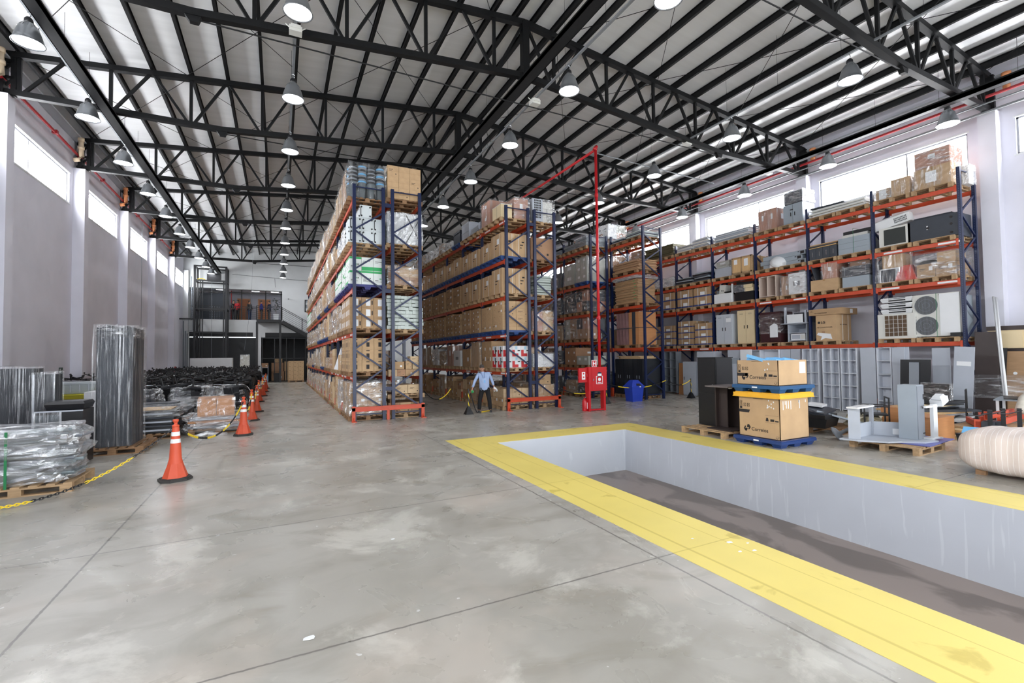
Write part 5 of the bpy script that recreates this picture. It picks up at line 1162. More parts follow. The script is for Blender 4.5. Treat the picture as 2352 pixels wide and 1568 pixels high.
def correios(name, lab, x0, x1, y0, y1, z0, h, low):
    t = thing(name, lab, 'box', ((x0+x1)/2, (y0+y1)/2, z0)); w, d = x1-x0, y1-y0
    part('walls', MB().box(-w/2, -d/2, 0, -w/2+.012, d/2, h).box(w/2-.012, -d/2, 0, w/2, d/2, h).box(-w/2, -d/2, 0, w/2, -d/2+.012, h).box(-w/2, d/2-.012, 0, w/2, d/2, h).box(-w/2, -d/2, 0, w/2, d/2, .01).box(-w/2+.01, -d/2+.01, 0, w/2-.01, d/2-.01, h*.9), cardb[0], t)
    e = -w/2-.0015; s = d
    # arrow emblem and lettering
    def q(pts, nm='emblem'): part(nm, MB().prism([(d/2-a, b) for a, b in pts], e-.001, e+.0005, 'x'), ink, t)
    a0, b0, k = (.11, .1 if not low else .105, .15)
    q([(a0+k*.5, b0+k*.55), (a0+k*.62, b0+k*.95), (a0+k*.9, b0+k*.95), (a0+k*1.12, b0+k*.6), (a0+k*.9, b0+k*.25), (a0+k*.72, b0+k*.25), (a0+k*.88, b0+k*.56)])
    q([(a0+k*.62, b0+k*.4), (a0+k*.5, b0), (a0+k*.22, b0), (a0, b0+k*.35), (a0+k*.22, b0+k*.7), (a0+k*.4, b0+k*.7), (a0+k*.24, b0+k*.39)])
    text('Correios', .104, ink, (e, d/2-a0-k*1.25, b0+.025), '-x', t, bold=.0012)
    # handling pictograms, plates and rules
    def r(a, b, c, f, nm='printed_mark', m=ink): part(nm, MB().box(e-.001, d/2-c, b, e+.0005, d/2-a, f), m, t)
    def frame(a, b, c, f):
        g = MB(); l = .006
        for x_ in ((a, b, c, b+l), (a, f-l, c, f), (a, b, a+l, f), (c-l, b, c, f)): g.box(e-.001, d/2-x_[2], x_[1], e+.0005, d/2-x_[0], x_[3])
        g.bar((e-.0008, d/2-a, b), (e-.0008, d/2-c, f), .005, .002); g.bar((e-.0008, d/2-a, f), (e-.0008, d/2-c, b), .005, .002); part('pictogram', g, ink, t)
    u = h-.04
    frame(.03*s, u-.17, .09*s, u-.05); r(.03*s, u-.22, .09*s, u-.175); frame(.13*s, u-.17, .19*s, u-.1); frame(.22*s, u-.17, .28*s, u-.1)
    part('slanted_plate', MB().prism([(d/2-.0, u-.3), (d/2-.26*s, u-.3), (d/2-.29*s, u-.235), (d/2-.0, u-.235)], e-.001, e+.0005, 'x'), ink, t)
    uu = u-.05 if not low else u-.19
    r(.66*s, uu-.13, .97*s, uu-.127); r(.66*s, uu-.28, .97*s, uu-.277); part('weight_sign', MB().prism([(d/2-.67*s, uu-.25), (d/2-.74*s, uu-.25), (d/2-.725*s, uu-.18), (d/2-.685*s, uu-.18)], e-.001, e+.0005, 'x'), ink, t)
    r(.78*s, uu-.25, .87*s, uu-.2); r(.89*s, uu-.25, .97*s, uu-.22); 
    g = MB(); n = 3; cx, cz = d/2-.94*s, .055
    for i in range(3):
        a1, a2 = 2*PI*i/3+.5, 2*PI*i/3+2.0; g.bar((e-.0008, cx+.035*math.cos(a1), cz+.035*math.sin(a1)), (e-.0008, cx+.035*math.cos(a2), cz+.035*math.sin(a2)), .008, .002)
    part('recycling_mark', g, ink, t)
    for i in range(9 if low else 4):
        a, b = (.68+.2*R.random())*s, u-.02-.16*R.random(); r(a, b, a+.02, b+.03, 'torn_label', paper)
    if low:
        for i in range(9):
            x = -w/2+w*(.1+.8*R.random()); part('torn_label', MB().box(x, -d/2-.002, u-.14*R.random()-.06, x+.02, -d/2-.0005, u-.01), paper, t)
    else: part('delivery_note', MB().box(w/2-.26, -d/2-.003, h-.28, w/2-.06, -d/2-.001, h-.04), paper, t)
    part('edge_flap', MB().box(e-.001, -.12, h-.028, e+.0005, .12, h-.02), ink, t)
    return t
bx0, bx1, by0, by1 = 9.1, 10.1, 6.06, 7.04
ppal((bx0+bx1)/2, (by0+by1)/2, 0, 'dark blue plastic pallet standing on the floor under two big cartons', navyp if False else mat('strong_blue_plastic', (34,62,120), .4))
correios('shipping_carton', 'big brown lettered carton standing directly on the floor pallet, under the yellow lid', bx0+.02, bx1-.02, by0+.02, by1-.02, .152, .845, True)
t = ob('carton_lid', MB().box(-.56, -.54, 0, .56, .54, .09).box(-.57, -.55, 0, .57, .55, .02).box(-.53, -.51, .09, .53, .51, .11).mesh('carton_lid', yelo), ((bx0+bx1)/2, (by0+by1)/2, 1.0), label='amber yellow plastic lid covering the lower big carton', cat='lid')
ppal((bx0+bx1)/2, (by0+by1)/2, 1.112, 'teal blue plastic pallet stacked on the yellow lid', mat('teal_blue_plastic', (38,84,128), .45))
correios('shipping_carton', 'shorter brown lettered carton on top of the pair, filled with blue packages', bx0+.01, bx1-.03, by0+.02, by1-.01, 1.265, .52, False)
for i in range(6):
    ob('blue_package', MB().tbox(.3, .26, .26, .22, 0, .1).mesh('blue_package', cyanp), (bx0+.2+(i % 3)*.28, by0+.25+(i//3)*.42, 1.265+.44+.03*R.random()), R.random(), None, None, 'pale blue package inside the upper carton, %s' % ['near left', 'near middle', 'near right', 'far left', 'far middle', 'far right'][i], 'package', 'blue packages', rot=(.2*R.random(), .2*R.random(), R.random()))
ob('blue_package', MB().box(-.12, -.2, 0, .12, .2, .06).mesh('blue_package', cyanp), (bx0+.1, by1-.45, 1.79), label='pale blue package lying tilted over the upper carton edge', cat='package', rot=(.3, .1, .2))

wpal(9.58, 7.95, 'pale wooden pallet under the black locker beside the yellow floor band', 0, (1.15, 1.25))
t = thing('metal_locker', 'tall black two-section metal locker on a pallet beside the pit', 'locker', (9.95, 8.33, .146)); part('body', MB().box(-.3, -.27, 0, .3, .27, 1.68), mat('black_steel_locker', (30,32,34), .45), t)
part('door', MB().box(-.312, -.255, .02, -.3, .255, .8), black, t); part('door', MB().box(-.312, -.255, .82, -.3, .255, 1.66), black, t); part('side_panel', MB().box(-.28, -.282, .02, .3, -.27, .98), black, t); part('side_panel', MB().box(-.28, -.282, 1.0, .3, -.27, 1.66), black, t)
part('rim', MB().box(-.32, -.29, 1.68, .32, .28, 1.7), steelk, t); part('lock', MB().box(-.32, -.2, 1.0, -.312, -.17, 1.03), chrome, t)
t = thing('brown_desk', 'dark brown open desk standing on its end beside the black locker', 'desk', (9.62, 7.72, .146)); wl = mat('brown_black_laminate', (58,48,46), .45)
part('top_board', MB().box(-.42, -.36, 1.0, .42, .28, 1.03), mat('grey_brown_laminate', (112,104,102), .4), t); part('side_board', MB().box(.3, -.3, .02, .33, .26, 1.0), wl, t); part('back_board', MB().box(-.12, .22, .02, .3, .25, 1.0), wl, t); part('bottom_board', MB().box(-.38, -.38, 0, .42, .28, .025), wl, t); part('divider', MB().box(-.02, -.02, .03, .0, .24, 1.0), wl, t)
part('cable_cap', MB().tube((-.2, -.25, .99), (-.2, -.25, .97), .04, 14), white, t)

# row of grey shelving units under and before the wall rack
GX = 16.62
def gbook(y0, y1, cols, rows, lab, h=2.06, x=GX, d=.28): return bookcase('cubby_shelf', lab, (x+d/2, (y0+y1)/2, 0), y1-y0-.015, d, h, mat('pale_grey_shelving', (202,206,214), .5), cols, rows)
gbook(11.04, 12.6, 2, 4, 'wide light grey cubby unit behind the big cartons, two deep compartments on top')
board('white_side_panel', 'white panel closing the end of the wide grey cubby unit', (GX-.03, 12.38, 0), (.03, .5, 2.08), white)
for a, b, n in ((10.67, 11.03, 'first'), (10.3, 10.65, 'second')): board('grey_panel', '%s of two narrow light grey panels beside the wide cubby unit' % n, (GX+.1, (a+b)/2, 0), (.03, b-a, 2.06), greyl)
gbook(9.63, 10.2, 2, 5, 'grey cubby unit with two columns just behind the cartons’ right edge'.replace('’', ''))
gbook(8.97, 9.52, 2, 5, 'middle grey cubby unit with two columns, ten square compartments'); gbook(8.44, 8.94, 2, 5, 'grey two-column cubby unit next to the plain tall panel')
board('tall_panel', 'plain tall light grey panel between cubby units', (GX+.02, 8.13, 0), (.03, .42, 2.06), greyl); board('dark_gap_panel', 'narrow dark strip standing in for the shaded gap left of the plain tall panel', (GX+.25, 8.38, 0), (.03, .1, 2.0), dark)  # dark strip put where the gap between units is only in shade
gbook(7.5, 7.9, 1, 5, 'single-column grey shelf unit with five open compartments'); board('tall_panel', 'plain grey panel right of the single-column shelf unit', (GX+.02, 7.32, 0), (.03, .32, 2.06), greyl); board('tall_panel', 'narrow grey panel edge beside the single-column shelf unit', (GX+.06, 7.12, 0), (.03, .1, 2.06), greyl)
board('leaning_panel', 'upright light grey panel under the first bay of the wall rack', (GX+.3, 6.42, 0), (.03, .4, 2.02), greyl); t = board('leaning_panel', 'tilted light grey panel with white sticker against the rack post', (GX+.1, 5.95, 0.02), (.03, .42, 2.02), greyl, (.06, 0, 0)); part('sticker', MB().box(-.02, -.15, 1.5, -.016, .15, 1.62), paper, t)
t = thing('leaning_frame', 'black film-covered door frames leaning under the wall rack', 'frame', (16.1, 6.75, 0), 0, None, (0, .08, 0)); part('panel', MB().box(0, -.35, 0, .04, .35, 1.7), mat('film_black', (28,30,32), .2), t); part('inner_panel', MB().box(-.04, -.1, 0, -.01, .12, 1.62), greym, t)
bookcase('narrow_shelf', 'dark grey two-column shelf unit in the wall rack shade', (17.3, 16.95, .05), .8, .35, 2.0, greym, 2, 5)
board('brown_panel', 'brown board leaning beside the white cabinet under the wall rack', (17.2, 16.3, 0), (.03, .35, 1.5), beech, (.04, 0, 0)); cabinet('white_cabinet', 'white metal cabinet with one door under the wall rack, beside brown board', 'cabinet', (17.25, 15.65, .02), .75, .5, 1.55, greyl, 1); pallet(17.25, 15.65, -.12 if False else 0, 'low brown pallet under the white cabinet', 'aged') if False else None
cabinet('white_freezer', 'white chest cabinet behind the black locker', 'cabinet', (16.9, 13.2, 0), 1.0, .6, 1.5, greyl, 1); cabinet('glass_case', 'small glass-fronted white case on the white chest cabinet', 'case', (16.9, 13.15, 1.505), .8, .5, .22, greyb, 0); cabinet('grey_carton_case', 'grey box topmost over the white chest cabinet', 'box', (16.95, 12.95, 1.73), .75, .5, .34, greyl, 0)
cabinet('grey_locker', 'grey metal cabinet beyond the white chest cabinet, under wall rack', 'cabinet', (17.2, 14.5, 0), .9, .5, 1.6, greym, 2); board('white_crate', 'white box lying on the grey metal cabinet, under wall rack', (17.0, 14.5, 1.63), (.5, .9, .4), greyl, cat='box')

# machine on pallet left of the desk group
wpal(12.1, 7.0, 'brown pallet under the black office machines', .1, (1.3, 1.3), 'aged')
m_ = MB().tbox(.75, .7, .85, .8, 0, .22).box(-.4, -.36, .22, .4, .36, .3); ob('black_copier', m_.mesh('black_copier', black), (11.75, 6.95, .147), .2, label='black office copier base lying on the brown pallet', cat='copier')
ob('scanner_lid', MB().box(-.38, -.34, 0, .38, .34, .06).mesh('scanner_lid', char), (11.85, 7.0, .5), .2, label='dark copier lid open on the black copier base', cat='lid', rot=(.15, -.1, .2))
board('paper_tray', 'silver rail-edged tray sloping down from the copier lid', (12.2, 6.6, .33), (1.35, .3, .04), greyb, (0, .27, -.5), 'tray'); board('keyboard_stack', 'white keyboards in film on the copier lid', (12.1, 7.1, .6), (.5, .35, .05), white, (.1, 0, .3), 'keyboard')
ob('monitor_stand', MB().lathe([(.2, 0), (.16, .03), (.04, .06), (.03, .3), (.12, .34)], 18).mesh('monitor_stand', greym, True), (11.15, 6.1, .1), label='grey bent monitor stand lying beside the desk group', cat='stand', rot=(.9, .3, 0))
ob('crumpled_sheet', film_mesh('crumpled_sheet', 77, mat('beige_crumpled_sheet', (188,180,156), .7), .4), (13.0, 6.5, .02), .4, (.9, .6, .35), label='crumpled beige plastic sheet between copier and desk', cat='sheet')
# pallet with upturned grey desk, locker column, printer stand
wpal(11.1, 4.98, 'pale wooden pallet under the upturned grey desk', .05, (1.15, 1.15))
board('purple_board', 'thin purple-blue board sticking out under the grey desk', (11.5, 4.78, .146), (1.35, .75, .016), mat('purple_blue_laminate', (104,110,178), .4), (0, 0, .1))
t = thing('upturned_desk', 'light grey desk lying upside down on the pallet with legs up', 'desk', (11.0, 5.05, .165)); m = greyl
part('desk_top', MB().prism([(-.8, .5), (-.74, .2), (-.45, -.2), (-.2, -.3), (.1, -.55), (.5, -.6), (.62, -.1), (.3, .5)], 0, .03), m, t)
part('leg_panel', MB().bar((-.7, .38, .35), (-.62, .2, .35), .03, .64), m, t); part('leg_panel', MB().bar((-.66, .3, .35), (-.5, .34, .35), .03, .64), m, t)
part('modesty_panel', MB().bar((-.62, .32, .17), (.2, .4, .17), .02, .28), m, t); part('modesty_panel', MB().bar((.2, .4, .17), (.5, -.1, .17), .02, .28), m, t)
part('leg_post', MB().box(.17, .37, .03, .23, .43, .66), m, t); part('foot_bar', MB().bar((-.8, .25, .66), (-.05, .32, .66), .2, .03), white, t); part('paper_slip', MB().bar((.36, .1, .12), (.42, .0, .12), .03, .12), paper, t)
t = thing('locker_column', 'grey steel cable column with black handle slots standing on the upturned desk', 'column', (11.4, 4.78, .197), .1); part('casing', MB().box(-.2, -.1, 0, .16, .2, 1.07), greyb, t); part('front_cover', MB().box(-.19, -.112, .01, .15, -.1, 1.05), greym, t)  # darker sheet gives this whole face a deeper grey than the casing
g = MB(); g.box(.09, -.12, .78, .12, -.112, .88); part('handle_slot', g, ink, t); part('handle_slot', MB().box(.05, -.12, .1, .14, -.112, .12), ink, t); part('handle_slot', MB().box(.05, -.12, .6, .14, -.112, .62), ink, t)
t = thing('printer_stand', 'white metal stand leg on the upturned desk beside the steel column', 'stand', (11.72, 4.6, .196)); part('base_plate', MB().box(-.25, -.08, 0, .15, .1, .025), white, t); part('upright', MB().box(-.08, -.03, .02, .08, .03, .68), white, t); part('arm', MB().box(-.35, -.02, .62, .3, .02, .66), white, t)
t = thing('receipt_printer', 'small white receipt printer tilted on the white stand', 'printer', (11.98, 4.6, .875), 0, None, (0, -.35, 0)); part('body', MB().box(-.14, -.1, 0, .14, .1, .12).tbox(.22, .18, .16, .12, .12, .18), white, t); part('key_panel', MB().box(-.12, -.08, .12, .0, .08, .125), greym, t)
for i, (x, y, w, h, nm) in enumerate(((14.25, 6.25, .75, .5, 'behind the steel column'), (12.78, 5.1, .8, .5, 'with open front right of the steel column'))):
    t = thing('brown_cabinet', 'low orange-brown wooden cabinet %s' % nm, 'cabinet', (x, y, 0)); part('body', MB().box(-w/2, -.28, 0, w/2, .28, h), beech, t); part('top_panel', MB().box(-w/2-.01, -.29, h, w/2+.01, .29, h+.02), beech, t)
    if i == 0: part('carton_flap', MB().box(-.2, -.1, h+.02, .1, .12, h+.05), cardb[0], t)
# chair frames and junk
def frame_chair(lab, x, y, rz, h=.85):
    t = thing('chair_frame', lab, 'chair', (x, y, 0), rz)
    for a in (-.24, .24):
        part('leg', MB().box(a-.015, -.25, 0, a+.015, -.22, h if a < 0 else h), black, t); part('leg', MB().box(a-.015, .22, 0, a+.015, .25, .62), black, t); part('armrest', MB().box(a-.02, -.25, .62, a+.02, .25, .65), black, t)
    part('crossbar', MB().box(-.24, -.25, h-.03, .24, -.22, h), black, t); part('seat_rail', MB().box(-.24, -.24, .42, .24, .24, .45), black, t)
frame_chair('black metal chair frame standing behind the upturned desk', 12.9, 6.2, .6); frame_chair('black chair frame near the wrapped monitor under the wall rack', 15.6, 5.7, .3, .95)
t = thing('wrapped_monitor', 'black flat monitor in clear film standing on junk, under the wall rack', 'monitor', (15.5, 6.0, .62), 1.4); part('screen', MB().box(-.3, -.03, 0, .3, .03, .45), black, t); film(t, 0, 0, 0, .6, .1, .45, 'h', .02)
boards(9, 15.3, 6.2, 0, 1.6, 1.4, .05, [black, greyl, ply, dark, white], 'loose flat board in the junk pile below the wrapped monitor', 'junk pile boards', .4, rzj=1.2)
boards(4, 15.4, 6.1, .46, .9, .9, .03, [black, greym, beige], 'thin board on top of the junk pile', 'junk pile top boards', .2, rzj=.8)
boards(6, 14.0, 4.6, 0, 1.5, .9, .05, [ply, beige, wood], 'pale timber plank on the floor behind the stanchions', 'planks behind the stanchions', .2, rzj=.3)
boards(4, 13.9, 5.6, 0, 1.2, .6, .04, [white, greyl], 'white flat board behind the brown cabinet', 'white boards behind the brown cabinet', .2, rzj=.4)
for i, (x, y, z, r, l) in enumerate(((14.3, 4.75, .34, .35, 1.5), (14.5, 4.3, .36, .1, 1.9), (14.2, 4.4, .48, .05, 1.6), (13.7, 4.7, .31, .5, .9))):
    ob('orange_beam', MB().box(-l/2, -.03, 0, l/2, .03, .12).box(-l/2, -.05, -.02, -l/2+.04, .05, .16).mesh('orange_beam', orange), (x, y, z), r, None, None, 'loose orange rack beam on the timber planks, %s in the heap' % NTH[i], 'beam', 'loose orange beams')
board('grey_plastic_box', 'dark grey plastic box lying by the orange beams', (13.45, 4.35, .31), (.3, .2, .12), dark, (0, 0, .2), 'box')
for i, (x, y) in enumerate(((12.55, 4.04), (13.1, 4.02), (13.35, 3.86))):
    t = thing('black_post', 'black square barrier post behind the foam-wrapped roll, %s from the left' % NTH[i], 'post', (x, y, 0), .3); part('pole', MB().box(-.06 if i == 0 else -.035, -.035, .02, .06 if i == 0 else .035, .035, .76), black, t); part('base', MB().box(-.13, -.13, 0, .13, .13, .02), black, t)
    m_ = MB(); m_.path([(0, -.04, .72), (-.25, .15, .66), (-.55, .3, .68)], .012); part('strap_end', m_, black, t)
ob('black_bin_lid', MB().tbox(.5, .4, .2, .2, 0, .45).mesh('black_bin_lid', char), (13.5, 4.25, 0), label='dark grey tapered bin between the black posts', cat='bin')
t = thing('cabling_bin', 'black bucket with a pale blue carton on top beside the foam roll', 'bucket', (11.75, 4.05, 0)); part('tub', MB().tbox(.25, .25, .36, .34, 0, .36), black, t); ob('blue_carton', MB().tbox(.4, .26, .3, .2, 0, .12).mesh('blue_carton', cyanp), (11.75, 4.05, .37), label='pale blue torn carton on the black bucket', cat='box', rot=(0, .12, .3))
t = thing('white_table', 'white metal table frame near the right wall', 'table', (15.9, 4.6, 0), .2)
for a in (-.55, .55):
    for b in (-.3, .3): part('leg', MB().box(a-.025, b-.025, 0, a+.025, b+.025, .74), white, t)
part('table_top', MB().box(-.62, -.36, .74, .62, .36, .765), greyb, t); part('crossbar', MB().box(-.55, -.32, .58, .55, -.29, .64), white, t)
ob('plastic_roll', MB().path([(-.6, 0, .0), (-.2, .05, .22), (.25, 0, .38), (.4, .1, .42)], .1, 10).mesh('plastic_roll', mat('milky_sheet', (196,190,178), .35, 0, .12, 6, .6, 8), True), (15.2, 4.2, .6), label='crumpled milky plastic roll sloping over the white table', cat='roll')
board('laptop_scrap', 'dark flat scrap on the white table', (15.9, 4.65, .767), (.9, .4, .02), black, (0, 0, .3), 'scrap')
# against the right wall
board('tall_dark_panel', 'tall dark brown panel leaning at the end of the wall rack', (17.6, 5.72, 0), (.03, .5, 2.46), walnut, (0, .08, 0), 'panel')
t = thing('wardrobe', 'dark wood wardrobe standing against the right wall', 'wardrobe', (18.45, 4.6, 0)); part('body', MB().box(-.25, -1.0, 0, .25, 1.05, 1.98), walnut, t); part('door', MB().box(-.27, .2, .05, -.25, .98, 1.9), mat('mid_brown_door', (150,118,88), .5, 0, .1, 3, stretch=(1, 1, 8)), t); part('door', MB().box(-.27, -.9, .05, -.25, .15, 1.9), dark, t); part('door_knob', MB().lathe([(.02, 0), (.025, .02), (.01, .03)], 12, (-.3, .75, 1.35)), chrome, t)
t = thing('overhead_cupboard', 'beige overhead cupboard with dark top lying on the wardrobe', 'cupboard', (18.4, 4.7, 1.985)); part('body', MB().box(-.3, -1.1, 0, .25, 1.1, .5), beige, t); part('top_panel', MB().box(-.32, -1.12, .5, .27, 1.12, .62), walnut, t)
for a in (-.35, .4): part('door', MB().box(-.315, a, .03, -.3, a+.7, .47), beige, t)
t = board('leaning_door', 'brown wooden door with round knob hole leaning on the wardrobe', (17.9, 5.15, 0), (.04, .5, 1.9), mat('oak_door', (166,132,98), .5, 0, .12, 3, stretch=(1, 1, 9)), (0, .05, 0), 'door'); part('knob_hole', MB().tube((-.03, .08, 1.3), (-.02, .08, 1.3), .04, 14), white, t)
board('black_frame', 'narrow black frame leaning beside the brown door', (17.75, 5.5, 0), (.03, .12, 2.0), black, (.05, .06, 0), 'frame')
t = thing('loose_film', 'band of shiny film wrapped around the leaning doors and panels', 'film', (17.75, 5.35, .62)); film(t, 0, 0, 0, .5, 1.3, .62, 'h', .02)
for i in range(2): ob('white_tube', MB().tube((16.55+.05*i, 5.0+.05*i, .78), (18.5, 5.72+.05*i, 3.45+.03*i), .028, 10).mesh('white_tube', white, True), label='long white tube leaning against the right wall, %s of two' % ('front', 'rear')[i], cat='tube')
# foam-wrapped roll on the right edge
def foam_roll():
    mb = MB(); nx, nt = 40, 30; L, Wd, Hh = 2.6, 1.0, .7; rr = random.Random(3)
    for i in range(nx+1):
        s = -1+2*i/nx; e = max(0, 1-abs(s)**7)**.4 if abs(s) < 1 else 0
        for k in range(nt):
            a = 2*PI*k/nt; c, q = math.cos(a), math.sin(a); p = .55
            x = Wd/2*math.copysign(abs(c)**p, c)*(.25+.75*e) if e else 0; z = Hh/2*math.copysign(abs(q)**p, q)*e
            w = 1+.018*math.sin(9*s*3+c*2)+.012*rr.random()
            mb.v.append((x*w, s*L/2, z*w+Hh/2))
    for i in range(nx):
        for k in range(nt): mb.f.append([i*nt+k, i*nt+(k+1) % nt, (i+1)*nt+(k+1) % nt, (i+1)*nt+k]); mb.m.append(0)
    return mb
fm_ = bpy.data.materials.new('striped_foam_wrap'); fm_.use_nodes = True; nt_ = fm_.node_tree; P_ = nt_.nodes['Principled BSDF']
tc = nt_.nodes.new('ShaderNodeTexCoord'); wv = nt_.nodes.new('ShaderNodeTexWave'); wv.bands_direction = 'Y'; wv.inputs['Scale'].default_value = 5.2; wv.inputs['Distortion'].default_value = 1.4; wv.inputs['Detail Scale'].default_value = .6
nt_.links.new(tc.outputs['Object'], wv.inputs[0]); mr = nt_.nodes.new('ShaderNodeMapRange'); mr.inputs[1].default_value = .955; mr.inputs[2].default_value = .99; nt_.links.new(wv.outputs['Fac'], mr.inputs[0])
mx = nt_.nodes.new('ShaderNodeMix'); mx.data_type = 'RGBA'; mx.inputs[6].default_value = (*lin((216,202,194)), 1); mx.inputs[7].default_value = (*lin((236,230,226)), 1); nt_.links.new(mr.outputs[0], mx.inputs[0]); nt_.links.new(mx.outputs[2], P_.inputs['Base Color']); P_.inputs['Roughness'].default_value = .6
nz_ = nt_.nodes.new('ShaderNodeTexNoise'); nz_.inputs['Scale'].default_value = 3.5; nz_.inputs['Detail'].default_value = 5; bp_ = nt_.nodes.new('ShaderNodeBump'); bp_.inputs['Strength'].default_value = .5; bp_.inputs['Distance'].default_value = .05
nt_.links.new(tc.outputs['Object'], nz_.inputs[0]); nt_.links.new(nz_.outputs[0], bp_.inputs['Height']); nt_.links.new(bp_.outputs[0], P_.inputs['Normal'])
t = thing('wrapped_sofa', 'large pale pink foam-wrapped roll lying on the floor beside the yellow band', 'wrapped furniture', (10.12, 2.3, .04), .02)
part('foam_cover', foam_roll(), fm_, t, True)
for a, b in ((-.25, 1.0), (-.25, -.9), (.25, -.9), (.25, 1.0)): part('foot', MB().box(a-.04, b-.06, -.04, a+.04, b+.06, .06), woodd, t)
part('foam_tear', MB().prism([(-.1, .3), (.05, .34), (.08, .38), (-.08, .36)], -.4785, -.4780, 'x'), white, t) if False else None

# ------------------------------------------------------------------ hydrant point, bin, bollards
t = thing('hydrant_cabinet', 'bright red hydrant cabinet on red legs under the tall red pipe', 'hydrant cabinet', (9.93, 13.3, 0))
part('body', MB().box(-.38, -.12, .7, .38, .12, 1.52), red, t); d = part('door', MB().box(-.26, -.135, .74, .37, -.12, 1.49), red, t)
part('window', MB().tube((.06, -.14, 1.25), (.06, -.134, 1.25), .1, 20), mat('dark_round_window', (40,44,70), .1), d); part('window_card', MB().box(-.02, -.143, 1.21, .14, -.14, 1.29), paper, d)
part('sign', MB().box(-.09, -.14, .93, .19, -.135, 1.21), paper, d); part('sign_field', MB().box(-.07, -.143, .95, .17, -.14, 1.19), red, d); part('hose_reel_symbol', MB().tube((.05, -.146, 1.09), (.05, -.143, 1.09), .06, 16), paper, d); part('sign_caption', MB().box(-.03, -.146, .97, .13, -.143, .995), paper, d); part('latch', MB().box(-.22, -.15, 1.05, -.19, -.135, 1.12), chrome, d)
for x in (-.34, .3): part('leg', MB().box(x-.04, -.1, 0, x+.04, .1, .7), red, t)
part('crossbar', MB().box(-.3, -.1, .02, .26, -.02, .07), red, t)
t = thing('alarm_box', 'flat red panel with white twin pictogram at the side of the hydrant cabinet', 'panel', (9.38, 13.3, 1.0)); part('panel', MB().box(-.18, -.03, 0, .165, .03, .49), red, t); part('pictogram_card', MB().box(-.06, -.036, .1, .08, -.03, .36), paper, t); part('pictogram', MB().tube((.01, -.04, .3), (.01, -.036, .3), .03, 12).tube((.01, -.04, .18), (.01, -.036, .18), .03, 12), redp, t); part('call_point', MB().box(.1, -.07, .18, .16, -.03, .3), red, t)
t = thing('hydrant_sign', 'small red square sign with white letter H over the hydrant cabinet', 'sign', (9.83, 13.25, 1.53)); part('plate', MB().box(-.11, -.01, 0, .11, 0, .23), paper, t); part('red_field', MB().box(-.095, -.013, .015, .095, -.01, .215), red, t); text('H', .2, paper, (-.07, -.0155, .043), '-y', t, 'printed_letter', .006)
t = thing('fire_extinguisher', 'red fire extinguisher standing at the foot of the hydrant cabinet', 'fire extinguisher', (9.5, 13.5-.12, 0)); part('cylinder', MB().lathe([(.0, 0), (.085, .0), (.09, .02), (.09, .34), (.07, .4), (.03, .43), (.03, .46)], 18), red, t, True); part('valve', MB().box(-.02, -.06, .46, .02, .05, .5), chrome, t); part('hose', MB().path([(0, -.05, .48), (.12, -.03, .42), (.11, -.02, .15)], .012), black, t); part('instruction_label', MB().box(.03, -.093, .08, .08, -.08, .3), paper, t)
binb = mat('blue_bin_plastic', (34,62,170), .35)
t = thing('waste_bin', 'bright blue plastic waste bin with pointed swing lid', 'waste bin', (13.21, 15.1, 0)); part('tub', MB().tbox(.5, .42, .62, .5, .0, .6), binb, t); part('lid', MB().box(-.34, -.28, .58, .34, .28, .64).add([(-.32,-.26,.64),(.32,-.26,.64),(.32,.26,.64),(-.32,.26,.64),(-.14,-.1,.88),(.14,-.1,.88),(.14,.1,.88),(-.14,.1,.88)], [(3,2,1,0),(4,5,6,7),(0,1,5,4),(1,2,6,5),(2,3,7,6),(3,0,4,7)]), binb, t); part('lid_label', MB().box(.05, -.292, .59, .12, -.285, .63), paper, t); part('swing_flap', MB().add([(-.08, -.29, .655), (.2, -.27, .655), (.12, -.2, .74), (-.06, -.2, .74)], [(0, 1, 2, 3)]), ink, t)

def chain_obj(lab, p, q, sag, lo=None, dense=True, grp='plastic chains'):
    t = thing('barrier_chain', lab, 'chain', p, 0, grp); p, q = Vector(p), Vector(q); L = (q-p).length; n = int(L*1.08/.042) if dense else int(L/.12)
    A, B = MB(), MB(); pts = []
    for i in range(n+1):
        s = i/n; v = p.lerp(q, s); v.z -= sag*4*s*(1-s)
        if v.z < .02: v.z = .02
        pts.append(v-p)
    for i in range(n):
        a, b = pts[i], pts[i+1]; d = (b-a).normalized(); side = Vector((0, 0, 1)) if i % 2 else d.cross(Vector((0, 0, 1))).normalized()
        tgt = A if (i//(14 if dense else 5)) % 2 else B; mid = (a+b)/2
        if dense:
            ring = [mid + d*(.03*math.cos(k)) + side*(.017*math.sin(k)) for k in (2*PI*j/8 for j in range(9))]; tgt.path(ring, .0065, 5)
        else: tgt.tube(a, b, .018, 5)
    part('yellow_links', A, yel, t); part('black_links', B, black, t)
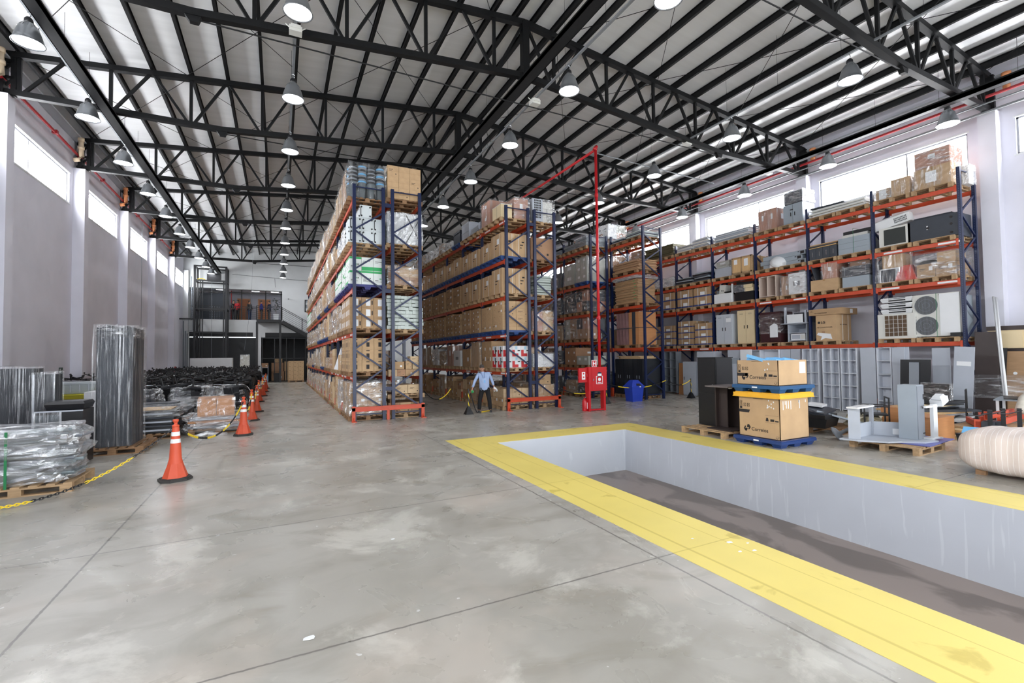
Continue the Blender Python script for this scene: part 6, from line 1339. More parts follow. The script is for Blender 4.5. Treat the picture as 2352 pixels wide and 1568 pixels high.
def cone(lab, x, y, rz=0):
    t = thing('traffic_cone', lab, 'traffic cone', (x, y, 0), rz, 'orange traffic cones'); base = [(.22*math.cos(PI/4+k*PI/2+s)*1.0, .22*math.sin(PI/4+k*PI/2+s)) for k in range(4) for s in (-.32, .32)]
    part('base', MB().prism([(a*1.12, b*1.12) for a, b in base], 0, .035).prism(base, .035, .05), rubber, t)
    pr = [(.17, .05), (.175, .08), (.09, .27), (.075, .55), (.062, .68), (.055, .78), (.048, .86)]
    def rad(z):
        for (r1, z1), (r2, z2) in zip(pr, pr[1:]):
            if z1 <= z <= z2: return r1+(r2-r1)*(z-z1)/(z2-z1)
    n = 10
    part('skirt', MB().lathe([(.178, .05), (.172, .07), (.105, .27)], 8, cap=False), cone_o, t)
    part('body', MB().lathe([(.105, .27), (rad(.35), .35), (rad(.55), .55), (rad(.7), .7), (rad(.86), .86)], 28, cap=False), cone_o, t, True)
    for a, b in ((.6, .665), (.715, .78)): part('reflective_band', MB().lathe([(rad(a)+.002, a), (rad(b)+.002, b)], 28, cap=False), cone_w, t, True)
    part('top_knob', MB().lathe([(.05, .86), (.052, .885), (.03, .895), (.022, .92), (.035, .94), (.045, .96), (.04, .98), (.0, .985)], 18), cone_o, t, True)
    return t
cs = [(-1.5, 9.32), (-.8, 13.86), (-.76, 17.0), (-.72, 19.7), (-.8, 24.2), (-.74, 27.8), (-.72, 31.2), (-.74, 34.6)]
c0 = cone('orange traffic cone with two white bands, nearest to the camera', *cs[0], .35)
for i, (x, y) in enumerate(cs[1:]): copy_tree(c0, (x, y, 0), .2*i, 'orange traffic cone with two white bands, %s along the line from the nearest' % NTH[i+1])
chain_obj('yellow and black plastic chain sagging from the nearest cone past the near pallet', (-1.5, 9.32, .87), (-5.0, 7.9, .87), .84)
for i in range(len(cs)-1):
    chain_obj('yellow and black plastic chain hanging between the %s and %s cones' % (NTH[i], NTH[i+1]), (*cs[i], .87), (*cs[i+1], .87), .5 if i == 0 else .4, dense=i < 2)
def bollard(lab, x, y):
    t = thing('chain_post', lab, 'post', (x, y, 0), 0, 'black and yellow chain posts'); part('foot_cone', MB().tbox(.26, .26, .07, .07, .012, .26).box(-.14, -.14, 0, .14, .14, .015), black, t); part('pole', MB().tube((0, 0, .2), (0, 0, .82), .02, 10), black, t)
    g = MB()
    for z in (.22, .5): g.add([(-.022, -.022, z+.14), (.022, -.022, z), (.022, -.022, z+.09), (-.022, -.022, z+.23)], [(0, 1, 2, 3)])
    part('yellow_stripe', g, yel, t); part('cap', MB().lathe([(.03, .82), (.03, .85), (0, .86)], 10), black, t); return t
bollard('black cone-footed chain post that the man is holding', 5.73, 14.76); bollard('black cone-footed chain post right of the hydrant cabinet', 11.7, 15.0); bollard('black cone-footed chain post before the white cabinet under the wall rack', 16.12, 14.77)
chain_obj('yellow and black chain across the aisle beside the left racks', (4.6, 16.2, .75), (5.73, 14.76+1.8, .75), .35, dense=False)
chain_obj('yellow and black chain from the middle post past the blue bin', (11.7, 15.0, .8), (15.0, 15.1, .8), .25, dense=False); chain_obj('yellow and black chain from the blue bin rack to the far post', (15.2, 15.2, .8), (16.12, 14.77, .8), .22, dense=False)
chain_obj('yellow and black chain lying on the floor at the man’s feet'.replace('’', ''), (5.8, 14.74, .7), (6.75, 15.2, .02), .6, dense=False); chain_obj('yellow and black chain across the aisle left of the hydrant cabinet', (9.52, 14.95, .7), (11.7, 15.0, .8), .3, dense=False)
# ------------------------------------------------------------------ left side clutter
wpal(-3.4, 9.78, 'pale wooden pallet nearest the camera under the wrapped metal bundle', .02, (1.25, 1.05))
wpal(-4.9, 9.7, 'wooden pallet at the left edge beside the wrapped metal bundle', .02, (1.2, 1.05))
gp = mat('grey_metal_strip', (134,146,150), .4, .2)
for i in range(15):
    L = 1.0+.3*R.random(); w = .25+.35*R.random(); z = .15+i*.052; nm = NTH[i]
    ob('metal_panel', MB().box(-L/2, -w/2, 0, L/2, w/2, .025).box(-L/2, -w/2, 0, L/2, -w/2+.02, .045).mesh('metal_panel', gp if i % 3 else greym), (-3.4+(R.random()-.5)*.2, 9.75+(R.random()-.5)*.35, z), 0, None, None, 'grey metal strip in the wrapped bundle near the camera, %s from below' % nm, 'metal strip', 'strips in the wrapped bundle', rot=((R.random()-.5)*.05, (R.random()-.5)*.05, (R.random()-.5)*.5))
t = thing('bundle_film', 'crumpled shiny film around the grey metal strips nearest the camera', 'film', (-3.4, 9.75, .15))
def crumple(name, seed, w, d, h, amp, m, levels):
    rr = random.Random(seed); mb = MB(); n, rows = 44, 14; vs = []
    for j in range(rows+1):
        z = h*j/rows; lv = levels[min(int(j/(rows+1)*len(levels)), len(levels)-1)]
        for i in range(n):
            a = 2*PI*i/n; c, s = math.cos(a), math.sin(a); k = 1+(rr.random()-.5)*amp
            vs.append((w/2*math.copysign(abs(c)**.5, c)*lv*k, d/2*math.copysign(abs(s)**.5, s)*lv*k, z+(rr.random()-.5)*amp*.25))
    fs = [(j*n+i, j*n+(i+1) % n, (j+1)*n+(i+1) % n, (j+1)*n+i) for j in range(rows) for i in range(n)]
    vs.append((0, 0, h*1.02)); fs += [(rows*n+i, rows*n+(i+1) % n, len(vs)-1) for i in range(n)]
    mb.add(vs, fs); return mb
filmb = film_mat('bundle_film', .3, .6, (2.2, 2.2, 9))
part('film_skin', crumple('film_skin', 5, 1.3, .95, .82, .12, filmb, [.9, .96, .92, 1.08, .98, 1.04, .9]), filmb, t)
m_ = MB(); m_.box(-.006, -.012, 0, 0, .012, .4); ob('green_strap', MB().box(-.015, -.5, 0, .015, -.49, .82).mesh('green_strap', greenst), (-3.5, 9.78, .12), label='green strap down the front of the wrapped bundle', cat='strap')
# tall tower of dark panels in film
wpal(-3.08, 13.02, 'brown wooden pallet under the tall dark wrapped tower', 0, (1.05, 1.25), 'aged')
t = thing('wrapped_panel_tower', 'tall tower of dark grey upright panels wrapped in clear film', 'wrapped panels', (-3.1, 13.05, .147)); dk = mat('dark_slate_fabric', (38,42,49), .7, 0, .08, 5)
n = 7
for i in range(n):
    q = -.26+i*.087; part('panel', MB().box(q-.04, -.47, 0, q+.04, .47+.02*(i % 2), 2.5+.02*(i % 3)), dk, t)
part('end_panel', MB().box(-.27, -.49, 0, .25, -.47, 2.5), mat('slate_fabric_front', (50,55,63), .7, 0, .06, 4), t)
film(t, .0, 0, 0, .62, 1.0, 2.53, 'n', .03, 0); part('torn_film_top', crumple('torn', 8, .68, 1.08, .26, .16, filmh, [1, 1.02, 1]), filmh, t).location = (0, 0, 2.29)
# wrapped dark panels left
for i, (x, y, w, d, h, lab) in enumerate(((-4.42, 12.45, .55, .45, 1.8, 'wide dark wrapped panel stack at the left edge'), (-3.98, 12.4, .3, .4, 1.68, 'narrow dark wrapped panel stack next to the wide one'))):
    t = thing('wrapped_panels', lab, 'wrapped panels', (x-.1, y, .02)); part('panel', MB().box(-w/2, -d/2, 0, w/2, d/2, h), dk, t); part('edge_trim', MB().box(-w/2-.01, -d/2-.01, 0, -w/2+.02, -d/2+.01, h), greyl, t); film(t, 0, 0, 0, w, d, h+.02, 'n' if i == 0 else 'v', .02)
cabinet('blue_black_bin', 'very dark blue container at the far left edge behind the pallets', 'container', (-5.3, 12.6, 0), .6, .7, 1.2, mat('navy_container', (20,28,52), .5), 0)
t = thing('drawer_cabinet', 'black open cabinet with pale edges in film, under the black cushion', 'cabinet', (-3.62, 11.75, .02)); part('body', MB().box(-.32, -.3, 0, .34, .3, 1.02), black, t); part('front_panel', MB().box(-.31, -.31, .1, .02, -.3, .95), mat('slate_front', (70,78,84), .4), t)
g = MB()
for a in ((-.33, 1.0, .35, 1.025), (.02, 0, .045, 1.0)): g.box(a[0], -.315, a[1], a[2], -.3, a[3])
part('edge_trim', g, greyl, t); film(t, -.15, 0, 0, .36, .62, .98, 'v', .02)
t = ob('cushion', MB().tbox(.52, .5, .58, .56, 0, .1).tbox(.58, .56, .52, .5, .1, .15).mesh('cushion', mat('black_leatherette', (28,28,31), .35)), (-3.56, 11.8, 1.05), label='thick black cushion lying on the film-covered black cabinet', cat='cushion')
# bins and boxes against the wall
t = thing('container_tub', 'pale grey plastic tub with rim stacked behind the cushion', 'tub', (-4.7, 16.0, 1.12)); part('tub', MB().tbox(.8, .6, .95, .7, 0, .28).box(-.5, -.37, .24, .5, .37, .29), mat('pale_grey_plastic', (176,184,188), .45), t)
for i in range(5): part('rib', MB().box(-.4+i*.18, -.36, .04, -.38+i*.18, -.33, .26), greyl, t)
t = ob('yellow_tub', MB().tbox(.7, .55, .9, .65, 0, .12).box(-.46, -.34, .1, .46, .34, .13).mesh('yellow_tub', mat('yellow_green_plastic', (186,180,52), .4)), (-4.6, 15.9, .985), label='yellow-green plastic tub under the pale grey tub', cat='tub')
cabinet('tub_support', 'pale film-wrapped carton stack carrying the plastic tubs', 'box', (-4.65, 16.0, 0), 1.0, .9, .98, mat('pale_wrapped_carton', (196,186,178), .4), 0)
stack(-4.2, 14.7, 0, -3.7, 15.5, 1.2, 1, 1, 2, 'white', 'pale wrapped box between the cushion and the tower', 'pale boxes by the tower')
cabinet('black_case', 'black cabinet far behind against the left wall', 'cabinet', (-4.4, 18.0, 0), .9, .8, 1.45, black, 2, handle=chrome); cabinet('black_case', 'second black cabinet against the left wall nearer the tower', 'cabinet', (-5.3, 17.2, 0), .9, .8, 1.4, black, 2, handle=chrome)
# panel stacks behind the tower
wpal(-2.85, 14.85, 'brown pallet under the stack of black desk tops behind the tower', .05, (1.1, 1.2), 'aged')
boards(11, -2.85, 14.85, .146, 1.05, 1.15, .05, [black, greyl, black, dark], 'flat black desk top in the stack behind the tower', 'black desk tops behind the tower', .06, rzj=.1)
board('plywood_sheet', 'pale plywood sheet topmost on the black desk tops', (-2.9, 14.85, .7), (.95, .8, .02), ply); t = thing('loose_film', 'white crumpled film over the stack of black desk tops', 'film', (-2.7, 14.8, .55)); film(t, 0, 0, 0, .9, 1.1, .2, 'h')
boards(7, -2.9, 16.7, 0, 1.2, 1.1, .075, [greyl, black, dark, beech], 'flat panel in the second stack behind the tower', 'second panel stack', .1, rzj=.15)
cabinet('grey_flat_box', 'long dark grey box in film on the second panel stack', 'box', (-3.1, 16.5, .54), .6, 1.0, .2, char, 0); t = thing('loose_film', 'loose white film bundle on the second panel stack', 'film', (-2.5, 16.8, .56)); film(t, 0, 0, 0, .5, .6, .25, 'h')
wpal(-1.5, 15.2, 'brown pallet under the film-wrapped brown cabinet', .12, (1.3, 1.3), 'aged')
boards(4, -1.5, 15.25, .146, 1.25, 1.3, .07, [greyl, mat('rose_sheet', (190,176,172), .4), beech], 'flat wrapped panel below the brown cabinet', 'panels below the brown cabinet', .06, rzj=.2)
t = thing('wrapped_cabinet', 'orange-brown wooden cabinet lying wrapped in clear film behind the second cone', 'cabinet', (-1.55, 15.4, .43), .1); part('body', MB().box(-.42, -.6, 0, .42, .6, .46), beech, t); part('door_gap', MB().box(-.004, -.602, .02, .004, -.6, .44), dark, t); film(t, 0, 0, 0, .84, 1.2, .47, 'v', .02)
t = thing('film_skirt', 'torn film hanging around the pallet of the brown cabinet', 'film', (-1.5, 15.2, .05)); part('film_skin', crumple('skirt', 12, 1.45, 1.4, .42, .16, filmb, [1.05, .95, 1.0]), filmb, t)
m_ = MB(); m_.path([(-1.9, 13.9, .02), (-1.6, 14.0, .1), (-1.35, 14.1, .03), (-1.2, 14.2, .02)], .05, 7); ob('film_scrap', m_.mesh('film_scrap', filmw, True), label='scrap of film on the floor before the brown cabinet', cat='film scrap')
# ------------------------------------------------------------------ the mass of office chairs
def chair_parts(seg=10):
    P = {}
    P['base_star'] = MB()
    for i in range(5):
        a = 2*PI*i/5; P['base_star'].bar((0, 0, .1), (.29*math.cos(a), .29*math.sin(a), .065), .035, .03)
    P['gas_lift'] = MB().tube((0, 0, .09), (0, 0, .38), .025, 8); P['gas_lift'].box(-.1, -.08, .36, .1, .08, .4)
    P['seat'] = MB().tbox(.44, .42, .5, .48, .4, .44).tbox(.5, .48, .46, .44, .44, .48)
    P['backrest'] = MB().add([(-.2, .2, .55), (.2, .2, .55), (.2, .25, .55), (-.2, .25, .55), (-.22, .26, .98), (.22, .26, .98), (.22, .31, .98), (-.22, .31, .98)], [(3,2,1,0),(4,5,6,7),(0,1,5,4),(1,2,6,5),(2,3,7,6),(3,0,4,7)]).bar((0, .1, .4), (0, .24, .6), .06, .02)
    return P
def make_chair(lab, detail=True):
    P = chair_parts()
    if not detail:
        mb = MB()
        for k in P: mb.merge(P[k])
        for i in range(5):
            a = 2*PI*i/5; mb.box(.29*math.cos(a)-.025, .29*math.sin(a)-.025, 0, .29*math.cos(a)+.025, .29*math.sin(a)+.025, .055)
        for s in (-1, 1): mb.path([(s*.24, -.1, .42), (s*.3, -.1, .5), (s*.3, -.1, .64), (s*.3, .12, .64)], .018, 5)
        return ob('office_chair', mb.mesh('office_chair', mat('worn_black_fabric', (30,31,34), .6, 0, .2, 6)), label=lab, cat='chair', group='heap of office chairs')
    t = thing('office_chair', lab, 'chair', (0, 0, 0), 0, 'heap of office chairs')
    part('base_star', P['base_star'], black, t); part('gas_lift', P['gas_lift'], black, t); part('seat', P['seat'], blackf, t); part('backrest', P['backrest'], blackf, t)
    for i in range(5):
        a = 2*PI*i/5; x, y = .29*math.cos(a), .29*math.sin(a); part('castor', MB().tube((x-.012, y, .025), (x+.012, y, .025), .027, 10).box(x-.008, y-.01, .03, x+.008, y+.02, .06), black, t)
    for s in (-1, 1): part('armrest', MB().path([(s*.24, -.1, .42), (s*.3, -.1, .5), (s*.3, -.1, .64), (s*.3, .12, .64)], .018, 6), greym if False else black, t)
    return t
R2 = random.Random(21); proto = far = None
rows = [17.9+.98*i for i in range(21)]
for i, y in enumerate(rows):
    for j in range(6):
        x = -5.9+j*.9+(R2.random()-.5)*.25; yy = y+(R2.random()-.5)*.3
        if x > -1.15 or (y < 19 and j < 2): continue
        for up_ in (0, 1):
            
            lb = '%s black office chair, row %s from the front, %s from the wall' % (('standing', 'upturned')[up_], nth(i), NTH[j])
            z = .02 if up_ == 0 else 1.40+.1*R2.random(); rot = ((R2.random()-.5)*.25, (R2.random()-.5)*.25, R2.random()*6) if up_ == 0 else (PI+(R2.random()-.5)*.5, (R2.random()-.5)*.5, R2.random()*6)
            if up_ == 0: z = .04; rot = (0, 0, rot[2])
            if i < 7:
                if proto is None: proto = make_chair(lb); proto.location = (x, yy, z); proto.rotation_euler = rot
                else: copy_tree(proto, (x, yy, z), 0, lb, rot=rot)
            else:
                if far is None: far = make_chair(lb, False); far.location = (x, yy, z); far.rotation_euler = rot
                else:
                    c = far.copy(); COL.objects.link(c); c.location = (x, yy, z); c.rotation_euler = rot; c['label'] = lb
# chairs packed in film at the front of the heap
for i, (x, y) in enumerate(((-4.3, 17.1), (-3.5, 17.5), (-2.7, 17.8), (-1.9, 17.7), (-1.4, 18.6), (-2.3, 18.7))):
    t = thing('wrapped_chair', 'dark chair bagged in clear film, %s from the wall, front of heap' % NTH[i], 'chair', (x, y, .05), R2.random()*6, 'bagged chairs'); part('backrest', MB().tbox(.5, .12, .42, .1, .45, 1.0), char, t); part('seat', MB().tbox(.5, .5, .46, .46, .4, .5), char, t); part('base_star', chair_parts()['base_star'], black, t); part('film_skin', crumple('bag', 40+i, .75, .7, 1.02, .25, filmh, [.8, 1.1, .9, .8]), filmh, t)
for i in range(5):
    m_ = MB(); x, y = -1.25-.7*i, 19.2+.3*i; n = 9; m_.path([(x+.35*math.cos(PI*k/n), y, .75+.32*math.sin(PI*k/n)) for k in range(n+1)], .014, 6); m_.tube((x-.35, y, .02), (x-.35, y, .75), .014, 6); m_.tube((x+.35, y, .02), (x+.35, y, .75), .014, 6)
    ob('chrome_arch', m_.mesh('chrome_arch', chrome, True), label='thin chrome arched chair leg standing in the heap, %s from the aisle' % NTH[i], cat='chair leg', group='chrome arches')

# ------------------------------------------------------------------ back of the hall: lift, landing, stairs, goods
LYF, LYB = 42.5, 43.9
t = thing('goods_lift', 'tall black open-frame goods lift tower at the back wall', 'lift', (-4.7, LYF, 0)); w = 1.03
for x in (-w, w):
    for y in (0, LYB-LYF): part('corner_post', MB().box(x-.07, y-.07, 0, x+.07, y+.07, 9.2), black, t)
for x in (-.72, -.55): part('guide_rail', MB().box(x-.03, .2, 0, x+.03, .3, 8.1), black, t)
part('guide_rail', MB().box(.8, .2, 0, .88, .3, 8.1), black, t)
for z in (9.2, 8.1, 4.1, 1.3, 5.9):
    part('cross_frame', MB().box(-w, -.05, z-.1, w, .05, z).box(-w, LYB-LYF-.05, z-.1, w, LYB-LYF+.05, z).box(-w-.05, 0, z-.1, -w+.05, LYB-LYF, z).box(w-.05, 0, z-.1, w+.05, LYB-LYF, z), black, t)
part('motor', MB().box(-.3, .4, 8.1, .6, 1.0, 8.7), black, t); part('platform', MB().box(-.7, .1, .6, .75, 1.3, .75), black, t); part('yellow_cable', MB().path([(-.9, .3, 8.15), (-.6, .2, 8.22), (-.4, .3, 8.15)], .03), yel, t)
for i in range(3): part('side_brace', MB().bar((-w, 0, 1+i*2.2), (-.72, .2, 2.6+i*2.2), .03, .03), black, t)
part('hoist_cable', MB().tube((0, .7, .7), (0, .7, 8.1), .012, 5), greym, t)
t = ob('low_white_wall', MB().box(-5.45, 38.6, 0, -2.96, 38.75, 2.05).box(-3.11, 38.75, 0, -2.96, 39.6, 2.05).mesh('low_white_wall', white), label='low white partition standing before the goods lift', cat='partition')
t = thing('wrapped_panel', 'beige film-wrapped upright panel before the dark screen', 'panel', (-2.32, 41.5, 0)); part('panel', MB().box(-.3, -.15, 0, .3, .15, 2.25), mat('cream_panel', (206,204,190), .4), t); film(t, 0, 0, 0, .6, .3, 2.27, 'h', .02)
DY0 = 42.8
t = thing('stair_landing', 'black steel landing on two posts in front of the mezzanine', 'landing', (-.68, DY0, 0)); part('deck', MB().box(-.92, 0, 4.95, .92, 1.38, 5.16), black, t)
for x in (-.88, .8): part('post', MB().box(x-.08, 0, 0, x+.08, .16, 4.95), black, t)
def railing(nm, lab, x0, z0, x1, z1, y, n):
    t = thing(nm, lab, 'railing', (x0, y, z0)); L = x1-x0; dz = z1-z0
    for i in range(n+1): f = i/n; part('rail_post', MB().box(L*f-.03, -.03, dz*f, L*f+.03, .03, dz*f+1.08), black, t)
    for h in (1.08, .95): part('handrail', MB().bar((0, 0, h), (L, 0, dz+h), .05, .04), black, t)
    for h in (.15, .31, .47, .63, .79): part('rail_bar', MB().bar((0, 0, h), (L, 0, dz+h), .018, .018), black, t)
railing('landing_railing', 'black railing along the front of the mezzanine landing', -1.6, 5.17, .23, 5.17, DY0+.03, 2)
railing('mezzanine_railing', 'black railing along the edge of the mezzanine floor', -6.2, 5.2, -1.65, 5.2, YB+.1, 6)
railing('stair_railing', 'black sloping railing of the stairs going down to the right', .25, 5.1, 6.3, 1.5, DY0+.03, 4)
t = thing('staircase', 'black steel staircase descending rightwards from the landing', 'staircase', (.25, DY0, 0))
for y in (0, 1.3): part('stringer', MB().bar((0, y+.03, 5.0), (8.2, y+.03, .15), .05, .3), black, t)
for i in range(27): part('tread', MB().box(.1+i*.3, .06, 4.92-i*.178, .38+i*.3, 1.27, 4.95-i*.178), steelk, t)
for x, nm in ((-2.75, 'left'), (-.98, 'middle'), (.2, 'right')): ob('window_post', MB().box(x-.04, 44.5, OZ0, x+.04, 44.58, OZ1).mesh('window_post', black), label='slim black post of the mezzanine opening, %s of the doors' % nm, cat='post', group='mezzanine posts')
ob('window_transom', MB().box(-6.3, 44.5, 7.42, .27, 44.58, 7.5).mesh('window_transom', black), label='thin black bar across the top of the mezzanine opening', cat='bar')
t = thing('perforated_gate', 'large dark gate with rows of small holes behind the lift', 'gate', (-4.7, 45.2, OZ0)); part('leaf', MB().box(-1.0, 0, 0, 1.0, .06, 2.2), mat('slate_black_gate', (34,42,52), .5), t); g = MB()
for i in range(5):
    for k in range(8): g.box(-.35+i*.16, -.004, .15+k*.13, -.31+i*.16, 0, .19+k*.13)
part('hole_grid', g, greyl, t)
t = ob('red_pipe', MB().tube((-3.55, 45.4, OZ0), (-3.55, 45.4, OZ1), .04, 8).mesh('red_pipe', redd), label='thin red pipe on the mezzanine beside the dark gate', cat='pipe')
t = thing('potted_plant', 'tall leafy plant in a white pot at the end of the landing', 'plant', (-.2, 44.85, OZ0)); part('pot', MB().tbox(.34, .34, .44, .44, 0, .6), white, t); g = MB()
for i in range(60):
    a, z, r = R.random()*6.3, .8+1.1*R.random(), .05+.28*R.random(); x, y = r*math.cos(a), r*math.sin(a); g.add([(x, y, z), (x+.07*math.cos(a+1), y+.07*math.sin(a+1), z+.04), (x+.12*math.cos(a), y+.12*math.sin(a), z+.1), (x+.05*math.cos(a-1), y+.05*math.sin(a-1), z+.05)], [(0, 1, 2, 3)])
part('leaves', g, mat('dark_leaf_green', (40,58,44), .5), t); part('stem', MB().tube((0, 0, .55), (0, 0, 1.8), .015, 6), woodd, t)
ob('security_camera', MB().tube((0, 0, 0), (0, -.2, -.03), .04, 10).box(-.02, 0, -.02, .02, .1, .02).mesh('security_camera', black), (.75, YB-.1, 7.05), label='small black security camera on the white back wall', cat='camera')
m_ = MB(); m_.tube((-3.4, YB-.05, 8.9), (6, YB-.05, 8.55), .02, 6); m_.tube((-.3, YB-.05, 8.75), (-.25, YB-.05, 8.0), .02, 6); ob('wall_conduit', m_.mesh('wall_conduit', galv), label='thin grey conduit line across the top of the back wall', cat='conduit')
for i, (x, h) in enumerate(((-6.62, 5.0), (-6.5, 4.2), (-6.38, 4.0))):
    m_ = MB(); m_.path([(x, YB-.35, 0), (x, YB-.35, h), (x+.5, YB-.35, h+.05), (x+.5, YB-.35, h+3.5)], .035, 8); ob('corner_pipe', m_.mesh('corner_pipe', greym, True), label='grey bent pipe in the back left corner, %s from the wall' % NTH[i], cat='pipe', group='corner pipes')
ob('corner_beam', MB().box(XL+.02, 42.45, 5.0, -5.8, 42.55, 5.1).mesh('corner_beam', black), label='black bar tying the lift tower to the left wall', cat='bar')
ob('hanging_cable', MB().path([(-1.6, 36.6, 10.8), (-1.62, 37, 9), (-1.75, 38, 6), (-2.1, 39.5, 3.8), (-2.3, 40.2, 2.6)], .008, 4).mesh('hanging_cable', greym), label='thin cable hanging from the roof before the mezzanine', cat='cable')
ob('hanging_cable', MB().tube((-6.55, 31.0, 9.5), (-6.55, 31.0, 1.2), .012, 5).mesh('hanging_cable', greym), label='thin dark cable running down the left wall', cat='cable')
# goods in the cage
wpal(1.3, 42.9, 'pallet under the tall block of small cartons at the back', 0, (1.2, 1.0), 'aged'); stack(.72, 42.45, .146, 1.9, 43.3, 1.75, 3, 2, 5, 'print0', 'tan carton', 'carton block at the back')
for o in [o for o in COL.objects if o.get('group') == 'carton block at the back']: o['label'] = o['label'].replace('tan carton', 'small tan carton in the block before the cage')
stack(2.15, 42.45, .02, 2.95, 43.3, 1.6, 2, 2, 4, 'plain1', 'brown carton in the block right of the tan one', 'second carton block at the back')
stack(-.55, 45.0, .02, .45, 45.9, .85, 1, 1, 1, 'plain3', 'large brown carton in the cage, lower left', None); stack(.5, 45.0, .02, 1.0, 45.9, .85, 1, 1, 1, 'plain1', 'large brown carton in the cage, lower right', None); stack(-.55, 45.0, .86, .4, 45.9, 1.6, 1, 1, 1, 'plain3', 'large brown carton in the cage, upper left', None); stack(.45, 45.0, .86, 1.1, 45.9, 1.7, 1, 1, 1, 'plain1', 'large brown carton in the cage, upper right', None)
stack(-.3, 45.1, 1.62, .3, 45.8, 1.95, 2, 1, 1, 'print0', 'small carton topmost in the cage', 'top cartons in the cage')
t = thing('trolley_shelf', 'narrow shelf trolley with blue crates behind the cones, before the cage', 'trolley', (-1.0, 43.6, 0)); part('shelf_frame', MB().box(-.25, -.2, .05, .25, .2, .1).box(-.25, -.2, .6, .25, .2, .63).box(-.25, -.2, 1.2, .25, .2, 1.23), greyl, t)
for a in (-.23, .23):
    for b in (-.18, .18): part('leg', MB().box(a-.02, b-.02, 0, a+.02, b+.02, 1.4), greyl, t)
ob('blue_crate', MB().box(-.2, -.17, 0, .2, .17, .45).mesh('blue_crate', cyanp), (-1.0, 43.6, .102), label='blue crate on the bottom of the shelf trolley', cat='crate'); stack(-1.25, 43.4, 1.235, -.75, 43.8, 1.6, 1, 1, 1, 'plain3', 'small brown carton on top of the shelf trolley', None)
t = ob('black_bin', MB().tbox(.45, .45, .55, .55, 0, .75).mesh('black_bin', black), (-.1, 43.5, 0), label='black waste bin before the cage', cat='waste bin')

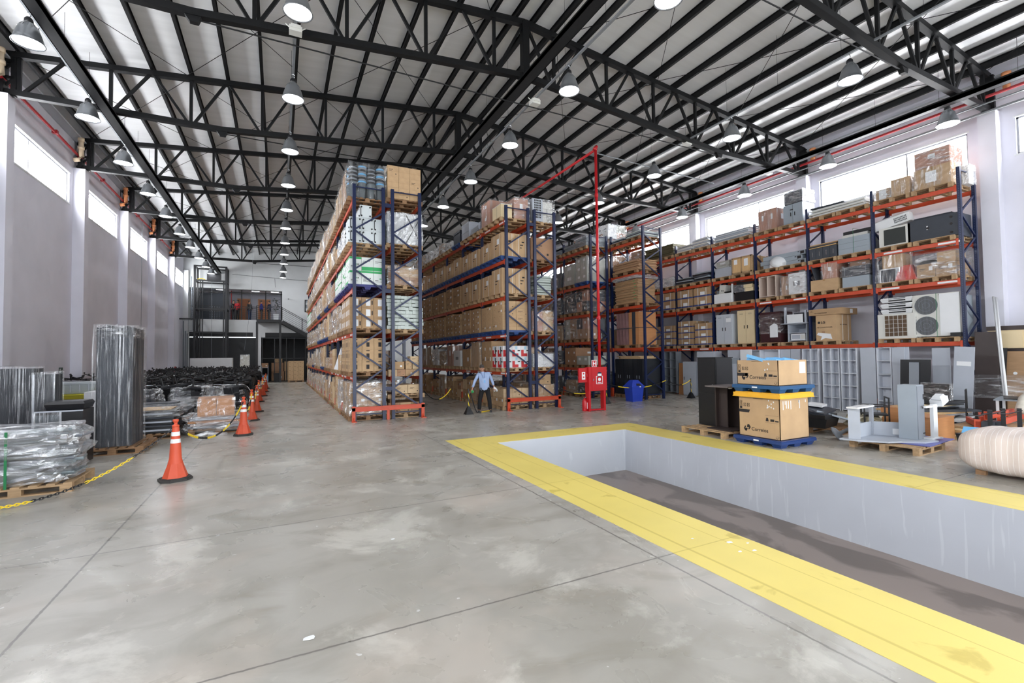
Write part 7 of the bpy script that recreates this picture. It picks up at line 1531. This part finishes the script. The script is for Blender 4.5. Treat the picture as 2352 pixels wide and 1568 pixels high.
# ------------------------------------------------------------------ people
def skinned(name, pts, edges, mats, parent, root=0, sub=1, smooth=True):
    me = bpy.data.meshes.new(name); me.from_pydata([p[:3] for p in pts], edges, []); o = bpy.data.objects.new(name, me); COL.objects.link(o); o.parent = parent
    me.materials.append(mats); s = o.modifiers.new('skin', 'SKIN'); s.use_smooth_shade = True
    if not me.skin_vertices: me.skin_vertices.new() if hasattr(me.skin_vertices, 'new') else None
    for i, p in enumerate(pts):
        d = me.skin_vertices[0].data[i]; d.radius = (p[3], p[4] if len(p) > 4 else p[3]); d.use_root = (i == root)
    b = o.modifiers.new('sub', 'SUBSURF'); b.levels = sub; b.render_levels = sub
    return o
def person(lab, loc, rz, J, top, legs_m, shoe=black, hair=hairk, scale=1.0, detail=True, jacket=1.0):
    """J: joints in metres, x to the viewer's right, -y towards the viewer"""
    t = thing('person', lab, 'person', loc, rz); t.scale = (scale,)*3
    V = lambda k: J[k]
    pel, bel, che, nek = V('pelvis'), V('belly'), V('chest'), V('neck'); hd = V('head')
    pts = [(*pel, .11, .08), (*bel, .1, .08), (*che, .1, .07), (*nek, .05), ((nek[0]+hd[0])/2, (nek[1]+hd[1])/2-.01, (nek[2]+hd[2])/2, .058), (hd[0], hd[1]-.01, hd[2]-.02, .078, .09), (hd[0], hd[1], hd[2]+.075, .078, .09)]
    ed = [(0, 1), (1, 2), (2, 3), (3, 4), (4, 5), (5, 6)]
    def add(p, parent_): pts.append(p); ed.append((parent_, len(pts)-1)); return len(pts)-1
    for s in ('l', 'r'):
        a = add((*V(s+'sho'), .045), 2); b = add((*V(s+'elb'), .042), a); c = add((*V(s+'wri'), .027), b)
        w, h = Vector(V(s+'wri')), Vector(V(s+'han')); d = (h-w).normalized(); side = d.cross(Vector((0, 1, 0))).normalized()
        k = add((*(w+d*.06), .035, .018), c)
        if detail:
            for f in range(4):
                o_ = (f-1.5)*.018; ln = (.03, .036, .034, .026)[f]; p1 = w+d*.1+side*o_; p2 = p1+d*ln+Vector((0, -.012, 0)); p3 = p2+d*ln*.8+Vector((0, -.02, -.006))
                x = add((*p1, .0095), k); x = add((*p2, .0085), x); add((*p3, .0075), x)
            p1 = w+d*.05+side*(.04 if s == 'l' else -.04)+Vector((0, -.015, 0)); x = add((*p1, .011), k); add((*(p1+d*.035+Vector((0, -.012, 0))), .009), x)
        a = add((*V(s+'hip'), .085), 0); b = add((*V(s+'kne'), .055), a); c = add((*V(s+'ank'), .038), b); add((V(s+'ank')[0]+V(s+'toe')[0], V(s+'ank')[1]-.13, .03, .035), c)
    skinned('body', pts, ed, skin, t)
    cp = [(*bel[:2], pel[2]-.1, .2, .15), (*bel, .195, .16), (*che[:2], che[2]-.03, .2, .14), (nek[0], nek[1], nek[2]-.1, .075)]; ce = [(0, 1), (1, 2), (2, 3)]
    for s in ('l', 'r'):
        S_, E_, W_ = (Vector(V(s+k)) for k in ('sho', 'elb', 'wri')); i = len(cp); cp += [(*S_, .075), (*((S_+E_)/2), .062), (*E_, .055), (*(E_.lerp(W_, .92)), .042)]; ce += [(2, i), (i, i+1), (i+1, i+2), (i+2, i+3)]
    skinned('shirt', cp, ce, top, t, 1)
    cp = [(*pel[:2], pel[2]-.01, .13, .1)]; ce = []
    for s in ('l', 'r'):
        H_, K_, A_ = (Vector(V(s+k)) for k in ('hip', 'kne', 'ank')); i = len(cp); cp += [(*H_, .1), (*((H_+K_)/2), .092), (*K_, .078), (*(K_.lerp(A_, 1.06)), .07)]; ce += [(0, i), (i, i+1), (i+1, i+2), (i+2, i+3)]
        part('shoe', MB().tbox(.09, .26, .075, .2, 0, .08, 0, A_.x+V(s+'toe')[0]*.5, A_.y-.06), shoe, t)
    skinned('trousers', cp, ce, legs_m, t, 0)
    h = MB(); n = 14
    for (r, z) in ((.078, .03), (.085, .07), (.082, .11), (.06, .145), (.02, .16)):
        pass
    h.lathe([(.066, -.01), (.076, .03), (.08, .07), (.074, .11), (.05, .142), (.0, .153)], 18, (hd[0], hd[1]+.028, hd[2]+.016)); part('hair', h, hair, t, True)
    if detail:
        f = Vector(hd); eye = MB()
        for s in (-1, 1): part('ear', MB().lathe([(.0, -.025), (.02, -.01), (.018, .02), (0, .03)], 8, (f.x+s*.078, f.y, f.z+.02)), skin, t, True); part('eye', MB().lathe([(0, -.008), (.012, 0), (0, .008)], 8, (f.x+s*.03, f.y-.088, f.z+.035)), ink, t, True); part('eyebrow', MB().box(f.x+s*.03-.018, f.y-.095, f.z+.052, f.x+s*.03+.018, f.y-.085, f.z+.058), hair, t)
        part('nose', MB().prism([(f.y-.085, f.z+.04), (f.y-.115, f.z+.0), (f.y-.085, f.z-.008)], f.x-.012, f.x+.012, 'x'), skin, t); part('mouth', MB().box(f.x-.025, f.y-.088, f.z-.037, f.x+.025, f.y-.08, f.z-.029), mat('lips', (140,84,76), .5), t)
    return t
man = dict(pelvis=(0, 0, .83), belly=(-.01, -.01, 1.0), chest=(-.03, 0, 1.24), neck=(-.07, -.02, 1.4), head=(-.09, -.04, 1.49), lsho=(-.2, 0, 1.33), lelb=(-.34, -.06, 1.08), lwri=(-.42, -.14, .84), lhan=(-.45, -.18, .76),
           rsho=(.15, 0, 1.34), relb=(.25, .02, 1.12), rwri=(.32, -.03, .9), rhan=(.34, -.06, .82), lhip=(-.09, 0, .78), lkne=(-.17, -.04, .44), lank=(-.2, 0, .08), ltoe=(-.02, 0, 0), rhip=(.09, 0, .78), rkne=(.16, -.03, .44), rank=(.19, .03, .08), rtoe=(.03, 0, 0))
t = person('man in light blue shirt and black trousers walking, holding a chain post', (6.43, 15.0, .002), -.4, man, shirtb, trouser)
part('lanyard', MB().path([(-.13, -.1, 1.38), (-.05, -.15, 1.2), (.0, -.155, 1.12), (.0, -.15, 1.2), (-.0, -.1, 1.38)], .006, 5), bluep, t); part('badge', MB().box(-.03, -.165, 1.02, .03, -.16, 1.12), mat('badge_blue', (120,170,220), .4), t)
part('collar', MB().lathe([(.075, 0), (.065, .045)], 14, (-.065, -.015, 1.36), cap=False), shirtb, t)
ob('work_gloves', MB().path([(0, 0, .06), (.04, -.02, .02), (.09, 0, -.02), (.12, .02, -.08)], .04, 8).path([(.05, 0, 0), (.02, .02, -.08)], .03, 6).mesh('work_gloves', white, True), (6.7, 14.82, .8), label='pair of white work gloves held in the hand of the man', cat='gloves')
ob('green_tape_roll', MB().tube((-.02, 0, 0), (.02, 0, 0), .045, 14).mesh('green_tape_roll', green), (5.93, 14.9, .74), .3, label='small green tape roll held over the chain post by the man', cat='tape roll')
std = dict(pelvis=(0, 0, .95), belly=(0, 0, 1.1), chest=(0, 0, 1.35), neck=(0, 0, 1.52), head=(0, -.01, 1.62), lsho=(-.18, 0, 1.44), lelb=(-.24, -.02, 1.15), lwri=(-.2, -.16, 1.0), lhan=(-.18, -.22, .98), rsho=(.18, 0, 1.44), relb=(.24, -.02, 1.15), rwri=(.2, -.16, 1.0), rhan=(.18, -.22, .98),
           lhip=(-.1, 0, .9), lkne=(-.1, -.02, .5), lank=(-.1, 0, .08), ltoe=(0, 0, 0), rhip=(.1, 0, .9), rkne=(.1, -.02, .5), rank=(.1, 0, .08), rtoe=(0, 0, 0))
navy = mat('navy_jacket', (26,32,62), .8); redc = mat('red_jacket', (176,30,40), .8); jean = mat('blue_jeans', (50,66,96), .8); royal = mat('royal_blue_shirt', (30,40,130), .8)
for lab, x, y, rz, a, b in (('person in black clothes holding a camera up on the mezzanine', -3.35, 45.0, .4, black, black), ('person in a red jacket beside the tripod on the mezzanine', -3.05, 44.7, -.6, redc, black), ('person in dark jacket and jeans before the left brown door', -2.2, 45.0, .9, black, jean),
                            ('person in royal blue shirt at the railing, facing right', -1.3, 44.6, 1.5, royal, black), ('person in dark jacket and blue bag near the potted plant', -.72, 44.6, -1.2, navy, black)):
    person(lab, (x, y, OZ0+.002), rz, std, a, b, detail=False, scale=.95)
